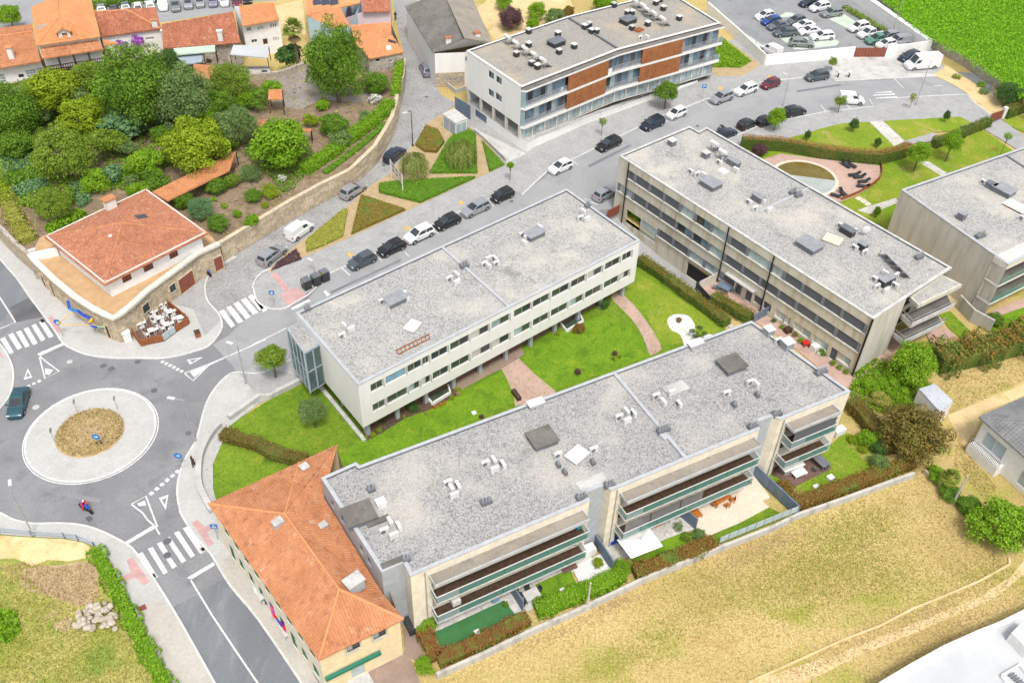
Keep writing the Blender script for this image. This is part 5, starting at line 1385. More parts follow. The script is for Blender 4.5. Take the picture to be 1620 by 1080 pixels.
pn = (fs[0][1] - fs[0][0]).cross(fs[0][2] - fs[0][0]).normalized(); pn = pn if pn.z > 0 else -pn
for k in range(6):
 x0,x1 = 370 + (k % 3) * 52,420 + (k % 3) * 52; y0,y1 = (-18,10) if k < 3 else (12,38)
 pq = [plane_hit(Q('a2',x,y),fs[0][0],pn) + pn * .16 for x,y in ((x0,y1),(x1,y1 - 8),(x1 - 4,y0 - 8),(x0 - 4,y0))]
 MB().poly(pq).build('solar_panel','pv',h)
h,fs = old_house('narrow pink house with rust-red roof next to the blue house',('a2',760,140),5.6,7.0,
[[('a2',838,72,5.8),('a2',672,76,5.8),('a2',665,-60,7.0),('a2',838,-60,None)]],
[('a2',560,110),('a2',672,72),('a2',838,70),('a2',838,-60),('a2',600,-60)],'render_pink','tile_brown',())
h,fs = old_house('rubble-stone cottage with orange hip roof at the bend of the lane',('a2',800,460),5.2,7.2,
[[('a2',920,320,5.4),('a2',710,360,5.4),('a2',770,245,6.9)],[('a2',710,360,5.4),('a2',625,262,5.4),('a2',770,245,6.9)],[('a2',770,245,6.9),('a2',850,215,6.9),('a2',920,320,5.4)],
[('a2',625,262,5.4),('a2',595,155,6.5),('a2',842,138,6.9),('a2',845,215,None),('a2',770,245,None)]],
[('a2',705,362),('a2',915,325),('a2',845,150),('a2',600,160),('a2',625,265)],'rubble_wall','tile_new',[(('a2',770,245,6.9),('a2',710,360,5.4)),(('a2',770,245,6.9),('a2',920,320,5.4))],
[('a2',750,355,775,382,'glass',1,1),('a2',835,365,852,382,'glass',1,1),('a2',782,435,810,460,'glass_pale',1,1)],fine=True)
q = PT('a2',828,295,6.0); n0 = (fs[0][1] - fs[0][0]).cross(fs[0][2] - fs[0][0]).normalized(); n0 = n0 if n0.z > 0 else -n0
MB().poly([plane_hit(Q('a2',x,y),fs[0][0],n0) + n0 * .15 for x,y in ((818,312),(845,305),(838,280),(812,285))]).build('roof_window','white',h)
MB().poly([plane_hit(Q('a2',x,y),fs[2][0],n0) + n0 * .25 for x,y in ((822,255),(872,268),(878,262),(828,245))]).build('solar_panel','pv',h)
CORR = [(0,0),(.25,.8),(.5,1),(.75,.8),(1.0,0)]
h,fs = old_house('white-gabled shed with grey corrugated roof beside the lane',('a2',1200,460),6.2,8.8,
[[('a2',1100,322,6.2),('a2',930,40,6.2),('a2',1170,-50,8.6),('a2',1290,235,None)]],
[('a2',1110,325),('a2',1290,318),('a2',1440,262),('a2',1300,-50),('a2',1000,-50),('a2',935,45)],'white_wall','slate_roof',(),cat='shed',name='warehouse',prof=CORR)
rf = face3([('a2',1290,235,8.6),('a2',1160,-50,8.6),('a2',1320,-50,6.4),('a2',1460,262,None)])
tiled_roof(h,[rf],'slate_roof_pale',.34,.04,None,prof=CORR)
ga,gb_,gc = PT('a2',1105,322,6.15),PT('a2',1290,238,8.5),PT('a2',1440,262,6.3)
MB().add([tuple(ga),tuple(gc),tuple(gb_)],[(0,1,2)]).build('gable','white_wall',h)
for x,y in ((1192,262),(1368,232)):
 q = PT('a2',x,y,7.2); chimney(h,(q.x,q.y,6.4),.9,.7,1.7,.4,'white','tile_brown')
yw = thing('yard_wall',tuple(PT('a2',1240,580)),'low concrete wall around the small dry plot behind the white block','wall')
MB().strip([v2(q) for q in PL('a2 1150 500 1240 572 1320 545')],.25,0,.8).build('wall_run','concrete',yw)
sheet('dry_plot','a2 1175 495 1320 470 1320 540 1245 565',.12,'straw')
wa,wb = v2(PT('a2',1110,325,6.2)),v2(PT('a2',1290,318,6.2))
sb_ = MB().quad(*[wall_pt(wa,wb,u,z,.03) for u,z in ((0,0),((wb - wa).length,0),((wb - wa).length,2.6),(0,2.6))]).build('stone_base','rubble_wall',h)
stone_courses(sb_,[v2(wall_pt(wa,wb,0,0,.03)),v2(wall_pt(wa,wb,(wb - wa).length,0,.03))],.1,2.6,['stone_c','rubble_wall','stone_wall'],(.6,1.2),.5,.05,60)
window(h,wb,v2(PT('a2',1440,262,6.2)),.2,1.4,4.6,5.3,depth=-.04,nx=2)
def canopy(label,spec,z,mat,posts=True,cat='canopy',name='garden_canopy',tiles=False,slope=.0,group=None):
 q = PL(spec,z); c_ = sum(q,Vector()) / len(q)
 t = thing(name,(c_.x,c_.y,GZ),label,cat,group)
 for i,p in enumerate(q):
  if slope and i in (2,3): p.z += slope
 if tiles: tiled_roof(t,[q],mat,.3,.06,.45)
 else:
  MB().add([tuple(p) for p in q] + [(p.x,p.y,p.z - .1) for p in q],[(0,1,2,3),(7,6,5,4),(0,4,5,1),(1,5,6,2),(2,6,7,3),(3,7,4,0)]).build('roof_sheet',mat,t)
  tb = MB(); tile_face(tb,q,.3,.04,None,CORR); tag(tb.build('roof_ribs',mat,t),kind='stuff')
 for p in q:
  MB().bar((p.x,p.y,GZ),(p.x,p.y,p.z - .1),.12).build('post','wood_dark',t)
 return t
canopy('long tiled roof over the garden walkway behind the corner house','b1 930 130 1020 185 1400 0 e4 800 540 ',5.0,'tile_new',tiles=True,cat='roof',name='walkway_roof')
canopy('small red tiled roof over the garden well in the gravel yard','e2 1105 945 1240 945 1240 872 1115 875',5.2,'tile_new',tiles=True,cat='shelter',name='garden_shelter',slope=.4)
canopy('orange tiled shed roof among the trees below the rusty roof','e2 380 720 555 755 610 625 400 610',5.4,'tile_new',tiles=True,cat='shed',name='garden_shed')
canopy('blue-green sheet canopy below the rusty red roof','e2 245 630 475 590 490 505 240 535',5.0,'blue_metal')
canopy('pale green sheet canopy fixed under the rusty red roof','e2 220 525 605 492 600 430 205 462',5.6,'tank_green')
canopy('dirty cream sheet roof of the patio behind the white house','e2 745 520 1100 555 1110 440 775 430',5.2,'flat_white_roof',name='patio_roof',cat='roof')
canopy('small orange shed roof half hidden behind the round green tree','e4 1390 345 1510 350 1515 325 1390 325',4.6,'tile_new',tiles=True,cat='shed',name='garden_shed')
canopy('weathered orange shed roof between two trees near the yard','e4 950 320 1060 290 1110 235 1010 240',5.0,'tile_orange',tiles=True,cat='shed',name='garden_shed')
ax_ = thing('annex',tuple(PT('e2',960,720,1.2)),'white annex wall with dark window under the cream patio roof','building')
a,b = v2(PT('e2',790,700,3.0)),v2(PT('e2',1130,700,3.0))
facade(ax_,a,b,0,4.1,[((b - a).length * .75,(b - a).length * .92,2.7,3.6)],'render_white'); window(ax_,a,b,(b - a).length * .75,(b - a).length * .92,2.7,3.6,nx=1)
MB().strip([a,b],.4,4.1,4.25).build('coping','slate_roof',ax_)
yr = thing('rubble_wall',tuple(PT('e2',1300,760,GZ)),'rubble wall at the back of the gravel yard under the palm tree','wall')
MB().strip([v2(q) for q in PL('e2 930 760 1200 740 1320 700 1450 650',GZ)],.5,0,GZ + 1.1).build('wall_core','rubble_wall',yr)
stone_courses(yr,[v2(q) for q in PL('e2 930 768 1200 748 1320 708 1450 658',GZ)],GZ,GZ + 1.1,['rubble_wall','stone_c'],(.5,1.1),.4,.05,50)
sheet('gravel_yard','a2 60 680 100 560 250 500 330 470 470 590 700 640 760 660 720 710 540 710 440 690 300 760 200 740',GZ + .02,'yard',GZ - .1)
# ================================================================== SMALL BUILDINGS ELSEWHERE
ec_ = thing('transformer_cabin',tuple(PT('f7',720,320)),'small white transformer cabin beside the weeping tree bed','cabin')
q = [v2(x) for x in PL('f7 605 120 725 205 832 165 715 75',2.6)]
MB().prism(q,0,2.45,bottom=True).build('casing','white_wall',ec_); MB().prism(offset_poly(ccw(q),-.1),2.454,2.6,bottom=True).build('roof_slab','concrete_edge',ec_)
q_ = ccw(q); a,b = [(q_[i],q_[(i + 1) % 4]) for i in range(4)][0]
for a,b in [(q_[i],q_[(i + 1) % 4]) for i in range(4)]:
 d = b - a
 if Vector((d.y,-d.x)).y < 0:
  for k in (0,1):
   MB().quad(*[wall_pt(a,b,d.length * (f),z,.012) for f,z in ((.06 + .46 * k,.1),(.48 + .46 * k,.1),(.48 + .46 * k,2.1),(.06 + .46 * k,2.1))]).build('door','blue_metal',ec_)
sl = thing('slatted_screen',tuple(PT('f7',800,140)),'blue-grey slatted screen behind the transformer cabin','screen')
a,b = PT('f7',720,95),PT('f7',865,185)
for k in range(8): MB().bar((a.x,a.y,.2 + k * .33),(b.x,b.y,.2 + k * .33),.06,.28).build('slat','slat_grey',sl)
rwl = thing('ramp_wall',tuple(PT('f7',1050,430)),'low concrete wall along the garage ramp of the white block','wall')
MB().strip([v2(x) for x in PL('f7 905 300 1000 380 1205 580')],.3,0,.75).build('wall_run','concrete',rwl)
sheet('garage_ramp','f7 850 240 1020 325 1395 505 1215 590 1000 390 910 300',.14,'concrete')
cw_ = thing('boundary_wall',tuple(PT('a4',270,390)),'long white wall in front of the rear car park left of the brown gate','wall')
MB().strip([v2(x) for x in PL('zz 0 0'.replace('zz','a4') if False else 'a4 -5 402 270 378 535 352')],.3,0,2.1).build('wall_run','render_white',cw_)
cw_ = thing('boundary_wall',tuple(PT('a4',860,335)),'white wall right of the brown gate behind the large van','wall')
MB().strip([v2(x) for x in PL('a4 728 352 860 340 990 320')],.3,0,2.3).build('wall_run','render_white',cw_)
cw_ = thing('boundary_wall',tuple(PT('p',1165,62)),'white wall between the grass plot and the rear car park','wall')
MB().strip([v2(x) for x in PL('p 1209 104 1165 62 1118 20')],.3,0,2.1).build('wall_run','render_white',cw_)
cw_ = thing('boundary_wall',tuple(PT('p',1400,35)),'broad white wall between the rear car park and the corn field','wall')
MB().strip([v2(x) for x in PL('p 1466 83 1400 36 1330 -14')],1.1,0,2.4).build('wall_run','render_white',cw_)
gt = thing('sliding_gate',tuple(PT('a4',630,352)),'wide brown metal gate in the white car park wall','gate')
a,b = v2(PT('a4',537,352)),v2(PT('a4',727,352))
for k in range(10):
 p,r = a.lerp(b,k / 10 + .004),a.lerp(b,(k + 1) / 10 - .004)
 MB().bar((p.x,p.y,1.0),(r.x,r.y,1.0),.06,1.8).build('panel','rust_brown',gt)
gt = thing('sliding_gate',tuple(PT('e7',1340,500)),'dark red gate between the trimmed hedges by the right driveway','gate')
a,b = v2(PT('e7',1278,515)),v2(PT('e7',1398,470))
for k in range(6):
 p,r = a.lerp(b,k / 6 + .004),a.lerp(b,(k + 1) / 6 - .004)
 MB().bar((p.x,p.y,.95),(r.x,r.y,.95),.06,1.6).build('panel','rust_brown',gt)
q = PT('e7',1412,460); MB().box((q.x,q.y,0),(.6,.6,2.0),.3).build('gate_post','white',gt)
gt = thing('sliding_gate',tuple(PT('b3',650,285)),'dark red gate at the head of the sunken driveway','gate')
a,b = v2(PT('b3',615,300)),v2(PT('b3',690,262))
for k in range(5):
 p,r = a.lerp(b,k / 5 + .004),a.lerp(b,(k + 1) / 5 - .004)
 MB().bar((p.x,p.y,.85),(r.x,r.y,.85),.06,1.4).build('panel','rust_brown',gt)
sq = PL('c4 940 290 1035 258 1148 365 1070 435',2.5)
sh = thing('storage_shed',tuple(PT('c4',1060,440)),'small shed with grey corrugated roof beside the dark red-brown bush','shed')
MB().prism([v2(x) for x in sq],0,2.4,top=False).build('wall','render_white',sh)
tiled_roof(sh,[sq],'corrugated',.25,.05,None,prof=CORR)
a,b = v2(sq[3]),v2(sq[2]); MB().quad(*[wall_pt(b,a,u,z,.02) if False else wall_pt(a,b,u,z,.02) for u,z in ((.3,.1),(1.3,.1),(1.3,2.0),(.3,2.0))]).build('door','rust_brown',sh)
hw = thing('white_house',tuple(PT('c4',1400,780)),'white house with grey tiled hip roof at the right edge','house')
zw = 4.6
F0 = face3([('c4',1305,460,zw),('c4',1581,700,zw),('c4',1640,490,6.6)]); F1 = face3([('c4',1305,460,zw),('c4',1640,490,6.6),('c4',1640,310,zw)])
far = [PT('c4',1305,460,zw),PT('c4',1900,980,zw),PT('c4',1900,640,6.6),PT('c4',1640,490,6.6)]
nn = (far[1] - far[0]).cross(far[3] - far[0]); far[2] = plane_hit(Q('c4',1900,610),far[0],nn)
FLAT = [(0,0),(.9,.2),(1.0,-.5)]
tiled_roof(hw,[far,F1],'grey_tile',.36,.07,.4,'grey_tile',[(far[0],far[3])],prof=FLAT)
wq = [v2(PT('c4',x,y,zw)) for x,y in ((1345,470),(1900,950),(2000,500),(1640,330))]
wo = win_on(hw,wq[0],wq[1],[('c4',1290,545,1420,660),('c4',1405,730,1490,850)])
L = (wq[1] - wq[0]).length
ops = [(.8,3.6,1.4,3.4),(6.0,8.4,.6,2.6)]
facade(hw,wq[0],wq[1],0,zw - .1,ops,'render_white')
for o in ops: window(hw,wq[0],wq[1],*o,glass='shutter_pale',frame='white',nx=2)
MB().quad((wq[3].x,wq[3].y,0),(wq[0].x,wq[0].y,0),(wq[0].x,wq[0].y,zw - .1),(wq[3].x,wq[3].y,zw - .1)).build('wall','render_white',hw)
bb = MB().prism([v2(wall_pt(wq[0],wq[1],u,0,o_)) for u,o_ in ((.2,0),(4.2,0),(4.2,1.1),(.2,1.1))],0,1.3).build('veranda','render_white',hw)
mb = MB()
for k in range(24): mb.bar(wall_pt(wq[0],wq[1],.2 + k * 4 / 23,1.3,1.05),wall_pt(wq[0],wq[1],.2 + k * 4 / 23,2.2,1.05),.05)
mb.bar(wall_pt(wq[0],wq[1],.2,2.22,1.05),wall_pt(wq[0],wq[1],4.2,2.22,1.05),.08).build('veranda_railing','grey_metal',bb)
wr = thing('flat_roof_building',tuple(PT('d4',1581,1000)),'white flat-roofed building cut by the lower right corner','building')
zq = 2.4
q = [v2(x) for x in PL('d4 700 1100 900 980 1100 870 1300 780 1440 725 1581 655 1900 520 2200 1200 1200 1500',zq)]
MB().prism(q,0,zq - .25).build('wall','white_wall',wr)
MB().strip(q[:7],.5,zq - .3,zq + .25).build('parapet','white',wr)
MB().poly([(x.x,x.y,zq - .05) for x in ccw(q)]).build('roof_membrane','flat_white_roof',wr)
p = PL('d4 1505 770 1581 700 1900 860 1800 1000 1610 880',zq + 1.3); MB().prism([v2(x) for x in p],zq - .1,zq + 1.3,bottom=True).build('roof_upstand','white',wr)
p = PL('d4 1450 1030 1560 960 1700 1150 1560 1200',zq + .3); MB().strip([v2(x) for x in p + p[:1]],.25,zq - .1,zq + .25).build('skylight_frame','white',wr)
for k in range(7):
 a,b = PT('d4',1490 + k * 16,1035 + k * 14,zq + .1),PT('d4',1520 + k * 16,1018 + k * 14,zq + .1); MB().bar(a,b,.1,.2).build('vent_louvre','mid_metal',wr)
fw = thing('garden_wall',tuple(PT('e8',700,830)),'stained white retaining wall between the front gardens and the dry field','wall')
MB().strip([v2(x) for x in PL('e8 275 1040 700 850 1110 650 1458 500 f1 740 1070 1100 925 1405 800 f2 310 1075 540 960 700 905 1000 800 1400 655 1640 570')],.3,0,.85).build('wall_run','wall_stained',fw)
gw_ = thing('glass_fence',tuple(PT('f2',300,1020)),'frosted glass fence around the tan terrace garden','fence')
a,b = v2(PT('f1',1410,760)),v2(PT('f2',535,940))
for k in range(9):
 p,r = a.lerp(b,k / 9 + .004),a.lerp(b,(k + 1) / 9 - .004); MB().bar((p.x,p.y,.9 + .45),(r.x,r.y,.9 + .45),.05,.9).build('glass_panel','shutter_pale',gw_)
for nm,spec,h_ in (('grey-blue garden divider beside the artificial turf','e8 878 262 1010 470',1.7),('grey-blue garden divider beside the white parasol','f1 235 720 410 985',1.7),('grey-blue garden divider left of the orange garden table','f1 1010 425 1200 590',1.7),('long grey-blue garden divider between the tan terrace and the timber deck','f2 130 560 540 950',1.7)):
 a,b = [v2(x) for x in PL(spec)]
 t = thing('garden_divider',(a.x,a.y,0),nm,'screen','dividers between the front gardens')
 n_ = max(3,int((b - a).length / 1.6))
 for k in range(n_):
  p,r = a.lerp(b,k / n_ + .003),a.lerp(b,(k + 1) / n_ - .003); MB().bar((p.x,p.y,h_ / 2 + .1),(r.x,r.y,h_ / 2 + .1),.14,h_).build('panel','slat_grey',t)
cv = thing('garden_wall',tuple(PT('c1',1260,620)),'curved grey wall between the roundabout pavement and the lawn','wall')
MB().strip(smooth([v2(x) for x in PL('c1 1345 520 1290 580 1235 690 1218 800 1225 900 1262 985 1300 1050')],3),.6,0,.8).build('wall_run','concrete',cv)
cv = thing('garden_wall',tuple(PT('c2',0,400)),'low grey wall below the pavement tree left of the pale block','wall')
MB().strip([v2(x) for x in PL('c1 1400 480 1581 352 c2 100 350 310 245')],.5,0,.75).build('wall_run','concrete',cv)
cv = thing('yard_wall',tuple(PT('c4',960,800)),'brown low wall beside the rough yard at the right edge','wall')
MB().strip([v2(x) for x in PL('c4 965 800 1100 920 1260 1060 d4 1230 100')],.2,0,.6).build('wall_run','stone_c',cv)
cv = thing('garden_wall',tuple(PT('b4',1250,880)),'stained concrete garden wall right of the balcony end of the concrete block','wall')
MB().strip([v2(x) for x in PL('b4 1165 830 1250 920 1370 985')],.25,0,2.0).build('wall_run','wall_stained',cv)
sheet('patio','b4 980 990 1090 955 1165 1015 1010 1060',.12,'pink_paving'); sheet('lawn_strip','b4 1060 880 1130 860 1260 990 1200 1030 1120 960',.10,'lawn')
sheet('patio','b4 1330 880 1581 780 1700 760 1700 800 1581 835 1350 915',.12,'pink_paving'); sheet('lawn_strip','b4 1280 870 1340 920 1581 835 1700 800 1700 900 1400 1000',.10,'lawn_bright')
# ================================================================== VEHICLES
def paint(name,c,metal=.25):
 m,t,b = _nodes(name)
 b.inputs['Base Color'].default_value = c4(c); b.inputs['Roughness'].default_value = .32; b.inputs['Metallic'].default_value = metal
 b.inputs['Coat Weight'].default_value = .6; b.inputs['Coat Roughness'].default_value = .06
 n = ramp(t,noise(t,pos(t),2.5,3),.3,.8); t.links.new(mix(t,n,tuple(x * .9 for x in c),tuple(min(1,x * 1.06) for x in c)),b.inputs['Base Color'])
for nm,c,mt in (('car_white',(.72,.72,.73),0),('car_silver',(.42,.43,.46),.5),('car_grey',(.16,.175,.19),.4),('car_slate',(.10,.125,.14),.4),('car_black',(.012,.013,.016),.1),('car_navy',(.018,.028,.055),.3),
('car_blue',(.02,.07,.30),.3),('car_teal',(.035,.10,.13),.4),('car_maroon',(.17,.025,.045),.3),('car_lilac',(.30,.30,.40),.5),('car_sage',(.26,.29,.28),.4),('car_green',(.10,.25,.18),.2)):
 paint(nm,c,mt)
KIND = {
'hatch': (4.05,1.74,1.47,.95,1.05,.10,.55,1.0,.31),'suv': (4.45,1.84,1.64,1.05,1.15,.12,.5,.95,.35),
'wagon': (4.65,1.80,1.46,.95,1.3,.12,.48,1.05,.32),'sedan': (4.5,1.76,1.42,.93,1.3,.75,1.35,1.05,.31),
'small': (3.65,1.66,1.48,.95,.85,.08,.42,.85,.29),'mpv': (4.3,1.78,1.62,1.0,.95,.10,.42,1.15,.32),
'van': (4.4,1.84,1.82,1.05,.95,.05,.14,.95,.32),'bigvan': (6.4,2.05,2.65,1.3,1.0,.05,.1,1.0,.36),
'pickup': (5.2,1.82,1.75,1.08,1.25,1.75,1.95,.95,.37)}
CARP = {}
def car_meshes(kind):
 L,W,H,belt,hood,rb,rt,ft,wr = KIND[kind]; hw = W / 2
 xf,xr = L / 2,-L / 2
 st = [(xr,belt * .62,hw * .80),(xr + .06,belt * .93,hw * .93),(xr + .35,belt * (.97 if kind != 'sedan' else .96),hw),(xr + 1.2,belt,hw),(xf - hood - .1,belt * .99,hw),(xf - hood * .55,belt * .93,hw * .99),(xf - .22,belt * .80,hw * .93),(xf - .04,belt * .68,hw * .82),(xf,belt * .5,hw * .74)]
 zb = .2 if kind not in ('suv','pickup','bigvan') else .28
 mb = MB(); secs = []
 for x,zt,w in st:
  secs.append([(x,-w * .92,zb),(x,-w,zb + .18),(x,-w,zt - .14),(x,-w * .93,zt),(x,w * .93,zt),(x,w,zt - .14),(x,w,zb + .18),(x,w * .92,zb)])
 b0 = 0; vs = [p for s_ in secs for p in s_]; fs = []
 for i in range(len(secs) - 1):
  for k in range(8): fs.append((i * 8 + k,(i + 1) * 8 + k,(i + 1) * 8 + (k + 1) % 8,i * 8 + (k + 1) % 8))
 fs.append(tuple(range(7,-1,-1)) if False else tuple(range(8))); fs.append(tuple((len(secs) - 1) * 8 + k for k in range(7,-1,-1)))
 mb.add(vs,fs)
 zb2 = belt - .03; x0,x1 = xr + rb,xf - hood + .08; tx0,tx1 = xr + rt,x1 - (ft if kind not in ('bigvan','van') else ft * .8); hb,ht = hw * .93,hw * (.74 if kind not in ('bigvan','van') else .86)
 B = [(x0,-hb,zb2),(x1,-hb * .95,zb2),(x1,hb * .95,zb2),(x0,hb,zb2)]; T = [(tx0,-ht,H),(tx1,-ht,H - .03),(tx1,ht,H - .03),(tx0,ht,H)]
 cv = [(tx0 + (tx1 - tx0) * .5,-ht * .96,H + .035),(tx0 + (tx1 - tx0) * .5,ht * .96,H + .035)]
 mb.add(B + T + cv,[(0,1,5,8,4),(1,2,6,5),(2,3,7,9,6),(3,0,4,7),(4,8,9,7),(8,5,6,9)])
 mb.mat(1)
 for sx in (xr + L * .185,xf - L * .185):
  for sy in (-1,1):
   n = 10; ring_ = [(sx + (wr + .07) * cos(pi * k / n),sy * (hw + .006),max(zb,wr + (wr + .07) * sin(pi * k / n))) for k in range(n + 1)]
   mb.poly(ring_ if sy > 0 else ring_[::-1])
 mb.box((0,0,.13),(L * .8,W * .9,.1))
 mb.mat(0)
 for sy in (-1,1): mb.box((x1 - .35,sy * (hw + .06),belt + .0),(.16,.2,.14))
 if kind == 'pickup':
  mb.mat(1); mb.box((xr + .95,0,belt + .01),(1.4,W * .8,.02)); mb.mat(0)
 me = mb.mesh('body'); me.materials.append(M('car_white')); me.materials.append(M('black'))
 def lerp3(a,b,t): return Vector(a).lerp(Vector(b),t)
 def pane(a,b,c,d,iu0,iu1,iv0,iv1,name):
  p = lambda u,v: lerp3(lerp3(a,b,u),lerp3(d,c,u),v)
  q = [p(iu0,iv0),p(iu1,iv0),p(iu1,iv1),p(iu0,iv1)]
  n = (q[1] - q[0]).cross(q[2] - q[0]).normalized() * .014
  m2 = MB().poly([x + n for x in q]).mesh(name); m2.materials.append(M('car_glass')); return m2
 parts = [('body',me)]
 parts.append(('windscreen',pane(B[1],B[2],T[2],T[1],.06,.94,.08,.92,'windscreen')))
 if kind not in ('van','bigvan'):
  parts.append(('rear_window',pane(B[3],B[0],T[0],T[3],.10,.90,.15,.85,'rear_window')))
  for (u0,u1) in ((.06,.47),(.51,.93)):
   parts.append(('side_window',pane(B[0],B[1],T[1],T[0],u0,u1,.14,.86,'side_window')))
   parts.append(('side_window',pane(B[2],B[3],T[3],T[2],1 - u1,1 - u0,.14,.86,'side_window')))
 else:
  f = .70 if kind == 'van' else .80
  parts.append(('side_window',pane(B[0],B[1],T[1],T[0],f,.96,.25 if kind == 'van' else .1,.86 if kind == 'van' else .55,'side_window')))
  parts.append(('side_window',pane(B[2],B[3],T[3],T[2],.04,1 - f,.25 if kind == 'van' else .1,.86 if kind == 'van' else .55,'side_window')))
 lm = MB().box((0,0,0),(.16,.32,.13)).mesh('headlight'); lm.materials.append(M('lamp_glass'))
 tm = MB().box((0,0,0),(.1,.22,.26)).mesh('tail_light'); tm.materials.append(M('tail_red'))
 w = MB(); n = 14
 for y0,y1,r0,r1 in ((-.1,.1,wr,wr),):
  w.add([(r0 * cos(2 * pi * k / n),y0,r0 * sin(2 * pi * k / n)) for k in range(n)] + [(r1 * cos(2 * pi * k / n),y1,r1 * sin(2 * pi * k / n)) for k in range(n)],[(k,(k + 1) % n,n + (k + 1) % n,n + k) for k in range(n)] + [tuple(range(n - 1,-1,-1)),tuple(range(n,2 * n))])
 wm = w.mesh('wheel'); wm.materials.append(M('tyre'))
 r = MB(); rr = wr * .66
 for y in (-.106,.106): r.add([(rr * cos(2 * pi * k / n),y,rr * sin(2 * pi * k / n)) for k in range(n)],[tuple(range(n)) if y < 0 else tuple(range(n - 1,-1,-1))])
 rm = r.mesh('rim'); rm.materials.append(M('rim'))
 wl = [(sx,sy * (hw - .09),wr) for sx in (xr + L * .185,xf - L * .185) for sy in (-1,1)]
 hl = [(xf - .16,s_ * hw * .68,belt * .62) for s_ in (-1,1)]; tl = [(xr + .06,s_ * hw * .78,belt * .62) for s_ in (-1,1)]
 return parts,wm,rm,wl,lm,hl,tm,tl
def car(kind,col,t,x,y,dx,dy,label,group=None,z0=.03,cat=None,zc=.6,roofbox=False):
 if kind not in CARP: CARP[kind] = car_meshes(kind)
 parts,wm,rm,wl,lm,hl,tm,tl = CARP[kind]
 p = PT(t,x,y,zc); d = PT(t,x + dx * .3,y + dy * .3,zc) - p
 o = thing({'van': 'delivery_van','bigvan': 'panel_van','pickup': 'pickup_truck'}.get(kind,'parked_car'),(p.x,p.y,z0),label,cat or {'van': 'van','bigvan': 'van','pickup': 'pickup'}.get(kind,'car'),group,atan2(d.y,d.x))
 for nm,me in parts:
  c = inst(me,nm,o)
  if nm == 'body': set_mat(c,col)
 for l in wl:
  w = inst(wm,'wheel',o,l); inst(rm,'rim',w)
 for l in hl: inst(lm,'headlight',o,l)
 for l in tl: inst(tm,'tail_light',o,l)
 return o
G1 = 'cars parked along the kerb'
car('sedan','car_teal','c1',110,372,-45,150,'blue-green saloon driving around the roundabout at the left edge').name = 'moving_car'
car('wagon','car_silver','b2',117,512,80,-60,'silver estate with roof rails at the foot of the cobbled lane').name = 'moving_car'
car('van','car_white','b2',285,365,85,-60,'white small van climbing the cobbled lane')
car('suv','car_silver','b2',612,122,80,-50,'silver-grey crossover on the cobbled lane beside the brown clipped bed')
car('suv','car_navy','f7',148,512,75,-65,'dark navy crossover on the lane beside the weeping tree and notice board')
car('suv','car_lilac','f6',685,660,-50,-110,'lilac-grey crossover parked by the white-gabled shed')
P1 = (-90,42)
car('hatch','car_slate','b2',665,548,*P1,'slate-blue hatchback, first car after the recycling bins',G1)
car('hatch','car_black','b2',845,470,*P1,'black hatchback, second car after the recycling bins',G1)
car('suv','car_white','b2',1015,390,*P1,'white sport utility car between two black hatchbacks',G1)
car('hatch','car_black','b2',1185,312,*P1,'black hatchback between the white utility car and the grey estate',G1)
car('wagon','car_silver','b2',1358,230,*P1,'grey-silver low estate, fifth car of the kerb row',G1)
car('small','car_black','b2',1522,150,*P1,'small dark hatchback at the far end of the kerb row',G1)
car('hatch','car_white','a3',335,1018,-85,38,'white hatchback parked alone opposite the white block steps',G1)
car('wagon','car_black','a3',628,878,-80,38,'long black estate below the sapling by the street',G1)
car('suv','car_navy','a3',895,755,-80,34,'dark blue crossover left of the round street tree',G1)
car('small','car_white','a3',1042,692,-80,34,'small white hatchback just below the round street tree',G1)
car('suv','car_silver','a3',1317,597,-80,30,'silver crossover beside the parking sign',G1)
car('wagon','car_white','a3',1465,547,-80,28,'white estate left of the maroon car',G1)
car('small','car_maroon','e5',232,797,-80,28,'small maroon estate by the kerb of the upper street',G1)
car('mpv','car_slate','e5',675,725,-100,16,'dark grey people carrier at the end of the upper kerb',G1)
car('hatch','car_silver','b3',605,140,70,-38,'silver hatchback in the bay beside the concrete block')
car('hatch','car_navy','e6',115,310,90,-38,'dark blue car half hidden by the purple shrub and block roof','cars in the bays by the pool hedge')
car('small','car_black','e6',312,218,90,-38,'small black hatchback, leftmost clear car of the pool-hedge bays','cars in the bays by the pool hedge')
car('small','car_black','e6',490,188,90,-34,'black hatchback partly behind the yellow-green street tree','cars in the bays by the pool hedge')
car('mpv','car_black','e6',762,100,95,-26,'black people carrier right of the yellow-green street tree','cars in the bays by the pool hedge')
car('van','car_white','e5',1000,948,100,6,'white small van behind the thin street tree near the crossing')
car('bigvan','car_white','a4',962,385,-100,8,'large white panel van beside the stone field wall',zc=1.0)
car('wagon','car_navy','a4',880,345,-100,34,'dark estate behind the large white panel van')
G2 = 'cars in the rear car park'
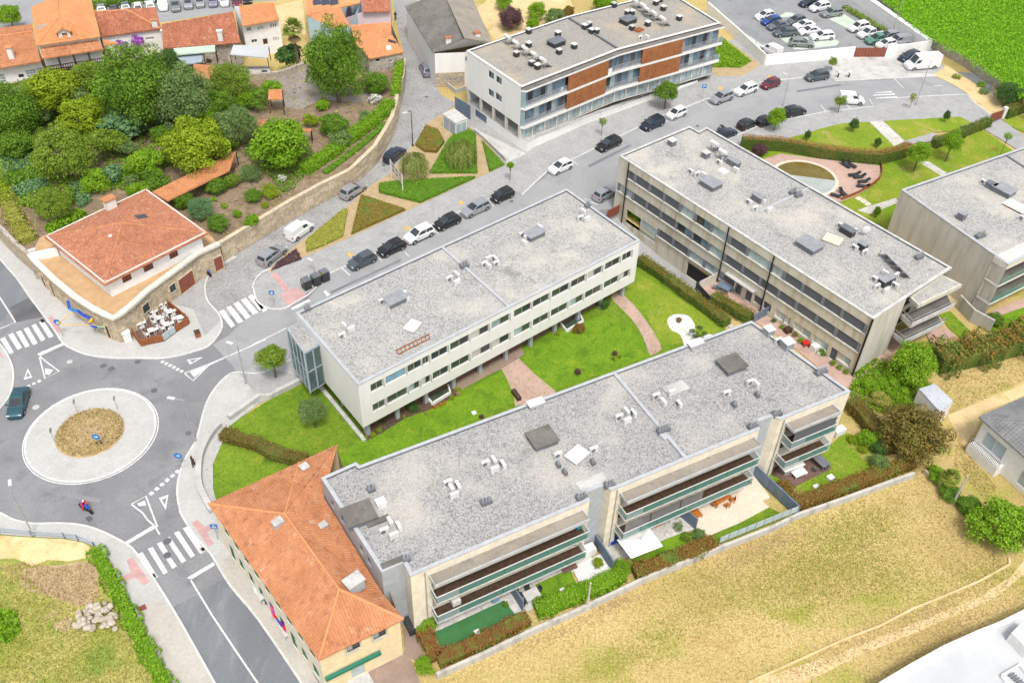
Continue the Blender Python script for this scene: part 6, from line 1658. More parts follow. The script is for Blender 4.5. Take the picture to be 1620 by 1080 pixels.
for k,c,x,y,dx,dy,lab in (('hatch','car_white',180,150,-100,22,'white hatchback at the left end of the upper car park row'),('hatch','car_blue',240,200,-100,20,'bright blue car in the rear car park'),
('sedan','car_grey',305,245,-100,20,'dark grey coupe below the bright blue car'),('wagon','car_slate',375,310,-100,8,'dark slate estate, lowest of the left diagonal row'),
('hatch','car_grey',475,195,-100,24,'grey hatchback above the white cars of the middle row'),('sedan','car_white',550,240,-100,18,'white saloon, uppermost white car of the middle row'),
('sedan','car_white',600,293,-100,16,'white saloon, second white car of the middle row'),('wagon','car_white',725,345,-100,8,'white estate at the lower right of the middle row'),
('wagon','car_sage',530,410,100,6,'grey-green estate parked across the front of the middle row'),('sedan','car_navy',605,28,-100,18,'navy car at the top edge of the rear car park'),
('suv','car_white',700,72,-100,22,'white crossover at the top of the right-hand bays'),('wagon','car_sage',815,125,-100,14,'silver-green estate next to the white crossover at the top'),
('suv','car_white',1070,262,-100,22,'white crossover by the weedy bank of the rear car park'),('pickup','car_white',1175,320,-100,22,'white pickup next to the two-tone pickup'),
('pickup','car_green',1255,378,-100,16,'two-tone green pickup behind the white wall'),('hatch','car_white',1330,420,-100,20,'white car mostly hidden behind the wall right of the gate'),
('van','car_white',240,480,-90,-48,'white car peeping over the wall corner by the grass plot'),('mpv','car_silver',1350,348,-100,12,'silver people carrier beside the weedy bank'),('van','car_silver',1455,395,-100,8,'grey van at the far right of the rear car park')):
 car(k,c,'e5',x,y,dx,dy,lab,G2)
G3 = 'cars parked across the top'
for k,c,t,x,y,lab in (('van','car_white','e1',1545,45,'white van at the left end of the upper parking row'),('sedan','car_sage','e2',225,52,'pale silver saloon, second of the upper parking row'),('hatch','car_silver','e2',345,32,'silver hatchback, third of the upper parking row'),
('hatch','car_silver','e2',457,18,'grey-silver hatchback, fourth of the upper parking row'),('sedan','car_lilac','e2',578,10,'blue-grey car, fifth of the upper parking row'),('hatch','car_white','e2',688,8,'white hatchback left of the dark red car at the top'),('sedan','car_maroon','e2',806,10,'dark red car at the top edge'),('hatch','car_black','e2',905,-12,'dark car right of the dark red car at the top edge')):
 car(k,c,t,x,y,12,100,lab,G3)
for k,c,x,y,lab in (('hatch','car_sage',962,80,'pale grey car behind the tall orange roof'),('small','car_black',1085,92,'dark small car behind the mottled roof'),('hatch','car_slate',1190,60,'grey-green car left of the white cars behind the mottled roof'),('small','car_white',1310,66,'rounded white car behind the mottled roof ridge'),('hatch','car_white',1425,50,'white car left of the white van behind the mottled roof')):
 car(k,c,'e1',x,y,-18,-100,lab,G3)
# ================================================================== VEGETATION
import numpy as np
RNG = np.random.default_rng(11)
def quads_mesh(name,V,tone,mats,mi=None):
 """V: (N,4,3) corner array -> mesh with per-leaf 'tone'"""
 N = len(V); me = bpy.data.meshes.new(name)
 me.vertices.add(4 * N); me.loops.add(4 * N); me.polygons.add(N)
 me.vertices.foreach_set('co',V.reshape(-1).astype(np.float32))
 me.loops.foreach_set('vertex_index',np.arange(4 * N,dtype=np.int32))
 me.polygons.foreach_set('loop_start',np.arange(0,4 * N,4,dtype=np.int32))
 if mi is not None: me.polygons.foreach_set('material_index',mi.astype(np.int32))
 at = me.attributes.new('tone','FLOAT','FACE'); at.data.foreach_set('value',np.clip(tone,0,1).astype(np.float32))
 me.update(calc_edges=True)
 for m in mats: me.materials.append(M(m))
 return me
def unit(a):
 return a / (np.linalg.norm(a,axis=1,keepdims=True) + 1e-9)
def leaves(pos_,nrm,size,aspect=.6,spread=.75,fold=.25):
 """leaf quads at pos_, facing about nrm"""
 N = len(pos_)
 n = unit(nrm + RNG.normal(0,spread,(N,3)))
 t = unit(np.cross(n,RNG.normal(0,1,(N,3)))); b = np.cross(n,t)
 s = (size * RNG.uniform(.65,1.35,N))[:,None] if np.ndim(size) == 0 else (size * RNG.uniform(.65,1.35,N))[:,None]
 h = s * .5; w = s * .5 * aspect
 V = np.stack([pos_ - t * h,pos_ - b * w + n * h * fold,pos_ + t * h,pos_ + b * w + n * h * fold],axis=1)
 return V
def crown_mesh(name,nlobe,rl,nleaf,size,seed,flat=.85,aspect=.62,spread=.7,inner=.2,drop=0.0,up=0.0):
 """crown of unit radius built from leafy lobes"""
 global RNG
 RNG = np.random.default_rng(seed)
 k = np.arange(nlobe) + .5; ph = np.arccos(1 - 2 * k / nlobe * .86); th = pi * (1 + 5 ** .5) * k
 d = np.stack([np.cos(th) * np.sin(ph),np.sin(th) * np.sin(ph),np.cos(ph)],1)
 d += RNG.normal(0,.13,d.shape); R = RNG.uniform(.50,.80,nlobe)[:,None]
 C = d * R; C[:,2] *= flat; C[:,2] += up * np.abs(RNG.normal(0,.3,nlobe))
 rad = rl * RNG.uniform(.7,1.25,nlobe)
 which = RNG.choice(nlobe,nleaf,p=rad ** 2 / (rad ** 2).sum())
 v = unit(RNG.normal(0,1,(nleaf,3))); v[:,2] = np.where(v[:,2] < -.5,-v[:,2],v[:,2])
 rr = rad[which] * RNG.uniform(.72,1.05,nleaf) ** 1.0
 ins = RNG.random(nleaf) < inner; rr[ins] *= RNG.uniform(.3,.8,ins.sum())
 p = C[which] + v * rr[:,None] * np.array([1,1,flat])
 p[:,2] -= drop * np.maximum(0,np.hypot(p[:,0],p[:,1]) - .4)
 lt = RNG.uniform(-.28,.28,nlobe)
 tone = .5 + lt[which] + RNG.normal(0,.2,nleaf)
 out = unit(v + p * .4)
 return quads_mesh(name,leaves(p,out,size,aspect,spread),tone,['leaf_mid'])
CR = {'lumpy': crown_mesh('crown',46,.30,9000,.085,1),'lumpy2': crown_mesh('crown',34,.34,8000,.09,2,.95),'fine': crown_mesh('crown',60,.27,13000,.058,3),
'open': crown_mesh('crown',26,.31,4200,.10,4,.8,inner=.1),'dense': crown_mesh('crown',80,.25,11000,.075,5,.9,spread=.5),'big': crown_mesh('crown',85,.24,18000,.055,6,1.05),
'tiny': crown_mesh('crown',9,.5,420,.30,7),'ball': crown_mesh('crown',60,.24,1500,.16,8,1.0,spread=.4),'airy': crown_mesh('crown',16,.30,1100,.15,9,.9,inner=.05),'broad': crown_mesh('crown',30,.36,1900,.22,10,.8,aspect=.8)}
def trunk_mesh():
 mb = MB(); mb.tube([(0,0,0),(.03,.02,.45),(0,.03,.8),(.02,0,1.0)],[.085,.06,.05,.03],7)
 for a,z,l in ((.3,.5,.5),(2.2,.58,.45),(4.1,.62,.5),(5.3,.72,.35),(1.3,.78,.3)):
  mb.tube([(0,.01,z),(cos(a) * l * .5,sin(a) * l * .5,z + .2),(cos(a) * l,sin(a) * l,z + .38)],[.045,.03,.012],5)
 me = mb.mesh('trunk'); me.materials.append(M('bark')); return me
TR = trunk_mesh()
def px_m(p): return (p - CAMP).dot(FW) / F_PX
def tree(label,t,x,y,r,mat,crown='lumpy',gz=0.1,k=1.15,sz=1.0,name='tree',cat='tree',group=None,base=None,tr=True,sx=1.0):
 """crown centred on photo pixel (tile units), radius r in tile units, standing on ground height gz"""
 rp = r / TILE[t][2]; c_ = PT(t,x,y,gz + 2); rm = rp * px_m(c_)
 if base:
  b = PT(t,base[0],base[1],gz); d = ray(*Q(t,x,y)); hd = Vector((d.x,d.y)); tt = Vector((b.x,b.y)).dot(hd) / hd.length_squared
  zc = CAM_H + d.z * tt; c_ = Vector((b.x,b.y,zc))
  side = CAMP + d * tt; c_ = Vector(((b.x + side.x) / 2,(b.y + side.y) / 2,zc))
  b = Vector((c_.x,c_.y,gz)) if (side - Vector((b.x,b.y,zc))).length < 1.5 else b
 else:
  zc = gz + rm * sz * k; c_ = PT(t,x,y,zc); b = Vector((c_.x,c_.y,gz))
 o = thing(name,(b.x,b.y,gz),label,cat,group,0)
 h = c_.z - gz
 if tr:
  q = inst(TR,'trunk',o,(0,0,0),rnd(0,6),(max(.6,rm * .9),max(.6,rm * .9),max(.5,h * 1.05)))
 cr = inst(CR[crown],'crown',o,(c_.x - b.x,c_.y - b.y,h),rnd(0,6.28),(rm * sx,rm,rm * sz))
 set_mat(cr,mat)
 return o
def shrub(label,t,x,y,r,mat,crown='tiny',gz=.1,k=.75,sz=.9,group=None,name='shrub'):
 return tree(label,t,x,y,r,mat,crown,gz,k,sz,name,'shrub',group,None,False)
GG = 'garden trees behind the corner house'
for lab,x,y,r,mt,cr,sz,k in (
('yellow-green tree against the dark timber balcony',310,548,165,'leaf_yellow','lumpy',.75,1.3),('open olive tree right of the yellow-green balcony tree',545,490,105,'leaf_olive','lumpy2',1.0,1.3),
('tallest broad green tree in the middle of the garden',815,535,205,'leaf_mid','big',1.0,1.3),('dark conifer-like tree below the rusty roof',1015,430,115,'leaf_dark','fine',1.2,1.2),
('dark spreading tree at the left edge of the garden',55,700,165,'leaf_mid','big',.95,1.0),('pale grey-green tree beside the dark left tree',245,690,75,'leaf_grey','lumpy',.9,1.2),
('pale loose tree below the yellow-green balcony tree',455,600,88,'leaf_grey','open',1.0,1.3),('yellow-topped tree in the garden centre',505,720,135,'leaf_yellow','lumpy',.95,1.1),
('big olive feathery tree above the vegetable rows',390,940,185,'leaf_olive','fine',.85,.95),('reddish-olive tree right of the feathery tree',655,860,100,'leaf_olive','open',.9,1.1),
('blue-green low-branched tree in the garden centre',730,750,140,'leaf_bluegreen','broad',.7,.9),('large grey-green tree left of the round yellow tree',1095,610,170,'leaf_grey','big',1.05,1.1),
('slim lime tree in front of the grey-green tree',900,690,70,'leaf_lime','dense',1.3,1.2),('dense round yellow-leaved tree above the tiled walkway',1190,890,185,'leaf_yellow','dense',.95,.95),
('glossy dark round tree beside the orange shed',1330,630,88,'leaf_mid','dense',1.0,1.1),('olive tree right of the orange shed',1400,505,125,'leaf_olive','fine',1.0,1.1),
('bright lime small tree left of the yellow round tree',880,985,105,'leaf_lime','open',.8,1.2),('grey willow-like tree below the weathered shed',1440,765,125,'leaf_grey','fine',1.0,1.0),
('small green tree under the grey-green tree',985,820,62,'leaf_mid','lumpy',1.0,1.1),('dark green tree under the pale loose tree',660,610,90,'leaf_mid','lumpy2',1.0,.9),
('green filler tree between the dense yellow tree and the grey tree',1220,720,95,'leaf_bright','lumpy',.9,1.0),('dark tree at the foot of the left spreading tree',90,880,110,'leaf_mid','lumpy',.8,.8),('dark small tree behind the pale grey tree',200,790,60,'leaf_dark','lumpy',.9,.9)):
 tree(lab,'a1',x,y,r * 1.15,mt,cr,GZ,k,sz * .93,group=GG)
GU = 'smaller garden trees'
for lab,x,y,r,mt,cr in (('yellowish tree left of the tallest garden tree',640,560,80,'leaf_yellow','open'),('green tree under the white house by the left edge',130,600,70,'leaf_mid','lumpy'),('light green tree below the tallest garden tree',830,720,90,'leaf_bright','lumpy'),('leafy tree between the conifer and the shed',1150,480,75,'leaf_mid','lumpy2'),('green tree right of the dense yellow tree',1370,850,75,'leaf_bright','lumpy'),('pale tree in front of the large grey-green tree',1010,720,80,'leaf_grey','lumpy'),('low green tree by the bright lime tree',1000,960,60,'leaf_mid','open'),('pale bush-like tree over the garden path',770,900,70,'leaf_grey','open'),('dark green tree below the yellow-topped tree',590,800,70,'leaf_mid','lumpy'),('green tree beside the olive shed tree',1500,600,80,'leaf_bright','lumpy'),('small olive tree above the crop rows',250,860,80,'leaf_olive','open'),('leafy tree at the lower left by the wall',30,800,70,'leaf_mid','open')):
 tree(lab,'a1',x,y,r,mt,cr,GZ,1.0,.9,group=GU)
tree('bright round tree behind the long white house','e1',85,150,118,'leaf_bright','lumpy',.1,1.2,group='trees across the top')
tree('tall leafy green tree beside the rubble-stone cottage','a2',500,385,185,'leaf_mid','big',GZ,1.1,1.2,group=GG)
tree('lower green tree between the tall tree and the cottage','a2',755,510,85,'leaf_mid','lumpy',GZ,.9,.9,group=GG)
tree('large round green tree below the gravel yard','a2',165,880,190,'leaf_bright','lumpy',GZ,1.0,.9,group=GG)
tree('leafy tree left of the gravel yard','a2',20,600,90,'leaf_mid','open',GZ,1.0,.8,group=GG)
GS = 'garden shrubs'
for lab,t,x,y,r,mt,cr in (
('lime vine thicket beside the well shelter','a2',110,540,75,'leaf_lime','open'),('spiky lime shrub in the gravel yard','a2',425,640,45,'leaf_lime','broad'),('green bush below the spiky lime shrub','a2',490,765,95,'leaf_mid','lumpy'),
('yellowish bush left of the yard entrance','a2',350,735,55,'leaf_yellow','open'),('grey shrub near the yard gate','a2',690,710,45,'leaf_grey','open'),('grey bare shrub beside the lane hedge','a2',540,850,75,'leaf_grey','airy'),('white-flowering shrub by the green gate','a2',745,605,40,'flower_white','tiny'),
('dark bush at the walkway end nearest the house','b1',1110,180,72,'leaf_mid','lumpy'),('green bush in front of the walkway, second from the house','b1',1220,235,90,'leaf_bluegreen','fine'),('round dark bush by the lane wall near the house','b1',1330,320,72,'leaf_mid','dense'),
('upright green bush beside the walkway','b1',1318,95,72,'leaf_mid','dense'),('olive bush at the far end of the walkway','b1',1410,60,58,'leaf_olive','lumpy'),('glossy citrus bush by the garden corner wall','e4',965,965,80,'leaf_mid','dense'),('yellow bush in the garden corner','e4',1130,915,90,'leaf_yellow','open'),
('grey-green feathery bush above the corner wall','e4',935,745,115,'leaf_grey','fine'),('small yellow-green bush on bare soil','e4',1075,1045,42,'leaf_yellow','dense'),('tiny lime plant left on bare soil','b1',1303,175,18,'leaf_lime','tiny'),('tiny yellow plant in the middle of bare soil','b1',1365,215,22,'leaf_lime','tiny'),('small round citrus plant on bare soil','b1',1445,262,32,'leaf_bright','dense'),
('bright shrub at the edge of the lane wall','b1',1535,305,50,'leaf_bright','lumpy'),('lush citrus bush in the garden corner bed','b1',1545,150,55,'leaf_mid','dense'),('white-hydrangea clump behind the corner wall','e4',1235,795,45,'flower_white','tiny'),
('olive shrub mound in the vegetable plot','b1',325,215,125,'leaf_olive','fine'),('lime vine over the garden path','b1',580,65,95,'leaf_lime','open'),('bright vine mound behind the chimney','b1',840,125,80,'leaf_bright','open'),('green leafy mound beside the tiled walkway','b1',960,60,85,'leaf_mid','open'),
('blue-green cabbage clump in the middle rows','e3',1060,750,110,'leaf_bluegreen','broad'),('dark creeper mound in the middle rows','e3',1240,815,75,'leaf_grey','airy'),('green hedge mound right of the vegetable rows','e3',1500,810,90,'leaf_bright','open'),('leafy dark clump beside the vegetable rows','e3',660,935,65,'leaf_mid','broad'),
('purple-flowering shrub at the white outbuilding, upper clump','e1',1305,395,62,'flower_purple','tiny'),('purple-flowering shrub at the white outbuilding, lower clump','e1',1150,442,62,'flower_purple','tiny'),('reddish shrub left of the purple flowers','e1',1020,510,50,'leaf_purple','tiny'),('red-leaved shrub by the patio canopy','e2',545,585,30,'leaf_red','tiny'),
('dark fern-like bush under the palm','e2',1300,520,130,'leaf_dark','broad')):
 shrub(lab,t,x,y,r,mt,cr,GZ,group=GS)
def palm(label,t,x,y,r,base,gz):
 b = PT(t,*base,gz); rp = r / TILE[t][2] * px_m(b); d = ray(*Q(t,x,y)); tt = b.y / d.y; zc = CAM_H + d.z * tt
 o = thing('palm_tree',(b.x,b.y,gz),label,'tree'); h = zc - gz; ex = (CAMP + d * tt).x - b.x
 MB().tube([(0,0,0),(ex * .4,0,h * .5),(ex,0,h - .3)],[.32,.26,.22],8).build('trunk','bark',o,local=True)
 for nm,mt,n,e0,e1 in (('fronds','leaf_palm',60,-.5,1.4),('dead_skirt','leaf_straw',40,-1.4,-.7)):
  V = []; tn = []
  for i in range(n):
   a = rnd(0,6.28); e = rnd(e0,e1); L = rp * rnd(.8,1.05) * (1 if nm == 'fronds' else .75)
   dr = Vector((cos(a) * cos(e),sin(a) * cos(e),sin(e))); side = dr.cross(Vector((0,0,1))).normalized(); o0 = Vector((ex,0,h - (.0 if nm == 'fronds' else .9)))
   c0 = o0 + dr * L * .45
   for j in range(9):
    f = (j - 4) / 4 * 1.1; v = (dr * cos(f) + side * sin(f)); tip = c0 + v * L * .55 + Vector((0,0,-.12 * L)); w = side.cross(v).cross(v) * .06 * L
    w2 = v.cross(Vector((.1,.2,1))).normalized() * .05 * L
    V.append([c0 - w2 * .3,c0 + v * L * .3 - w2,tip,c0 + v * L * .3 + w2]); tn.append(rnd(.2,.9))
  me = quads_mesh(nm,np.array([[tuple(q) for q in r_] for r_ in V]),np.array(tn),[mt]); inst(me,nm,o)
palm('tall fan palm between the white and blue houses','e2',1340,270,120,(1392,640),GZ)
palm('small palm tuft at the left edge beside the white house','e1',10,830,60,(10,870),GZ)
palm('lush small palm beside the dry field wall at the right','c4',1130,830,75,(1140,890),.1)
tree('pruned street tree beside the glazed bay of the pale block','c2',120,95,100,'leaf_olive','lumpy',.14,sz=.7,base=(135,218),cat='tree')
tree('olive tree on the lawn below the glazed bay','c2',368,420,98,'leaf_grey','fine',.11,sz=.85,base=(378,520))
tree('round street tree in front of the rust-brown panels','a3',982,560,75,'leaf_mid','lumpy',.14,base=(970,665))
tree('thin sapling by the street terrace of the white block','a3',590,745,26,'leaf_olive','airy',.14,sz=1.3,base=(585,828))
tree('young lollipop tree at the corner of the paved square','f7',1240,610,40,'leaf_bright','lumpy',.14,base=(1245,755))
tree('yellow-green street tree between the black cars','e6',590,150,92,'leaf_lime','lumpy',.14,sz=1.1,base=(575,275))
tree('small street tree beside the two ash bins','e5',838,590,48,'leaf_olive','open',.14,base=(800,665))
tree('thin street tree in front of the white small van','e5',890,960,62,'leaf_olive','open',.14,base=(885,1075))
tree('nearly bare yellowing sapling by the lamp post of the plaza','e7',545,260,35,'leaf_drygreen','airy',.14,sz=1.5,base=(555,375))
tree('bright round garden tree nearest the pool terrace','e7',628,785,112,'leaf_lime','lumpy',.14,base=(580,965))
tree('bright garden tree beside the trimmed hedge','e7',948,690,98,'leaf_lime','lumpy2',.14,base=(868,868))
tree('thin young tree by the right driveway','e7',1480,640,42,'leaf_lime','airy',.14,base=(1385,805))
tree('round bright green tree beside the corrugated shed','c4',910,135,145,'leaf_lime','lumpy',.06,k=.95)
tree('big domed red-brown bush left of the corrugated shed','c4',920,560,218,'leaf_brown','dense',.06,k=.75,sz=.85,name='bush',cat='bush')
tree('large bright leafy tree at the right edge of the dry field','d4',1460,115,195,'leaf_lime','lumpy',.02,k=.85,sz=.8)
tree('dark bushy tree at the end of the stone field wall','e7',1480,235,145,'leaf_dark','fine',.1,k=.85,sz=.9)
tree('round purple-leaved tree behind the white block','f6',1490,180,130,'leaf_purple','dense',.1,k=.8,sz=.95)
GT = 'trees behind the white block'
for lab,t,x,y,r,mt in (('lime bush right of the purple tree','a3',190,70,62,'leaf_lime'),('pale flowering bush along the back wall','a3',300,105,62,'leaf_grey'),('lime shrub at the foot of the back wall','a3',165,150,45,'leaf_lime'),('green tree at the top behind the roof','a3',600,15,75,'leaf_bright'),('reddish shrub along the back wall','a3',385,70,40,'leaf_redgreen'),('green tree at the top beside the sandy yard','f6',1420,15,85,'leaf_bright')):
 tree(lab,t,x,y,r,mt,'lumpy',.1,.9,group=GT)
shrub('purple shrub in the parking bay by the concrete block roof','e6',75,275,50,'leaf_purple','tiny',.14); shrub('grey-purple shrub mass between the pool hedge and the block','e6',430,465,85,'leaf_purple','lumpy',.14)
for lab,x,t,y,w,h in (('slim cypress on the pool lawn, tallest',1330,'e6',222,46,78),('slim cypress against the pool hedge, left one',888,'e6',322,36,58),('slim cypress against the pool hedge, right one',235,'e7',692,38,55),('slim cypress on the right lawn strip',888,'e7',440,32,70),('narrow clipped column by the path to the pool',685,'b4',250,24,44)):
 tree(lab,t,x,y,w,'leaf_dark' if t != 'b4' else 'leaf_mid','dense',.14,1.0,h / w,'cypress','tree','slim cypresses')
def weeping(label,t,x,y,rx,ry,mat):
 c_ = PT(t,x,y - ry * .4,3.4); k = px_m(c_) / TILE[t][2]; R = rx * k * 1.15
 o = thing('weeping_tree',(c_.x,c_.y,.14),label,'tree'); H = 3.4; V = []
 MB().tube([(0,0,0),(.1,0,H * .5),(0,.1,H)],[.16,.12,.06],6).build('trunk','bark',o,local=True)
 P_ = []; N_ = []
 for i in range(260):
  a = rnd(0,6.28); r = R * (rnd(.05,1) ** .6); z0 = H + .5 - (r / R) ** 2 * .9; L = rnd(.4,1) * (z0 - .3) * min(1,.35 + r / R)
  for j in range(int(L / .11) + 3):
   f = j * .11; P_.append((cos(a) * (r + .05 * f) + rnd(-.05,.05),sin(a) * (r + .05 * f) + rnd(-.05,.05),z0 - f)); N_.append((cos(a),sin(a),.5))
 P_ = np.array(P_); me = quads_mesh('crown',leaves(P_,np.array(N_),.24,.35,.5),RNG.uniform(0,1,len(P_)),[mat]); inst(me,'crown',o)
weeping('weeping tree beside the notice board','f7',325,620,125,180,'leaf_willow'); weeping('weeping tree on the triangular clipped bed','f7',772,500,140,160,'leaf_willow')
GB = 'shrubs around the pale block'
for lab,t,x,y,r,mt in (('yellow ball shrub right of the block corner pillar, rightmost of four','c2',770,542,20,'leaf_yellow'),('yellow ball shrub, second from the right by the corner pillar','c2',735,567,20,'leaf_yellow'),('yellow ball shrub nearest the lawn by the corner pillar','c2',688,585,15,'leaf_yellow'),('yellow ball shrub touching the corner pillar','c2',662,556,13,'leaf_yellow'),
('yellow ball at the right corner of the left light well','f4',450,410,26,'leaf_yellow'),('orange-yellow ball at the left corner of the left light well','f4',292,503,22,'leaf_orange'),('orange ball along the left light well, left of centre','f4',345,478,20,'leaf_orange'),('orange ball along the left light well, right of centre','f4',382,460,18,'leaf_orange'),
('dry orange shrub left of the entrance deck','f4',505,330,32,'leaf_drygreen'),('pale shrub beside the entrance deck','f4',510,372,28,'leaf_dry'),('brown shrub at the planting bed end','f4',205,560,22,'leaf_drygreen'),('yellow shrub in the middle of the planting bed','c2',925,458,11,'leaf_yellow'),
('dark purple bush on the lawn by the pink court','c3',440,185,24,'leaf_purple'),('dark purple bush on the lawn near the front block roof','c3',665,72,20,'leaf_purple'),('yellow ball left under the dark lawn bush','c3',660,102,16,'leaf_yellow'),('yellow ball right of the dark lawn bush','c3',696,92,14,'leaf_yellow'),('dark bush half behind the front block parapet','c2',1395,458,18,'leaf_purple'),('red ball shrub on the white gravel','b3',1057,910,20,'leaf_red'),
('yellow round bush under the block near the gate end','b3',318,992,18,'leaf_yellow'),('dark green shrub under the block by the left well','f4',75,500,60,'leaf_dark'),('brown shrub mass right of the right light well','b3',450,960,40,'leaf_redgreen'),('dark shrub under the block at the path end','b3',600,810,42,'leaf_dark')):
 shrub(lab,t,x,y,r,mt,'ball' if r < 40 else 'lumpy',.11,.8,group=GB)
ct_ = thing('cloud_pruned_tree',tuple(PT('b3',1165,1030)),'cloud-pruned dark pine on the white gravel bed','tree')
q0 = PT('b3',1165,1030); MB().tube([(0,0,0),(.3,.1,.5),(-.1,.2,1.2)],[.1,.08,.05],6).build('trunk','bark',ct_,local=True)
for dx,dy,dz,r in ((-.7,.3,1.1,.42),(.2,.5,1.5,.45),(.8,.1,1.0,.4),(.1,-.4,.8,.4),(-.3,.0,.6,.35)):
 c_ = inst(CR['ball'],'foliage_pad',ct_,(dx,dy,dz),rnd(0,6),(r,r,r * .55)); set_mat(c_,'leaf_dark')
GF = 'plants in the front gardens'
for lab,t,x,y,r,mt,cr in (('lime bush at the corner of the red hedge and the cream wall','d2',1055,700,80,'leaf_lime','lumpy'),('green bush in the narrow white planter','d2',1040,965,58,'leaf_bright','lumpy'),('lime plant beside the green bush of the planter','d2',1085,1010,28,'leaf_lime','tiny'),('small plant beside the yellow building door','d2',510,1065,22,'leaf_bright','tiny'),
('bright round bush between the lime hedge and the parasol','d3',708,375,66,'leaf_bright','fine'),('yellow-green bush on the white gravel beside the divider','d3',563,345,38,'leaf_yellow','dense'),('pale variegated bush by the tan terrace','f1',1235,630,70,'leaf_grey','lumpy'),('grey shrub between parasol garden and terrace','f1',1120,650,60,'leaf_olive','open'),('pale grasses beside the divider of the parasol garden','f1',1040,560,55,'leaf_grey','airy'),
('round red-brown bush at the timber deck corner','f2',425,680,105,'leaf_redgreen','dense'),('green tree-like shrub in the corner garden','f2',1215,200,110,'leaf_bright','open'),('yellow ball shrub on the corner lawn, upper','f2',1068,205,50,'leaf_yellow','dense'),('yellow ball shrub on the corner lawn, lower','f2',1165,305,42,'leaf_yellow','dense'),('grey-leaved shrub by the corner hedge','f2',1325,425,105,'leaf_grey','open'),('dark shrub at the back of the corner garden','f2',1330,290,90,'leaf_dark','lumpy'),('small green shrub behind the grey-blue divider','f2',235,545,30,'leaf_mid','tiny'),
('rounded green bush in the right-hand lawn by the concrete wall','b4',1405,905,55,'leaf_mid','dense'),('round clipped bush by the artificial turf corner','e8',865,410,30,'leaf_mid','ball'),('leafy lime plant beside the wicker set','e8',945,270,32,'leaf_bright','tiny')):
 shrub(lab,t,x,y,r,mt,cr,.16,group=GF)
GP = 'plants along the concrete block patio'
for i,(x,y,r,lab) in enumerate(((800,420,30,'planter shrub nearest the glass screen'),(780,470,22,'dark planter plant by the black chairs'),(845,525,22,'planter plant left of the brown bench'),(960,590,26,'reddish planter plant right of the brown bench'),(1010,640,28,'flowering planter left of the red table'),(1085,670,22,'planter plant right of the red table'),(1185,745,36,'bushy planter right of the white cover'),(1215,700,22,'plant on the window ledge above the bushy planter'),(1285,830,28,'grey planter plant, first of the last row'),(1340,870,28,'grey planter plant, middle of the last row'),(1400,905,28,'grey planter plant at the block corner'))):
 shrub(lab,'f3',x,y,r,('leaf_mid','leaf_dark','leaf_olive','leaf_redgreen','leaf_bright','leaf_mid','leaf_mid','leaf_mid','leaf_olive','leaf_olive','leaf_olive')[i],'tiny',.12,group=GP)
for lab,t,x,y,r,mt,cr in (('leafy tropical clump by the field wall','c4',1060,815,70,'leaf_bright','broad'),('green thicket along the field wall','c4',1130,920,75,'leaf_mid','lumpy'),('green thicket left of the large bright tree','c4',1250,1000,85,'leaf_mid','lumpy'),('bush at the foot of the utility pole','d4',1250,20,60,'leaf_olive','open'),
('pale bush on the sandy verge by the field wall','e7',1240,210,55,'leaf_grey','airy'),('lime bush below the dark bushy tree','e7',1480,340,45,'leaf_lime','tiny'),('green weed clump on the field wall','e7',1215,145,45,'leaf_bright','tiny'),('weed clump at the field wall base by the van','e7',980,70,45,'leaf_olive','airy'),
('rough green mound left of the round bright tree','c4',760,260,85,'leaf_bright','open'),('rough green mound by the pink path','c4',640,270,70,'leaf_bright','open'),('rough yellow-green mound beside the red-brown bush','c4',700,350,75,'leaf_drygreen','open'),('rough green mound above the brown hedge','c4',830,320,70,'leaf_bright','open')):
 shrub(lab,t,x,y,r,mt,cr,.05,.6,.7,group='rough growth at the right')
def hedge_mesh(pts,w,h,size,dens,wob=.12,z0=0.0):
 P_ = []; N_ = []; top = []
 for i in range(len(pts) - 1):
  a,b = pts[i],pts[i + 1]; L = (b - a).length
  if L < 1e-3: continue
  d = (b - a) / L; nn = Vector((-d.y,d.x))
  for face,span in (('t',w),('l',h),('r',h),):
   n = int(L * span * dens * 1.7)
   for _ in range(n):
    u = rnd(-.05,L + .05); ww = w * (1 + wob * (sin(u * 1.7 + i * 2.3) + .5 * sin(u * 4.1 + i))); bump_ = wob * (sin(u * 2.1 + i * 1.7) + .6 * sin(u * 5.3 + i)) * rnd(.3,1)
    if face == 't': v = rnd(-.5,.5) * ww; P_.append((a.x + d.x * u + nn.x * v,a.y + d.y * u + nn.y * v,z0 + h + bump_ + rnd(-.1,.06))); N_.append((0,0,1)); top.append(1)
    else:
     s_ = 1 if face == 'l' else -1; v = s_ * (ww / 2 + rnd(-.1,.06)); z = rnd(0,1) * h
     P_.append((a.x + d.x * u + nn.x * v,a.y + d.y * u + nn.y * v,z0 + z)); N_.append((nn.x * s_,nn.y * s_,.3)); top.append(1 if z > h * .9 else 0)
 for e,sg in ((0,-1),(len(pts) - 1,1)):
  p = pts[e]; q = pts[1] if e == 0 else pts[e - 1]; d = (p - q).normalized(); nn = Vector((-d.y,d.x))
  for _ in range(int(w * h * dens)):
   v = rnd(-.5,.5) * w; z = rnd(0,1) * h; P_.append((p.x + nn.x * v,p.y + nn.y * v,z0 + z)); N_.append((d.x,d.y,.3)); top.append(0)
 P_ = np.array(P_); N_ = np.array(N_)
 return leaves(P_,N_,size,.65,.6),np.array(top)
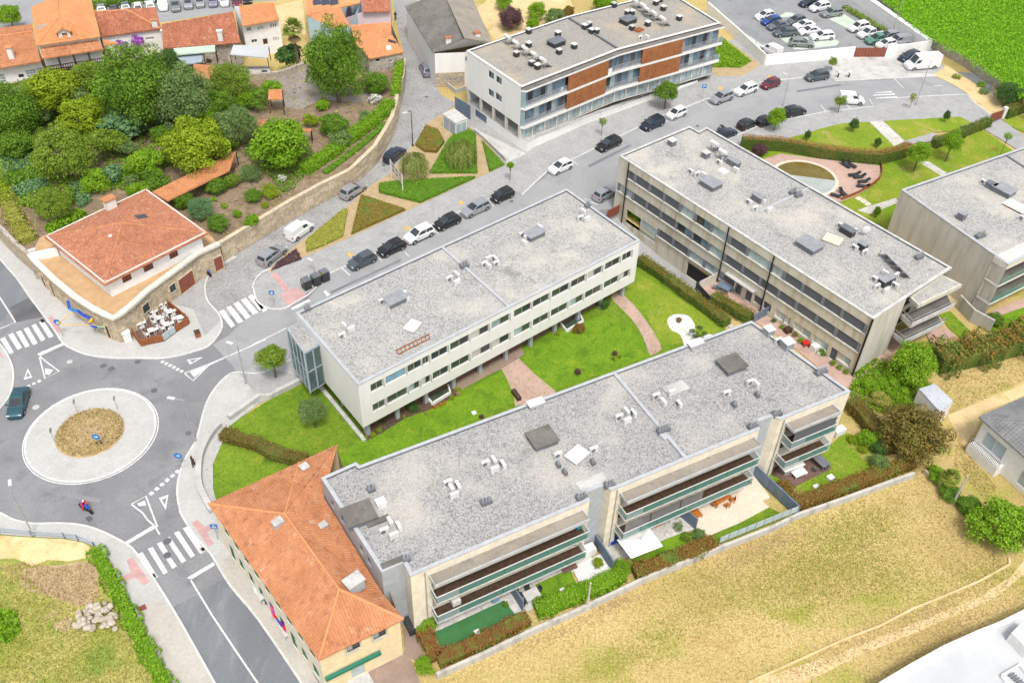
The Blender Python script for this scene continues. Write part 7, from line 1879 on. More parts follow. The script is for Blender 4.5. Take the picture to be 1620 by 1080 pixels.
def hedge(label,spec,w,h,mat,topmat=None,gz=.1,size=.16,dens=38,wob=.13,sm=2,shift=0.0,core=.82,name='hedge',cat='hedge',group=None):
 pts = [v2(q) for q in PL(spec,gz)]
 if sm and len(pts) > 2: pts = smooth(pts,sm)
 if shift: pts = offset_line(pts,shift)
 o = thing(name,(pts[0].x,pts[0].y,gz),label,cat,group)
 MB().strip(pts,w * core,gz,gz + h * core).build('hedge_core',mat,o)
 V,top = hedge_mesh(pts,w,h,size,dens,wob,gz)
 V = V - np.array([pts[0].x,pts[0].y,gz])
 m_ = top == 1
 if topmat:
  inst(quads_mesh('foliage',V[~m_],RNG.uniform(0,1,(~m_).sum()),[mat]),'foliage',o)
  inst(quads_mesh('new_growth',V[m_],RNG.uniform(0,1,m_.sum()),[topmat]),'new_growth',o)
 else: inst(quads_mesh('foliage',V,RNG.uniform(0,1,len(V)),[mat]),'foliage',o)
 return o
hedge('red-tipped hedge between the lawn and the sunken driveway','b3 812 560 1000 690 1200 840 1345 950',1.5,1.3,'leaf_hedge','leaf_redgreen',.1)
hedge('red-tipped hedge along the pink patio of the concrete block','f3 250 300 400 385 570 480',1.6,1.4,'leaf_hedge','leaf_redgreen',.1)
hedge('tall curved trimmed hedge around the pool terrace','e6 250 440 420 450 600 460 800 490 1000 530 1300 570 1560 585 e7 250 880 400 845 515 800',1.3,2.05,'leaf_hedge','leaf_hedgetop',.14,.15,48,.06)
hedge('trimmed hedge left of the dark red driveway gate','e7 750 735 900 690 1080 610 1275 530',1.2,1.5,'leaf_hedge','leaf_hedge',.14,.17,48)
hedge('trimmed hedge right of the dark red driveway gate','e7 1430 455 1560 410 1750 340',1.4,1.8,'leaf_hedge','leaf_brown',.14,.18,44)
hedge('brown hedge crossing the lawn by the roundabout wall','c1 1365 580 1480 620 1581 645 c2 130 700 330 745',1.5,1.15,'leaf_brown',None,.1)
hedge('red hedge beside the artificial turf, short side','e8 165 655 215 770 275 890',1.4,.95,'leaf_redgreen','leaf_red',.16); hedge('red hedge beside the artificial turf, long side','e8 285 905 500 815 720 715 900 620 1050 545',1.5,.95,'leaf_redgreen','leaf_red',.16)
hedge('lime-green hedge along the field wall','d3 185 650 330 600 450 545 600 490 705 430',1.7,1.0,'leaf_bright',None,.16,.2)
hedge('brown hedge below the white parasol','d3 780 420 900 385 1000 345 1150 290 1265 240',1.6,1.0,'leaf_redgreen',None,.16,.17,42); hedge('rust-brown hedge around the corner lawn','f2 505 850 700 790 1000 680 1300 570 1610 455',1.6,1.1,'leaf_redgreen','leaf_redgreen',.16)
hedge('brown hedge behind the right end of the front block','c4 515 390 600 480 680 580 760 690',2.0,1.5,'leaf_brown',None,.1)
hedge('thick mixed hedge at the right edge beside the concrete block','c4 1020 150 1200 120 1400 70 1600 20 1750 -20',3.4,2.6,'leaf_hedge','leaf_redgreen',.05,.26,30,.45); hedge('green hedge along the top of the lane wall','a2 310 1060 430 985 560 890 700 780 800 700 835 650',1.9,1.3,'leaf_bright',None,GZ,.24)
hedge('lime hedge on the wall at the bend of the lane','a2 870 590 885 500 900 400',1.3,1.4,'leaf_lime',None,GZ,.24); hedge('weedy green hedge along the roadside waste ground','d1 580 275 640 380 720 540 800 690 880 850 960 1000 1040 1150',1.5,.6,'leaf_bright',None,.36,.22,36,.25,core=.65)
hedge('clipped hedge behind the cars across the top','e1 880 80 1150 40 1500 15',1.6,1.2,'leaf_mid',None,.03,.3,18); hedge('rough green strip along the left garden wall','b1 30 170 70 250 110 340 180 440',2.0,.9,'leaf_drygreen',None,GZ,.24,26,.3)
hedge('yellow-green hedge at the vegetable plot edge','b1 -60 60 20 130 60 210',1.6,1.0,'leaf_yellow',None,GZ,.24,26,.3); hedge('plants filling the shaded bay of the concrete block','b3 740 265 800 305 825 325',1.4,1.5,'leaf_bright',None,-.6,.24,30)
hedge('low green strip between the lane wall and its hedge','a2 440 1060 560 970 700 860 800 765',1.0,.35,'leaf_bedgreen',None,GZ,.22,24)
soil_bed = sheet('planting_island','b2 80 630 250 472 560 238 690 118 830 25 f7 100 690 330 420 450 230 520 170 600 130 720 310 850 250 960 330 1195 612 1040 690 910 745 390 990 b2 1015 215 600 410 330 525',.17,'straw')
def bed(label,spec,h,mat,size=.2,dens=60,gz=.16):
 poly = ccw(PL(spec,gz)); c_ = sum(poly,Vector((0,0))) / len(poly)
 o = thing('clipped_bed',(c_.x,c_.y,gz),label,'shrub bed','clipped beds on the planted island')
 MB().prism(offset_poly(poly,.06),gz,gz + h * .92).build('bed_core',mat,o)
 x0,x1 = min(p.x for p in poly),max(p.x for p in poly); y0,y1 = min(p.y for p in poly),max(p.y for p in poly)
 P_ = []; N_ = []
 for _ in range(int((x1 - x0) * (y1 - y0) * dens)):
  x,y = rnd(x0,x1),rnd(y0,y1)
  if in_poly(x,y,poly): P_.append((x - c_.x,y - c_.y,h + rnd(-.06,.05))); N_.append((0,0,1))
 for i in range(len(poly)):
  a,b = poly[i],poly[(i + 1) % len(poly)]; L = (b - a).length; d = (b - a).normalized()
  for _ in range(int(L * h * dens)):
   u = rnd(0,L); P_.append((a.x + d.x * u - c_.x,a.y + d.y * u - c_.y,rnd(0,h))); N_.append((d.y,-d.x,.2))
 inst(quads_mesh('foliage',leaves(np.array(P_),np.array(N_),size,.65,.5),RNG.uniform(0,1,len(P_)),[mat]),'foliage',o)
bed('large green clipped bed in front of the notice board','f7 0 800 220 772 910 735 390 972 0 875',.5,'leaf_bedgreen'); bed('green clipped bed under the central weeping tree','f7 480 692 650 390 710 325 850 280 915 330 930 690',.45,'leaf_bedgreen')
bed('brown-green clipped bed by the dark lamp pole','f7 345 425 440 250 560 290 618 400 545 495 430 488',.5,'leaf_bedbrown'); bed('narrow green bed beside the garage ramp','f7 978 388 1190 608 1045 675 1030 600',.3,'leaf_bedgreen')
bed('brown triangular clipped bed','b2 602 392 662 158 930 245',.45,'leaf_bedbrown'); bed('rough yellow-green bed below the sandy footpath','b2 330 500 325 430 560 235 578 245 550 405 440 458',.3,'leaf_drygreen',.24,40); bed('dark purple bed at the island tip','b2 115 610 150 560 265 478 298 540',.16,'leaf_purple',.26,34)
def scatter(name,spec,n,size,mat,z,h=.25,label=None,cat=None,up=.6,poly=None,jit=None,aspect=.5):
 poly = ccw(poly or PL(spec,z)); x0,x1 = min(p.x for p in poly),max(p.x for p in poly); y0,y1 = min(p.y for p in poly),max(p.y for p in poly)
 P_ = []
 tries = 0
 while len(P_) < n and tries < n * 8:
  tries += 1; x,y = rnd(x0,x1),rnd(y0,y1)
  if in_poly(x,y,poly): P_.append((x,y,z + rnd(.02,h)))
 P_ = np.array(P_)
 o = bpy.data.objects.new(name,quads_mesh(name,leaves(P_,np.tile([0,0,up],(len(P_),1)),size,aspect,.8),RNG.uniform(0,1,len(P_)),[mat])); COL.objects.link(o)
 tag(o,label,cat,kind='stuff'); return o
def corn():
 poly = ccw(PL('p 1350 -28 1470 72 1522 100 1575 136 1605 160 1800 290 1950 120 1650 -120 1352 -120',2.0)); a = PT('p',1470,72,2.0); b = PT('p',1575,138,2.0)
 d = (v2(b) - v2(a)).normalized(); nn = Vector((-d.y,d.x)); P_ = []; N_ = []; x0,x1 = min(p.x for p in poly),max(p.x for p in poly); y0,y1 = min(p.y for p in poly),max(p.y for p in poly)
 for i in range(-90,170):
  for j in range(-10,150):
   q = v2(a) + d * (i * .55 + rnd(-.15,.15)) + nn * (j * .6 + rnd(-.1,.1))
   if x0 < q.x < x1 and y0 < q.y < y1 and in_poly(q.x,q.y,poly):
    for k in range(7):
     an = rnd(0,6.28); P_.append((q.x + cos(an) * .22,q.y + sin(an) * .22,2.0 + rnd(.5,1.5))); N_.append((cos(an) * .7,sin(an) * .7,.8))
 P_ = np.array(P_)
 o = bpy.data.objects.new('corn_crop',quads_mesh('corn_crop',leaves(P_,np.array(N_),.46,.34,.35),RNG.uniform(0,1,len(P_)),['leaf_corn'])); COL.objects.link(o)
 tag(o,'bright green corn crop filling the raised field','crop',kind='stuff')
corn()
FIELD = 'd3 -900 1700 e8 120 1160 275 1062 700 872 1110 672 1458 522 f1 740 1092 1100 945 1405 822 d4 180 70 470 -20 c4 930 830 1000 860 1250 1060 d4 1300 200 1450 330 1581 420 1700 400 1700 700 1000 1000 0 1400'
def blob(name,mat,label,blobs,size=.17,z=.0,h=.09):
 P_ = []
 for t,x,y,rx,ry,a,n in blobs:
  c_ = PT(t,x,y)
  for _ in range(n):
   u,v = random.gauss(0,rx),random.gauss(0,ry); P_.append((c_.x + u * cos(a) - v * sin(a),c_.y + u * sin(a) + v * cos(a),z + rnd(.01,h)))
 P_ = np.array(P_); fp_ = ccw(PL(FIELD)); P_ = np.array([q for q in P_ if in_poly(q[0],q[1],fp_)])
 o = bpy.data.objects.new(name,quads_mesh(name,leaves(P_,np.tile([0,0,1.4],(len(P_),1)),size,.5,.6),RNG.uniform(0,1,len(P_)),[mat])); COL.objects.link(o); tag(o,label,'grass',kind='stuff')
blob('green_grass_tufts','leaf_drygreen','greener grass drifting through the dry field',[('d4',420,330,4.5,2.2,.5,4200),('d4',560,130,4,1.5,.4,2600),('d4',760,430,2.5,1.8,.2,1600),('d4',250,500,4,2,.4,1800),('d4',1350,400,3,1,.5,1000),('d3',1400,540,2.5,1.6,.4,900),('d3',1000,760,4.0,1.2,.6,1300),('d3',650,960,2.5,.9,.5,700),('d3',1150,450,2.5,.9,.4,600),('d4',30,430,1.5,1.5,.4,500)])
blob('brown_grass_tufts','leaf_straw','brown dead grass along the field wall and track',[('d3',650,590,1.5,.5,.4,500),('d3',1450,300,3,.7,.5,800),('d4',100,200,2,.7,.4,400),('d4',1200,150,2.0,3.0,.2,900),('d4',400,900,5,.6,.5,900),('d4',1000,640,4,.6,.5,700),('d4',1100,800,5,.8,.5,900),('d3',300,780,4,.5,.45,700)])
scatter('dry_grass_tufts',FIELD,15000,.16,'leaf_dry',.0,.07,'dry straw-coloured grass of the field','grass',1.6)
scatter('wild_grass_tufts','d1 -250 420 150 420 320 560 500 640 640 560 720 650 860 860 1000 1090 1080 1300 -250 1300',10000,.2,'leaf_drygreen',.35,.15,'wild yellow-green grass of the roadside waste ground','grass',.6)
scatter('brown_grass_tufts','d1 0 380 150 340 330 380 560 350 620 540 600 580 480 620 250 520',2200,.18,'leaf_straw',.35,.12,'dead brown grass below the sandy strip of the waste ground','grass',.5)
scatter('green_weed_patch','d1 -200 620 100 640 130 760 60 840 -200 820',2200,.32,'leaf_bright',.35,.3,'green weeds at the left edge of the waste ground','weeds',.5)
gp_ = [q for q in gpoly]
scatter('garden_ground_cover',None,9000,.42,'leaf_mid',GZ,.45,'mixed green ground cover under the garden trees','ground cover',.6,poly=ccw(PL('e1 0 830 400 720 1000 640 e2 300 760 900 800 e4 900 150 950 500 700 560 300 700 e3 1500 700 1100 900 900 500 500 450 0 400',GZ)),aspect=.7)
scatter('garden_plants','e3 0 560 330 520 700 800 1000 700 1500 750 1300 930 1000 900 700 1000 400 1060 100 1060 0 900',5200,.34,'leaf_bright',GZ,.55,'low bright plants filling the vegetable plot','crop',.6,aspect=.6)
scatter('garden_weeds',None,5000,.34,'leaf_drygreen',GZ,.3,'yellowish weeds on the open garden soil','weeds',.6,poly=ccw(gp_),aspect=.6)
for sp,n,mt,z,lab in (('p 352 681 380 664 478 602 600 545 1000 413 1158 530 1190 562 560 806 334 788 324 745 331 712',16000,'leaf_bedgreen',.1,'short mown grass of the central lawn'),('e6 740 350 1000 275 1380 210 1470 210 e7 480 700 750 760 1220 575 1500 775 900 1090 p 1420 388 1330 338',8000,'leaf_drygreen',.135,'short mown grass of the pool lawn'),('f2 540 670 870 500 740 330 1000 160 1200 220 1300 430 1180 550 800 700 570 790',1800,'leaf_bedgreen',.16,'short mown grass of the corner lawn')):
 scatter('mown_grass',sp,n,.13,mt,z,.05,lab,'grass',1.5)
scatter('mound_grass',None,2600,.26,'leaf_dry',.25,.2,'dry grass on the roundabout mound','grass',.6,poly=[rc2.xy + Vector((cos(2 * pi * k / 30),sin(2 * pi * k / 30))) * 3.5 for k in range(30)])
scatter('rough_growth','p 1342 622 1362 562 1420 577 1480 612 1475 650 1400 655 1360 650',4200,.32,'leaf_bright',.05,.5,'rough green growth between the pink path and the corrugated shed','weeds',.5)
scatter('plot_grass','a3 1248 412 1312 228 1500 380 1430 415',2200,.34,'leaf_lime',.18,.35,'long bright grass on the plot beside the white block','grass',.5)
scatter('bank_weeds','e5 900 80 960 70 1380 320 1300 330',1400,.34,'leaf_olive',.05,.7,'weeds on the bank between the car park and the white wall','weeds',.5)
scatter('yard_weeds','c4 1180 560 1260 700 1420 900 1340 960 1150 760',700,.2,'leaf_dry',.01,.12,'dry weeds in the yard of the white house','weeds',.5)
scatter('meadow_grass','c4 1060 240 1581 60 1700 60 1700 200 1581 240 1300 370 1130 440',2600,.17,'leaf_dry',.01,.07,'dry meadow behind the corrugated shed','grass',.8)
for nm,spec,mt,n,lab in (('crop_row','e3 20 860 60 800 320 745 330 790 60 890','leaf_mid',1530,'row of dark leafy crops, second from the house'),('crop_row','e3 110 920 250 850 430 815 480 880 150 1000','leaf_bluegreen',1870,'row of blue-green cabbages nearest the chimney'),('crop_row','e3 0 620 330 560 400 690 60 760','leaf_bluegreen',1530,'scattered young cabbages beside the yellow stakes'),('crop_row','e3 200 1060 330 990 700 960 720 1040 400 1100','leaf_olive',1870,'olive-green crop row closest to the house roof'),('crop_row','b1 20 50 100 20 250 0 260 60 60 110','leaf_mid',1500,'leafy crop row below the yellow stakes'),('crop_row','b1 270 350 480 250 540 270 300 400','leaf_bright',1200,'low crop row along the house eaves'),('crop_row','b1 430 100 520 60 560 200 480 240','leaf_bluegreen',800,'short crop row beside the chimney path'),('crop_row','b1 640 20 760 0 900 20 760 90','leaf_bright',1300,'crop row behind the house chimney'),('crop_row','e3 960 740 1180 690 1160 790 980 800','leaf_bluegreen',1020,'short crop row beside the garden path'),
('undergrowth','e1 300 900 700 840 1000 950 e3 1000 300 700 500 500 300 300 150','leaf_mid',2600,'dark undergrowth below the balcony trees'),('undergrowth','e4 0 300 300 500 600 700 900 400 700 200 300 150','leaf_dark',2400,'dark undergrowth around the round yellow tree'),('undergrowth','a2 320 330 700 430 830 560 520 600 400 560','leaf_bedgreen',2200,'green undergrowth below the tall leafy tree'),('undergrowth','e4 850 560 1000 400 1500 500 1580 600 1350 900 1250 950 1100 780','leaf_bedgreen',2400,'green undergrowth behind the lane hedge'),('undergrowth','b1 -40 60 60 80 200 380 150 440 60 300','leaf_drygreen',1500,'rough grass strip along the left garden wall')):
 scatter(nm,spec,n,.34,mt,GZ,.7,lab,'crop' if nm == 'crop_row' else 'undergrowth',.6,aspect=.7)
# ================================================================== THINGS ON ROOFS,STREETS AND IN GARDENS
ORD = 'first second third fourth fifth sixth seventh eighth ninth tenth eleventh twelfth thirteenth fourteenth fifteenth sixteenth seventeenth eighteenth nineteenth twentieth twenty-first'.split()
def msh(mb,name,mat):
 me = mb.mesh(name); me.materials.append(M(mat)); return me
AC_C = msh(MB().box((0,0,.08),(.85,.33,.62)).box((-.3,0,0),(.1,.4,.08)).box((.3,0,0),(.1,.4,.08)),'casing','white_metal')
AC_F = msh(MB().add([(-.13 + .25 * cos(2 * pi * k / 14),-.171,.40 + .25 * sin(2 * pi * k / 14)) for k in range(14)],[tuple(range(14))]),'fan_grille','mid_metal')
RB,RC,RA,RE_ = 8.78,9.08,8.78,10.35
def acs(where,z,t,pts,rz0):
 pts = sorted(pts)
 for i,(x,y) in enumerate(pts):
  q = PT(t,x,y + 6,z); n = len(pts)
  lab = f'single white air conditioner {where}' if n == 1 else f'{ORD[i]} white air conditioner from left {where}'
  o = thing('air_conditioner',(q.x,q.y,z),lab,'air conditioner','air conditioners on the flat roofs',rz0 + (i % 4) * pi / 2)
  inst(AC_C,'casing',o); inst(AC_F,'fan_grille',o)
def box_thing(name,label,cat,t,x,y,z,w,d,h,rz,mat,cap=None,group=None):
 q = PT(t,x,y,z); o = thing(name,(q.x,q.y,z),label,cat,group,rz)
 MB().box((0,0,0),(w,d,h)).build('casing',mat,o,local=True)
 if cap: MB().box((0,0,h + .003),(w * 1.12,d * 1.12,.1)).build('lid',cap,o,local=True)
 return o
aB = atan2((FR - FL).y,(FR - FL).x); aC = atan2((Cw[4] - Cw[5]).y,(Cw[4] - Cw[5]).x); aA = atan2((A3 - A0).y,(A3 - A0).x); aE = atan2((Ew[4] - Ew[5]).y,(Ew[4] - Ew[5]).x)
for w,t,p in (('near the left corner of the pale block roof','b2',[(560,955),(600,975),(545,1015)]),('around the left hatch of the pale block roof','b2',[(790,805),(828,820),(918,760),(938,785)]),('left of the divider on the pale block roof','b2',[(1200,668),(1245,645),(1245,688)]),('right of the divider on the pale block roof','b2',[(1412,578),(1440,545),(1478,548),(1438,592),(1485,575)]),('near the far corner of the pale block roof','b3',[(470,258),(455,298),(495,305)]),('around the right hatch of the pale block roof','b3',[(100,398),(128,412),(112,450),(208,355)])): acs(w,RB,t,p,aB)
for w,t,p in (('beside the far parapet of the front block roof','c2',[(1418,752),(1470,735),(1525,760),(1475,788)]),('left of centre on the front block roof','c2',[(1190,870),(1212,905),(1252,890),(1230,945)]),('beside the large dark hatch, front block roof','d2',[(838,105),(802,160),(892,135),(862,188)]),('left of the divider on the front block roof','c3',[(690,470),(735,438),(778,448),(740,492)]),('right of the divider on the front block roof','c3',[(915,342),(1012,320),(958,378),(1055,392)]),('on a dark stand left of the white skylight','c3',[(318,700)]),('on a dark stand right of the white skylight','c3',[(535,668)]),('in the right part of the front block roof','c3',[(1345,325)]),('at the right stair tower of the front block roof','c3',[(1488,258),(1522,268)]),('on the front block parapet above the pink patio','f3',[(810,655)])): acs(w,RC,t,p,aC)
for w,t,p in (('at the far left of the concrete block roof','e6',[(45,598),(200,668),(90,560)]),('left of the divider on the concrete block roof','e6',[(325,975),(455,965),(380,1035),(520,1050)]),('by the grey hatch near the concrete block street end','b3',[(1130,15),(1165,30),(1205,35)]),('below the solar panels on the concrete block roof','b4',[(668,672),(680,715),(730,635),(795,648),(735,738),(790,708)]),('by the dish on the concrete block roof','b4',[(545,478),(605,505)]),('beside the small cabinet, concrete block roof','b4',[(460,345),(540,380)])): acs(w,RA,t,p,aA)
acs('at the far corner of the right-edge roof',RA,'b4',[(1330,78)],aA); acs('beside the small cabinet of the right-edge roof',RA,'b4',[(1565,300)],aA)
acs('by the front edge of the white block roof',RE_,'a3',[(820,238),(860,235)],aE)
GH = 'roof hatches and boxes'
for lab,t,x,y,z,w,d,h,rz,m,c in (('grey roof hatch on the left part of the pale block','b2',872,800,RB,2.3,1.5,.6,aB,'mid_metal','grey_metal'),('grey roof hatch on the right part of the pale block','b3',172,400,RB,2.3,1.5,.6,aB,'mid_metal','grey_metal'),('white square skylight on the pale block','b2',975,955,RB,1.6,1.2,.2,aB + .4,'white','white'),
('dark timber-topped hatch left of the white skylight','c3',222,605,RC,2.4,2.1,.55,aC,'mid_metal','slate_roof'),('dark timber-topped hatch on the right part of the front block','c3',1375,155,RC,2.4,2.1,.55,aC,'mid_metal','slate_roof'),('large dark hatch at the left end of the front block','d2',650,70,RC,2.5,2.1,.6,aC,'mid_metal','slate_roof'),('flat dark step beside the large left hatch','d2',765,95,RC,2.1,.6,.2,aC,'slate_roof',None),('white square skylight on the front block','c3',435,698,RC,1.9,1.4,.2,aC + .35,'white','white_metal'),
('concrete slab over the left stair recess of the front block','c3',530,868,RC,2.9,1.5,.12,aC,'concrete',None),('concrete slab over the right stair recess of the front block','f3',-60,1050,RC,2.6,1.4,.12,aC,'concrete',None),('dark slab by the left end recess of the front block','d2',870,345,RC,2.6,.6,.25,aC,'slate_roof',None),('small white box on the left part of the front block roof','c2',783,998,RC,.8,.8,.5,aC,'white','white'),('long white vent on the far parapet, left one','c3',182,385,RC + .1,1.6,.8,.35,aC,'coping','white'),('long white vent on the far parapet, right one','c3',1155,22,RC + .1,1.6,.8,.35,aC,'coping','white'),
('white vent cube on the patio-side parapet, upper','f3',728,590,RC,.9,.9,.9,aC,'grey_metal','white'),('white vent cube on the patio-side parapet, lower','f3',885,705,RC,1.0,1.0,1.0,aC,'grey_metal','white'),
('grey hatch near the street end of the concrete block','b3',1250,95,RA,2.3,1.9,.7,aA,'mid_metal','grey_metal'),('grey double hatch in the middle of the concrete block','b4',268,470,RA,2.6,2.1,.7,aA,'mid_metal','grey_metal'),('cream skylight cover on the concrete block','b4',412,428,RA,2.0,1.6,.2,aA + .3,'offwhite','tan_paving'),('dark cabinet on the concrete block roof','b4',500,385,RA,1.8,.9,.8,aA,'dark_metal','mid_metal'),('dark cabinet among the units below the solar panels','b4',738,690,RA,2.0,.9,.9,aA + 1.5,'dark_metal','grey_metal'),('dark cabinet by the dish of the concrete block','b4',590,480,RA,1.0,.8,.9,aA,'dark_metal','grey_metal'),('white vent box at the street end of the concrete block','a3',1012,885,RA,.9,.9,.8,aA,'mid_metal','white'),('vent box near the solar heater of the concrete block','a3',1218,960,RA,.9,.9,.8,aA,'mid_metal','concrete'),('dark cabinet by the solar heater of the concrete block','e6',180,610,RA,1.8,.9,.8,aA,'mid_metal','grey_metal'),('cabinet left of the divider on the concrete block','e6',410,945,RA,1.5,.9,.8,aA,'mid_metal','grey_metal'),('small flat white cover on the concrete block roof','e6',85,665,RA,1.3,1.0,.1,aA,'white',None),
('grey hatch on the right-edge roof','b4',1455,135,RA,2.4,1.9,.7,aA,'mid_metal','grey_metal'),('grey cube vent in the middle of the right-edge roof','b4',1195,295,RA,.9,.9,.9,aA,'mid_metal','grey_metal'),('white skylight on the right-edge roof','b4',1530,225,RA,2.6,1.7,.2,aA,'rust_brown','white'),('dark box next to the hatch of the right-edge roof','b4',1375,105,RA,1.3,.9,.7,aA,'mid_metal','mid_metal'),
('dark hatch on the left part of the white block','a3',308,275,RE_,2.4,1.8,.75,aE,'dark_metal','mid_metal'),('dark hatch on the right part of the white block','a3',745,140,RE_,2.4,1.8,.75,aE,'dark_metal','mid_metal'),('brown skylight on the white block','a3',812,190,RE_,1.3,1.0,.2,aE,'tile_new','corten')):
 box_thing('roof_hatch',lab,'roof hatch',t,x,y,z,w,d,h,rz,m,c,GH)
GV = 'roof vents of the white block'
for i,(x,y) in enumerate(sorted(((65,345),(158,402),(193,422),(140,288),(325,330),(417,297),(318,222),(482,178),(508,165),(525,205),(552,205),(770,185),(865,160),(742,92),(768,92),(915,32),(960,65),(1057,125),(940,12),(140,205),(660,45)))):
 box_thing('roof_vent',f'small dark vent box with pale lid, {ORD[i]} from left on the white block roof','roof vent','a3',x,y,RE_,.75,.75,.75,aE,'dark_metal','white' if i % 3 else 'concrete',GV)
GCW = 'cowl clusters on the flat roofs'
def cowl(lab,t,x,y,z,rz,n=3):
 q = PT(t,x,y,z); o = thing('vent_cluster',(q.x,q.y,z),lab,'roof vent',GCW,rz)
 MB().box((0,0,0),(.35 * n,.6,.4)).build('plinth','mid_metal',o,local=True)
 for k in range(n): MB().cyl(((k - (n - 1) / 2) * .32,0,.404),.1,.5,8).cyl(((k - (n - 1) / 2) * .32,0,.9),.16,.12,8).build('cowl','galv',o,local=True)
for lab,t,x,y,z,n in (('left of the small white box on the front block','c2',722,908,RC,2),('on a dark plate right of centre on the front block','c2',1422,985,RC,3),('below the large left hatch of the front block','d2',935,330,RC,2),('at the left recess of the front block','c3',462,955,RC,3),('behind the left chimney recess of the front block','c3',630,880,RC,3),('on the divider plinth of the front block','c3',960,545,RC + .2,4),('at the right recess of the front block, left corner','c3',1505,525,RC,3),('at the right tower of the front block','c4',70,450,RC,3),('on the patio-side parapet of the front block','c4',340,195,RC,4),('below the left stand of the front block roof','c3',320,760,RC,1),('below the skylight of the front block roof','c3',360,805,RC,1),('right of the skylight of the front block roof','c3',530,745,RC,1),('below the right stand of the front block roof','c3',1392,395,RC,1),('right of the right stand of the front block roof','c3',1532,335,RC,1),('on the divider of the pale block','b2',1290,585,RB + .1,3),('on the left corner parapet of the pale block','b2',335,850,RB,2),('on the far parapet of the pale block','b3',500,222,RB,2),
('on the divider of the concrete block, left plinth','e6',745,880,RA,3),('on the divider of the concrete block, right plinth','e6',795,905,RA,3),('above the solar panels of the concrete block','b4',938,535,RA,3),('near the front edge of the right-edge roof','b4',1312,405,RA,4)):
 cowl('metal vent cowls ' + lab,t,x,y,z,aC,n)
SH_T = msh(MB().tube([(-.65,0,1.45),(.65,0,1.45)],.3,10),'tank','white_metal'); SH_P = msh(MB().add([(-.55,.1,1.2),(.55,.1,1.2),(.55,1.5,.15),(-.55,1.5,.15)],[(0,1,2,3)]),'collector','pv')
SH_F = msh(MB().bar((-.5,0,0),(-.5,0,1.2),.06).bar((.5,0,0),(.5,0,1.2),.06).bar((-.5,0,1.15),(-.5,1.5,.1),.06).bar((.5,0,1.15),(.5,1.5,.1),.06).bar((-.5,0,.05),(.5,0,.9),.05).bar((.5,0,.05),(-.5,0,.9),.05),'frame','galv')
for row,pts in (('left',[(10,230),(62,265),(118,300),(172,335),(228,370)]),('right',[(790,10),(838,38),(862,62),(905,85),(958,118)])):
 r0,r1 = PT('a3',*pts[-1],RE_),PT('a3',*pts[0],RE_); SHR = atan2((r1 - r0).y,(r1 - r0).x) + pi
 for i,(x,y) in enumerate(pts):
  q = PT('a3',x,y,RE_ + 1.3); o = thing('solar_heater',(q.x,q.y,RE_),f'solar water heater with white tank, {ORD[i]} from the back of the {row} row','solar heater','solar water heaters on the white block',SHR)
  inst(SH_T,'tank',o); inst(SH_P,'collector',o); inst(SH_F,'frame',o)
for i,(x,y) in enumerate(((1275,880),(1325,930))):
 q = PT('a3',x,y,RA + 1.3); o = thing('solar_heater',(q.x,q.y,RA),f'solar water heater on the concrete block roof, {("farther", "nearer")[i]} one','solar heater',None,aA); inst(SH_T,'tank',o); inst(SH_P,'collector',o); inst(SH_F,'frame',o)
pvt = thing('solar_panel_row',tuple(PT('b4',785,560,RA)),'tilted row of dark solar panels on the concrete block roof','solar panels')
a,b = PT('b4',708,480,RA + 1.0),PT('b4',862,632,RA + 1.0); a2,b2 = PT('b4',770,520,RA + .1),PT('b4',850,615,RA + .1)
dv = (b - a); sd_ = Vector((dv.y,-dv.x,0)).normalized() * -1.0
for k in range(4):
 p,r = a.lerp(b,k / 4 + .01),a.lerp(b,(k + 1) / 4 - .01); MB().add([tuple(p),tuple(r),tuple(r + sd_ * 1.1 - Vector((0,0,.9))),tuple(p + sd_ * 1.1 - Vector((0,0,.9)))],[(0,1,2,3)]).bar(p,p - Vector((0,0,.98)),.05).build('panel','pv',pvt)
ds_ = thing('satellite_dish',tuple(PT('b4',605,400,RA)),'white satellite dish on the concrete block roof','dish'); MB().ball((0,0,1.0),.55,10,6,(1,.25,1)).build('reflector','white_metal',ds_,local=True); MB().bar((0,.1,0),(0,.1,1.0),.08).build('mast','galv',ds_,local=True)
ld = thing('roof_ladder',tuple(PT('b2',980,1060,RB)),'rust-red ladder lying on the pale block roof','ladder')
a,b = PT('c2',872,55,RB + .06),PT('c2',1075,-45,RB + .06); a2,b2 = PT('c2',888,78,RB + .06),PT('c2',1080,-18,RB + .06)
MB().bar(a,b,.1).build('rail','corten',ld); MB().bar(a2,b2,.1).build('rail','corten',ld)
for k in range(9): MB().bar(a.lerp(b,k / 8),a2.lerp(b2,k / 8),.07).build('rung','corten',ld)
for lab,spec,m_ in (('dark patio screen between the two pink patios','f3 600 490 765 402','slat_grey'),('pale wall at the head of the pink patio','f3 130 215 330 112','offwhite'),('dark mesh fence by the patio steps','f3 105 215 225 345','dark_metal')):
 a,b = [v2(q) for q in PL(spec)]; o = thing('patio_screen',(a.x,a.y,.1),lab,'screen')
 for k in range(4): p,r = a.lerp(b,k / 4 + .005),a.lerp(b,k / 4 + .245); MB().bar((p.x,p.y,.8),(r.x,r.y,.8),.1,1.4).build('panel',m_,o)
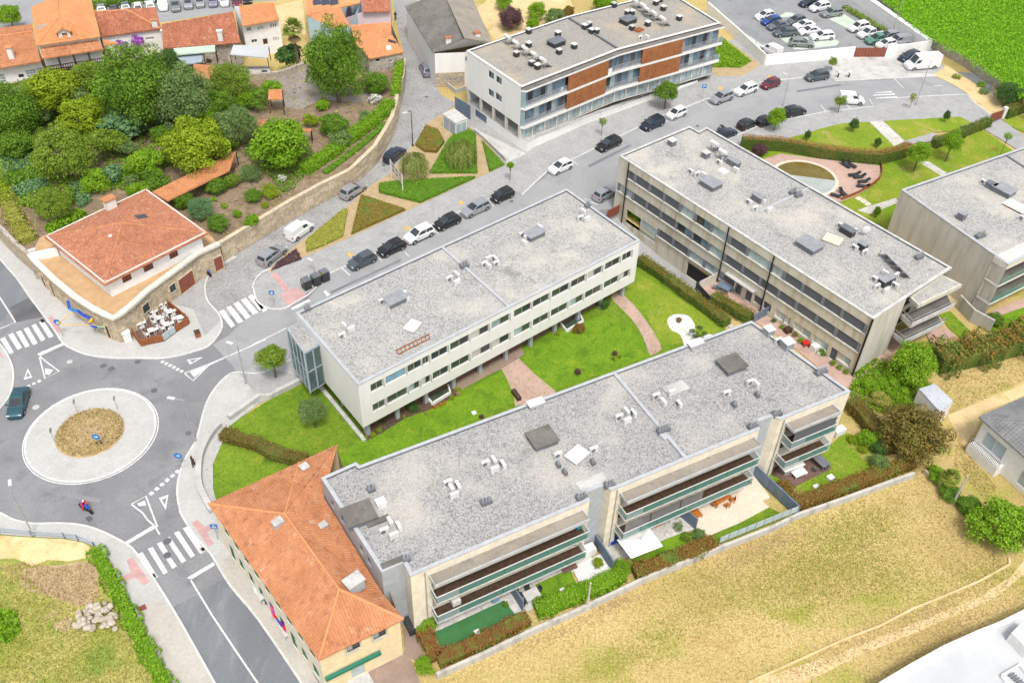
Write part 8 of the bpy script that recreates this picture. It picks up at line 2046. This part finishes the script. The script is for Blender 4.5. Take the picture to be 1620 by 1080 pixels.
def lamp(label,t,bx,by,tx,ty,hx=None,hy=None,gz=.13,mat='galv',r=.09):
 b = PT(t,bx,by,gz); d = ray(*Q(t,tx,ty)); tt = b.y / d.y; h = CAM_H + d.z * tt - gz
 o = thing('street_lamp',(b.x,b.y,gz),label,'lamp post'); top = Vector((0,0,h))
 MB().tube([(0,0,0),top],[r,r * .6],7).build('pole',mat,o,local=True); MB().cyl((0,0,0),r * 1.8,.3,8).build('base',mat,o,local=True)
 if hx is not None:
  e = PT(t,hx,hy,gz + h) - Vector((b.x,b.y,gz)); MB().tube([top,e],r * .6,6).build('arm',mat,o,local=True)
  dr = (e - top).normalized(); MB().bar(e - dr * .1,e + dr * .7,.3,.12).build('lamp_head','white_metal',o,local=True)
 return o
lamp('street lamp on the pavement right of the roundabout','c1',1192,605,1102,358,1060,348); lamp('street lamp at the lower left by the blue railing','c1',205 ,1185,38,915,62,875); lamp('street lamp at the mouth of the street by the pruned tree','c1',1500,255,1440,20,1415,12)
lamp('white lamp post against the corner house wall','b1',1268,605,1212,395,1200,392); lamp('dark lamp pole on the lane beside the brown-green bed','a2',976,892,960,675,938,685,mat='dark_metal'); lamp('tall white lamp post on the paved plaza','a4',920,640,1005,400,1018,372); lamp('tall lamp post by the weedy bank of the car park','a4',775,210,838,5,846,-10)
lamp('slim lamp post inside the car park near the white wall corner','e5',90,425,130,200,128,195,r=.06); lamp('lamp post on the upper pavement by the maroon car','e5',350,1000,395,725,385,710,r=.06); lamp('short signless post beside the recycling bins','b2',378,625,365,552,360,548,r=.05)
lamp('leaning utility pole at the front garden wall','d3',495,632,522,468,gz=.02,mat='concrete',r=.13); lamp('concrete utility pole in the right-hand thicket','c4',1148,985,1248,820,gz=.02,mat='concrete',r=.13)
def sign(label,t,bx,by,h,parts,gz=.13,rz=0.0,rad=.35,face='sign_blue',n=20):
 b = PT(t,bx,by,gz); o = thing('road_sign',(b.x,b.y,gz),label,'road sign',None,rz)
 MB().tube([(0,0,0),(0,0,h)],.04,6).build('post','galv',o,local=True)
 tl = lambda x,z,k: (x,-.05 - k,h + z)
 pl_ = MB().add([tl(rad * cos(2 * pi * k / n + (pi / 4 if n == 4 else 0)) * (1.25 if n == 4 else 1),rad * sin(2 * pi * k / n + (pi / 4 if n == 4 else 0)) * (1.25 if n == 4 else 1),0) for k in range(n)],[tuple(range(n))]).build('sign_plate',face,o,local=True)
 for k,(m_,pts) in enumerate(parts): MB().add([tl(x,z,.012) for x,z in pts],[tuple(range(len(pts)))]).build('symbol',m_,pl_,local=True)
 return o
ARR = [('white',[(-.2,-.06),(.05,-.06),(.05,-.16),(.24,0),(.05,.16),(.05,.06),(-.2,.06)])]
s = sign('blue round arrow sign on the roundabout mound','c1',610,640,1.6,ARR,.35,rad=.45)
for i in range(4): MB().add([(-.5 + i * .25,-.08,.55),(-.25 + i * .25,-.08,.55),(-.25 + i * .25,-.25,.95),(-.5 + i * .25,-.25,.95)],[(0,1,2,3)]).build('chevron_block','black' if i % 2 else 'chevron_yellow',s,local=True)
sign('blue round arrow sign on the pavement by the dashed line','c1',1110,770,2.0,ARR,rad=.45); sign('blue crossing sign beside the yellow building','d1',1330,205,2.2,[('white',[(-.26,-.2),(.26,-.2),(0,.24)]),('black',[(-.05,-.16),(.05,-.16),(.05,.08),(-.05,.08)])],n=4,rad=.42); sign('blue sign on the tip of the central island','b2',130,825,2.2,[('white',[(-.2,-.15),(.2,-.15),(0,.2)])],n=4,rad=.38)
sign('blue parking sign with white letter P by the upper street','a3',1198,605,2.4,[('white',[(-.14,-.24),(-.05,-.24),(-.05,.24),(-.14,.24)]),('white',[(-.05,-.02),(.15,-.02),(.15,.24),(-.05,.24),(-.05,.17),(.07,.17),(.07,.05),(-.05,.05)])],n=4,rad=.42); sign('blue round sign tied with ribbons at the corner house','f5',115,425,2.2,[('white',[(-.2,-.2),(.2,-.2),(0,.2)])],rad=.45)
for lab,t,x,y in (('upper left','c1',475,435),('upper right','c1',718,415),('left','c1',335,610)): sign(f'sign seen edge-on at the {lab} rim of the roundabout mound',t,x,y,1.8,[],.13,pi / 2,.3,'galv')
nb = thing('notice_board',tuple(PT('f7',160,780)),'white notice board on two timber posts by the weeping tree','notice board')
a,b = PT('f7',115,730,.15),PT('f7',225,875,.15)
for q in (a,b): MB().bar((q.x,q.y,.1),(q.x,q.y,3.3),.16).build('post','offwhite',nb)
dB = Vector(((b - a).x,(b - a).y,0)); MB().add([tuple(a + Vector((0,0,1.5))),tuple(a + dB + Vector((0,0,1.5))),tuple(a + dB + Vector((0,0,3.2))),tuple(a + Vector((0,0,3.2)))],[(0,1,2,3)]).build('board','white',nb)
for k in range(6):
 p = a + dB * (.15 + .3 * (k % 3)) + Vector((dB.y,-dB.x,0)).normalized() * .03 + Vector((0,0,1.7 + .75 * (k // 3))); MB().add([tuple(p),tuple(p + dB * .2),tuple(p + dB * .2 + Vector((0,0,.5))),tuple(p + Vector((0,0,.5)))],[(0,1,2,3)]).build('notice','red_paving',nb)
for lab,x,y,lid in (('leftmost',330,695,'grey_metal'),('middle',388,670,'green_paint'),('rightmost',440,645,'yellow')):
 q = PT('b2',x,y + 20,.13); o = thing('recycling_bin',(q.x,q.y,.13),f'tall dark recycling container with coloured lid slot, {lab} of the three','recycling bin','recycling bins',aB - pi / 2)
 MB().box((0,0,0),(.95,1.0,1.4),top=1.06).build('container','dark_metal',o,local=True); MB().box((0,0,1.403),(1.02,1.08,.14),top=.9).build('lid','mid_metal',o,local=True); MB().box((.0,-.56,1.0),(.5,.05,.3)).build('deposit_flap',lid,o,local=True)
for lab,x in (('left',873),('right',975)):
 q = PT('e5',x,735,.13); o = thing('litter_bin',(q.x,q.y,.13),f'white-topped dark litter bin, {lab} of the pair near the driveway','bin'); MB().cyl((0,0,0),.14,.9,8).build('stem','dark_metal',o,local=True); MB().cyl((0,0,.904),.35,.25,10).build('hood','white',o,local=True)
rl = thing('blue_railing',tuple(PT('d1',200,190)),'pale blue railing along the lower left pavement','railing')
rp_ = [v2(q) for q in PL('d1 -200 172 0 172 200 190 400 203 480 215 580 258')]
for z in (.55,1.0):
 for i in range(len(rp_) - 1): MB().bar((rp_[i].x,rp_[i].y,z),(rp_[i + 1].x,rp_[i + 1].y,z),.07).build('rail','blue_metal',rl)
for i in range(len(rp_)): MB().bar((rp_[i].x,rp_[i].y,.1),(rp_[i].x,rp_[i].y,1.05),.1).build('post','slat_grey',rl)
rk = thing('rock_pile',tuple(PT('d1',570,690,.36)),'heap of pale granite boulders on the waste ground','rock pile')
pile = ccw(PL('d1 430 730 450 690 560 600 640 590 690 640 740 740 690 765 600 745 530 775 490 750',.36)); cx_ = sum(pile,Vector((0,0))) / len(pile)
for k in range(85):
 while True:
  x,y = rnd(cx_.x - 4,cx_.x + 4),rnd(cx_.y - 4,cx_.y + 4)
  if in_poly(x,y,pile): break
 dd_ = (Vector((x,y)) - cx_).length; r = rnd(.16,.4); MB().ball((x,y,.36 + max(0,(1.0 - dd_ * .3)) * rnd(.2,.9)),r,6,4,(rnd(.8,1.3),rnd(.7,1.1),rnd(.5,.8))).build('boulder','rock',rk)
fk = thing('field_kerb',tuple(PT('d4',700,740)),'thin line of low kerb stones across the dry field','kerb line')
kp = [v2(q) for q in PL('d4 -100 1080 200 945 500 810 700 735 900 630 1100 550 1300 465 1420 400 1490 360 1490 320')]
for i in range(len(kp) - 1): MB().strip([kp[i],kp[i + 1]],.22,0,.16).build('kerb_stone','path_sand',fk)
pt_ = [v2(q) for q in PL('e6 440 560 620 500 800 520 1000 548 1570 612 1580 700 1540 765 1450 835 1330 900 1200 950 900 1000 600 760',.3)]
ptr = struct(MB().prism(pt_,.1,.3).build('pool_terrace','pink_paving')); MB().strip(smooth([v2(q) for q in PL('e6 1575 600 1582 700 1545 768 1455 838 1335 902 1200 955')],3),.12,.1,.75).build('corten_edging','corten',ptr)
pw = [v2(q) for q in PL('e6 600 605 790 562 1000 600 1130 690 1168 780 1085 890',.3)]
A_ = np.array([[2 * q.x,2 * q.y,1] for q in pw]); s_ = np.linalg.lstsq(A_,np.array([q.x ** 2 + q.y ** 2 for q in pw]),rcond=None)[0]; pc = Vector((s_[0],s_[1])); pr_ = math.sqrt(s_[2] + s_[0] ** 2 + s_[1] ** 2)
ci = lambda r,n=48: [pc + Vector((cos(2 * pi * k / n),sin(2 * pi * k / n))) * r for k in range(n)]
pool = thing('swimming_pool',(pc.x,pc.y,.3),'round pool half filled with brown-green water beside the loungers','pool')
MB().strip(ci(pr_ - .2) + ci(pr_ - .2)[:1],.5,.3,.36).build('coping','pool_edge',pool); MB().poly([(q.x,q.y,.306) for q in ci(pr_ - .42)]).build('water','pool_water_brown',pool)
lo,hi = v2(PT('e6',720,690,.3)),v2(PT('e6',1150,750,.3)); dq = (hi - lo).normalized(); nq = Vector((-dq.y,dq.x)); MB().poly([(q.x,q.y,.312) for q in ci(pr_ - .43,72) if (q - lo).dot(nq) < 0]).build('shallow_floor','pool_floor',pool)
LG_F = msh(MB().box((0,0,.28),(1.3,.62,.08)).add([(-.65,-.31,.36),(-.65,.31,.36),(-1.2,.31,.75),(-1.2,-.31,.75)],[(0,1,2,3),(3,2,1,0)]),'mattress','wicker'); LG_L = msh(MB().box((.55,0,0),(.06,.5,.28)),'leg','dark_metal')
for i,(x,y,a) in enumerate(((1255,625,2.2),(1310,625,2.2),(1310,712,.2),(1360,732,.2),(1400,775,.2),(1390,818,-.2),(1140,905,-.5),(1230,895,2.0))):
 q = PT('e6',x,y,.3); o = thing('sun_lounger',(q.x,q.y,.3),f'dark sun lounger on the pool terrace, {ORD[i]} from the hedge','sun lounger','sun loungers by the pool',a + pi); inst(LG_F,'mattress',o); inst(LG_L,'leg',o); inst(LG_L,'leg',o,(-1.1,0,0))
CH_S = msh(MB().box((0,0,.42),(.46,.46,.05)),'seat','white'); CH_B = msh(MB().box((-.23,0,.47),(.05,.46,.42)),'backrest','white'); CH_L = msh(MB().box((0,0,0),(.05,.05,.42)),'leg','white')
def chair(label,p,rz,mat='white',group=None):
 o = thing('chair',tuple(p),label,'chair',group,rz)
 for me,n_,l in ((CH_S,'seat',(0,0,0)),(CH_B,'backrest',(0,0,0)),(CH_L,'leg',(.19,.19,0)),(CH_L,'leg',(-.19,.19,0)),(CH_L,'leg',(.19,-.19,0)),(CH_L,'leg',(-.19,-.19,0))): set_mat(inst(me,n_,o,l),mat)
def table(label,p,w,d,h,rz,mat,group=None,n_ch=0,cmat='white',clab='',cgrp=None):
 o = thing('table',tuple(p),label,'table',group,rz); MB().box((0,0,h - .06),(w,d,.06)).build('tabletop',mat,o,local=True)
 for sx in (-1,1):
  for sy in (-1,1): MB().box((sx * (w / 2 - .08),sy * (d / 2 - .08),0),(.07,.07,h - .062)).build('leg',mat,o,local=True)
 for k in range(n_ch):
  a = 2 * pi * k / n_ch + .4; q = Vector(p) + Vector((cos(a + rz) * (w / 2 + .3),sin(a + rz) * (d / 2 + .3),0)); chair(f'{clab}, {ORD[k]} one',q,a + rz + pi,cmat,cgrp)
cd = thing('cafe_deck',tuple(PT('f5',1000,500,.13)),'timber cafe deck fenced with rusty panels at the corner house','deck')
dk = [v2(q) for q in PL('f5 760 380 870 520 1080 480 1310 310 1080 110',.13)]; MB().prism(dk,.13,.26).build('deck_floor','deck_brown',cd)
fp = [v2(q) for q in PL('f5 770 385 805 450 865 530 960 505 1075 480 1190 395 1320 315 1240 240 1075 110',.13)]
for i in range(len(fp) - 1):
 for k in range(2): p,r = fp[i].lerp(fp[i + 1],k / 2 + .01),fp[i].lerp(fp[i + 1],k / 2 + .49); MB().bar((p.x,p.y,.72),(r.x,r.y,.72),.12,.9).build('fence_panel','shutter_pale' if i in (4,) else 'corten',cd)
for lab,x,y,n in (('upper cafe table by the stone wall',1045,165,4),('cafe table in the upper right of the deck',1140,235,4),('cafe table at the centre of the deck',1035,295,4),('cafe table at the right corner of the deck',1232,292,3),('cafe table at the lower right of the deck',1112,355,4),('cafe table at the left of the deck',845,350,4),('cafe table at the front of the deck',965,412,2),('dark cafe table where a guest sits',960,240,3)):
 table('white ' + lab if 'dark' not in lab else lab,PT('f5',x,y,.26),.75,.75,.74,.5,'white','cafe tables',n,'white','white chair at the ' + lab,'cafe chairs')
for lab,x,y in (('upper',890,280),('lower',1015,330)):
 q = PT('f5',x,y,.26); o = thing('folded_parasol',(q.x,q.y,.26),f'closed white parasol on the cafe deck, {lab} one','parasol'); MB().cyl((0,0,0),.04,2.6,6).build('pole','white',o,local=True); MB().cyl((0,0,.9),.16,1.7,8,.04).build('canopy','white',o,local=True); MB().cyl((0,0,0),.3,.1,10).build('foot','grey_metal',o,local=True)
q = PT('f5',735,455,.13); box_thing('menu_cabinet','white cabinet against the corner of the house by the cafe deck','cabinet','f5',735,470,.13,.9,.6,1.3,.6,'white','white'); o = box_thing('planter_barrel','brown planter box standing alone right of the cafe deck','planter','f5',1400,430,.13,.6,.6,.7,.5,'corten','wood_dark')
def garland(name,label,pts,mats,r=.09):
 o = thing(name,tuple(pts[0]),label,'decoration')
 for i in range(len(pts) - 1): MB().tube([pts[i],pts[i].lerp(pts[i + 1],.5) - Vector((0,0,.15)),pts[i + 1]],r,5).build('strand',mats[i % len(mats)],o)
 return o
sp_ = PT('f5',60,310,2.4)
garland('ribbon_garland','yellow ribbon from the round sign to the house wall, upper strand',[sp_,PT('f5',200,200,3.0)],['yellow'],.05); garland('ribbon_garland','yellow ribbon from the round sign to the house wall, lower strand',[sp_,PT('f5',400,320,2.6),PT('f5',520,340,2.4)],['yellow','yellow'],.05)
garland('fabric_garland','blue and yellow fabric garland along the stone house wall',[PT('f5',x,y,z) for x,y,z in ((165,90,3.2),(180,170,2.6),(260,190,2.6),(330,240,2.4),(395,260,2.2),(360,310,2.0),(440,340,1.8),(520,330,1.8))],['blue','sign_blue','blue','blue','yellow','blue','turquoise'],.2)
garland('knitted_garland','pink, red and purple knitted garland in front of the yellow building',[PT('f8',x,y,1.2) for x,y in ((395,230),(425,220),(440,260),(455,310),(480,335),(495,360),(520,390),(545,420),(575,440))],['purple','pink','pink','red','blue','purple','red','pink','red'],.2)
for lab,x,y,w in (('upper',365,185,1.9),('lower',540,440,1.6)): table(f'pale stand under the knitted garland, {lab} one',PT('f8',x,y,.13),w,.9,.8,2.2,'concrete_edge')
ps = thing('garden_parasol',tuple(PT('f1',690,740,.16)),'large square white parasol over the middle front garden','parasol')
cs = PL('f1 455 680 760 562 895 740 590 860',2.3); ap = sum(cs,Vector()) / 4 + Vector((0,0,.65))
for i in range(4): MB().add([tuple(cs[i]),tuple(cs[(i + 1) % 4]),tuple(ap)],[(0,1,2)]).build('canopy_panel','white',ps); MB().bar(cs[i],ap,.04).build('rib','galv',ps)
MB().tube([(ap.x,ap.y,.16),tuple(ap)],.05,6).build('pole','galv',ps)
table('orange timber dining table on the tan terrace',PT('f1',1435,315,.19),1.9,1.1,.74,.6,'orange_wood',None,6,'orange_wood','orange chair at the timber dining table','orange terrace chairs')
for lab,x,y in (('upper',1145,395),('lower',1195,460)): table(f'low orange timber bench by the divider, {lab} one',PT('f1',x,y,.19),1.3,.9,.4,.5,'orange_wood')
table('long dark garden table on the timber deck',PT('f2',735,425,.22),1.1,2.6,.75,.55,'mid_metal',None,4,'mid_metal','dark chair at the long deck table','deck chairs'); table('white low table with slats on the timber deck',PT('f2',560,545,.22),1.6,.9,.45,.5,'white'); box_thing('garden_sofa','white garden sofa on the timber deck','sofa','f2',480,490,.22,2.4,1.1,.7,.45,'cushion','white'); table('white table under the block on the timber deck',PT('f2',660,360,.22),1.3,.8,.8,.5,'white')
table('grey wicker table by the lime hedge',PT('e8',1085,355,.17),1.5,1.1,.7,.5,'concrete',None,6,'wicker','dark wicker chair at the grey table','wicker chairs'); table('round-ended dark table under the blue cover on the pink patio',PT('f3',350,215,.12),1.8,1.2,.8,-.7,'slat_grey',None,4,'slat_grey','dark chair at the covered patio table','patio chairs'); table('small red table on the pink patio',PT('f3',1045,685,.12),.8,.8,.6,.3,'red')
GBX = 'garden odds and ends'
for lab,t,x,y,w,d,h,m,gz in (('pale blue chair by the artificial turf','e8',760,355,.7,1.1,.6,'curtain_blue',.17),('orange cushion seat by the artificial turf','e8',798,320,.6,.8,.7,'orange_wood',.17),('white covered barbecue by the parasol garden divider','f1',180,810,1.3,.9,1.0,'white',.17),('white covered bench left of the barbecue','f1',95,845,1.0,.8,.8,'white',.17),('brown doormat deck by the white gravel','e8',1395,80,1.6,1.2,.1,'deck_brown',.17),('blue swim ring leaning by the cream pier','f1',410,690,.9,.9,.5,'blue',.17),('orange planter behind the parasol','f1',840,530,.8,.6,.6,'orange_wood',.17),('white lounger behind the parasol','f1',950,480,.5,1.2,.4,'white',.17),('white covered chair by the red table','f3',1125,720,.9,.9,.8,'white',.12),('brown bench box on the pink patio','f3',915,560,1.6,.7,.7,'wood_dark',.12),('white stool beside the covered chair','f3',1160,765,.4,.4,.5,'white',.12),('white inspection lid on the corner lawn, lower','f2',727,658,.6,.5,.12,'white',.16),('white stool on the corner lawn','f2',858,585,.7,.6,.4,'white',.16),('white inspection lid on the artificial turf','e8',620,645,.5,.5,.1,'white',.17),('white inspection lid on the small lawn','e8',1352,290,.5,.5,.1,'white',.17),('dark scooter parked by the cream pier','d2',955,740,.6,1.8,.9,'dark_metal',.06),('white folding table by the end wall of the front block','f2',935,150,1.4,.8,.75,'white',.16),('brown bench on the pink court','f4',1060,400,.5,1.6,.5,'wood_dark',.12),('turquoise pot on the upper left balcony','f1',85,560,.5,.5,.6,'turquoise',5.78),('blue pot on the lower left balcony','f1',52,720,.4,.4,.5,'blue',2.78),('white table on the lower left balcony','e8',437,395,.8,.6,.7,'white',2.78),('red cloth on the middle balcony of the white block','a3',652,528,.8,.4,1.0,'red',3.99),('white chair on the upper left balcony of the white block','a3',340,556,.5,.5,.6,'white',7.13),('white sheet on the upper balcony of the white block','a3',633,452,.7,.3,.9,'white',7.13),('white lawn lamp near the pink court','f4',660,560,.5,.5,.12,'white',.11)):
 box_thing('garden_box',lab,'garden item',t,x,y,gz,w,d,h,.5,m,None,GBX)
for i,(x,y) in enumerate(((130,560),(160,530),(195,545),(265,525),(315,520))): q = PT('e3',x,y,GZ); o = thing('bean_stake',(q.x,q.y,GZ),f'yellow stake in the vegetable plot, {ORD[i]} from the left','stake','yellow stakes'); MB().bar((0,0,0),(-.1,0,1.5),.1).bar((0,0,1.2),(.1,0,1.3),.05).build('stake','yellow',o,local=True)
def body(name,label,loc,rz,joints,edges,mats,cat='person'):
 """one continuous skinned figure; joints: name -> (x,y,z,r)"""
 o = thing(name,tuple(loc),label,cat,None,rz); me = bpy.data.meshes.new('body'); ks = list(joints)
 me.from_pydata([joints[k][:3] for k in ks],[(ks.index(a),ks.index(b)) for a,b in edges],[]); b = bpy.data.objects.new('body',me); COL.objects.link(b); b.parent = o
 sk = b.modifiers.new('skin','SKIN')
 for i,k in enumerate(ks): v = me.skin_vertices[0].data[i]; v.radius = (joints[k][3],) * 2; v.use_root = (k == 'hip')
 b.modifiers.new('sub','SUBSURF').levels = 1; me.materials.append(M(mats[0]))
 h = joints['head']; MB().ball((h[0],h[1],h[2] + .03),.115,8,6,(.9,1,1.15)).build('hair',mats[1],o,local=True)
 return o
E_ = [('hip','chest'),('chest','neck'),('neck','head'),('chest','ls'),('ls','le'),('le','lh'),('chest','rs'),('rs','re'),('re','rh'),('hip','lk'),('lk','lf'),('lf','lt'),('hip','rk'),('rk','rf'),('rf','rt')]
def walk(): return {'hip': (0,0,.92,.15),'chest': (0,.02,1.3,.17),'neck': (0,.04,1.5,.07),'head': (0,.06,1.64,.1),'ls': (.2,0,1.4,.07),'le': (.27,-.08,1.12,.055),'lh': (.27,.05,.88,.045),'rs': (-.2,.02,1.4,.07),'re': (-.27,.1,1.12,.055),'rh': (-.26,.22,.9,.045),'lk': (.1,.12,.5,.085),'lf': (.1,.05,.07,.06),'lt': (.1,.22,.05,.05),'rk': (-.1,-.02,.5,.085),'rf': (-.1,-.25,.1,.06),'rt': (-.1,-.1,.05,.05)}
def sit():
 j = walk(); j.update({'hip': (0,0,.5,.16),'chest': (0,.1,.88,.17),'neck': (0,.16,1.08,.07),'head': (0,.22,1.22,.1),'ls': (.2,.1,.98,.07),'le': (.25,.3,.78,.055),'lh': (.2,.5,.8,.045),'rs': (-.2,.1,.98,.07),'re': (-.25,.3,.78,.055),'rh': (-.2,.5,.8,.045),'lk': (.14,.42,.5,.085),'lf': (.14,.38,.08,.06),'lt': (.14,.55,.05,.05),'rk': (-.14,.42,.5,.085),'rf': (-.14,.38,.08,.06),'rt': (-.14,.55,.05,.05)}); return j
body('person','person in dark clothes walking on the pavement by the curved wall',PT('c1',1187,765,.13),2.6,walk(),E_,('wood_dark','black')); body('person','person in dark clothes walking up the cobbled lane',PT('f6',395,195,.03),.1,walk(),E_,('black','black')); body('person','guest in dark clothes sitting at the cafe deck',PT('f5',935,255,.26),-1.2,sit(),E_,('black','wood_dark'))
mp = PT('c1',528,1030,.03); md = PT('c1',560,1050,.03) - mp; ma = atan2(md.y,md.x) - pi / 2
mo = thing('motorcycle',tuple(mp),'dark blue motorcycle riding round the roundabout','motorcycle',None,ma)
for y in (.72,-.68): MB().tube([(-.07,y,.32),(.07,y,.32)],.32,14).build('wheel','tyre',mo,local=True)
MB().tube([(0,-.75,.72),(0,-.2,.74),(0,.25,.85),(0,.5,.8)],[.1,.16,.2,.12],8).build('tank_and_seat','blue',mo,local=True); MB().box((0,0,.25),(.3,.7,.4)).build('engine','dark_metal',mo,local=True); MB().tube([(0,.72,.32),(0,.45,1.0)],.05,6).build('fork','galv',mo,local=True); MB().tube([(-.36,.3,1.05),(0,.42,1.0),(.36,.3,1.05)],.025,6).build('handlebar','black',mo,local=True); MB().box((0,.55,.75),(.26,.2,.3),top=.7).build('fairing','blue',mo,local=True)
jr = sit(); jr.update({'hip': (0,-.3,.92,.16),'chest': (0,-.05,1.25,.18),'neck': (0,.03,1.42,.08),'head': (0,.1,1.56,.12),'ls': (.2,-.02,1.33,.075),'le': (.34,.14,1.15,.06),'lh': (.33,.3,1.08,.05),'rs': (-.2,-.02,1.33,.075),'re': (-.34,.14,1.15,.06),'rh': (-.33,.3,1.08,.05),'lk': (.26,.12,.72,.09),'lf': (.24,-.15,.34,.065),'lt': (.24,.02,.3,.05),'rk': (-.26,.12,.72,.09),'rf': (-.24,-.15,.34,.065),'rt': (-.24,.02,.3,.05)})
body('person','motorcyclist in a red jacket leaning over the handlebars',mp,ma,jr,E_,('red','white'))
m2 = copy_tree(mo); q = PT('b1',1262,632,.13); m2.location = q; m2.rotation_euler.z = .9; m2.name = 'parked_motorbike'; tag(m2,'dark motorbike parked against the corner house wall by the lamp post','motorcycle')
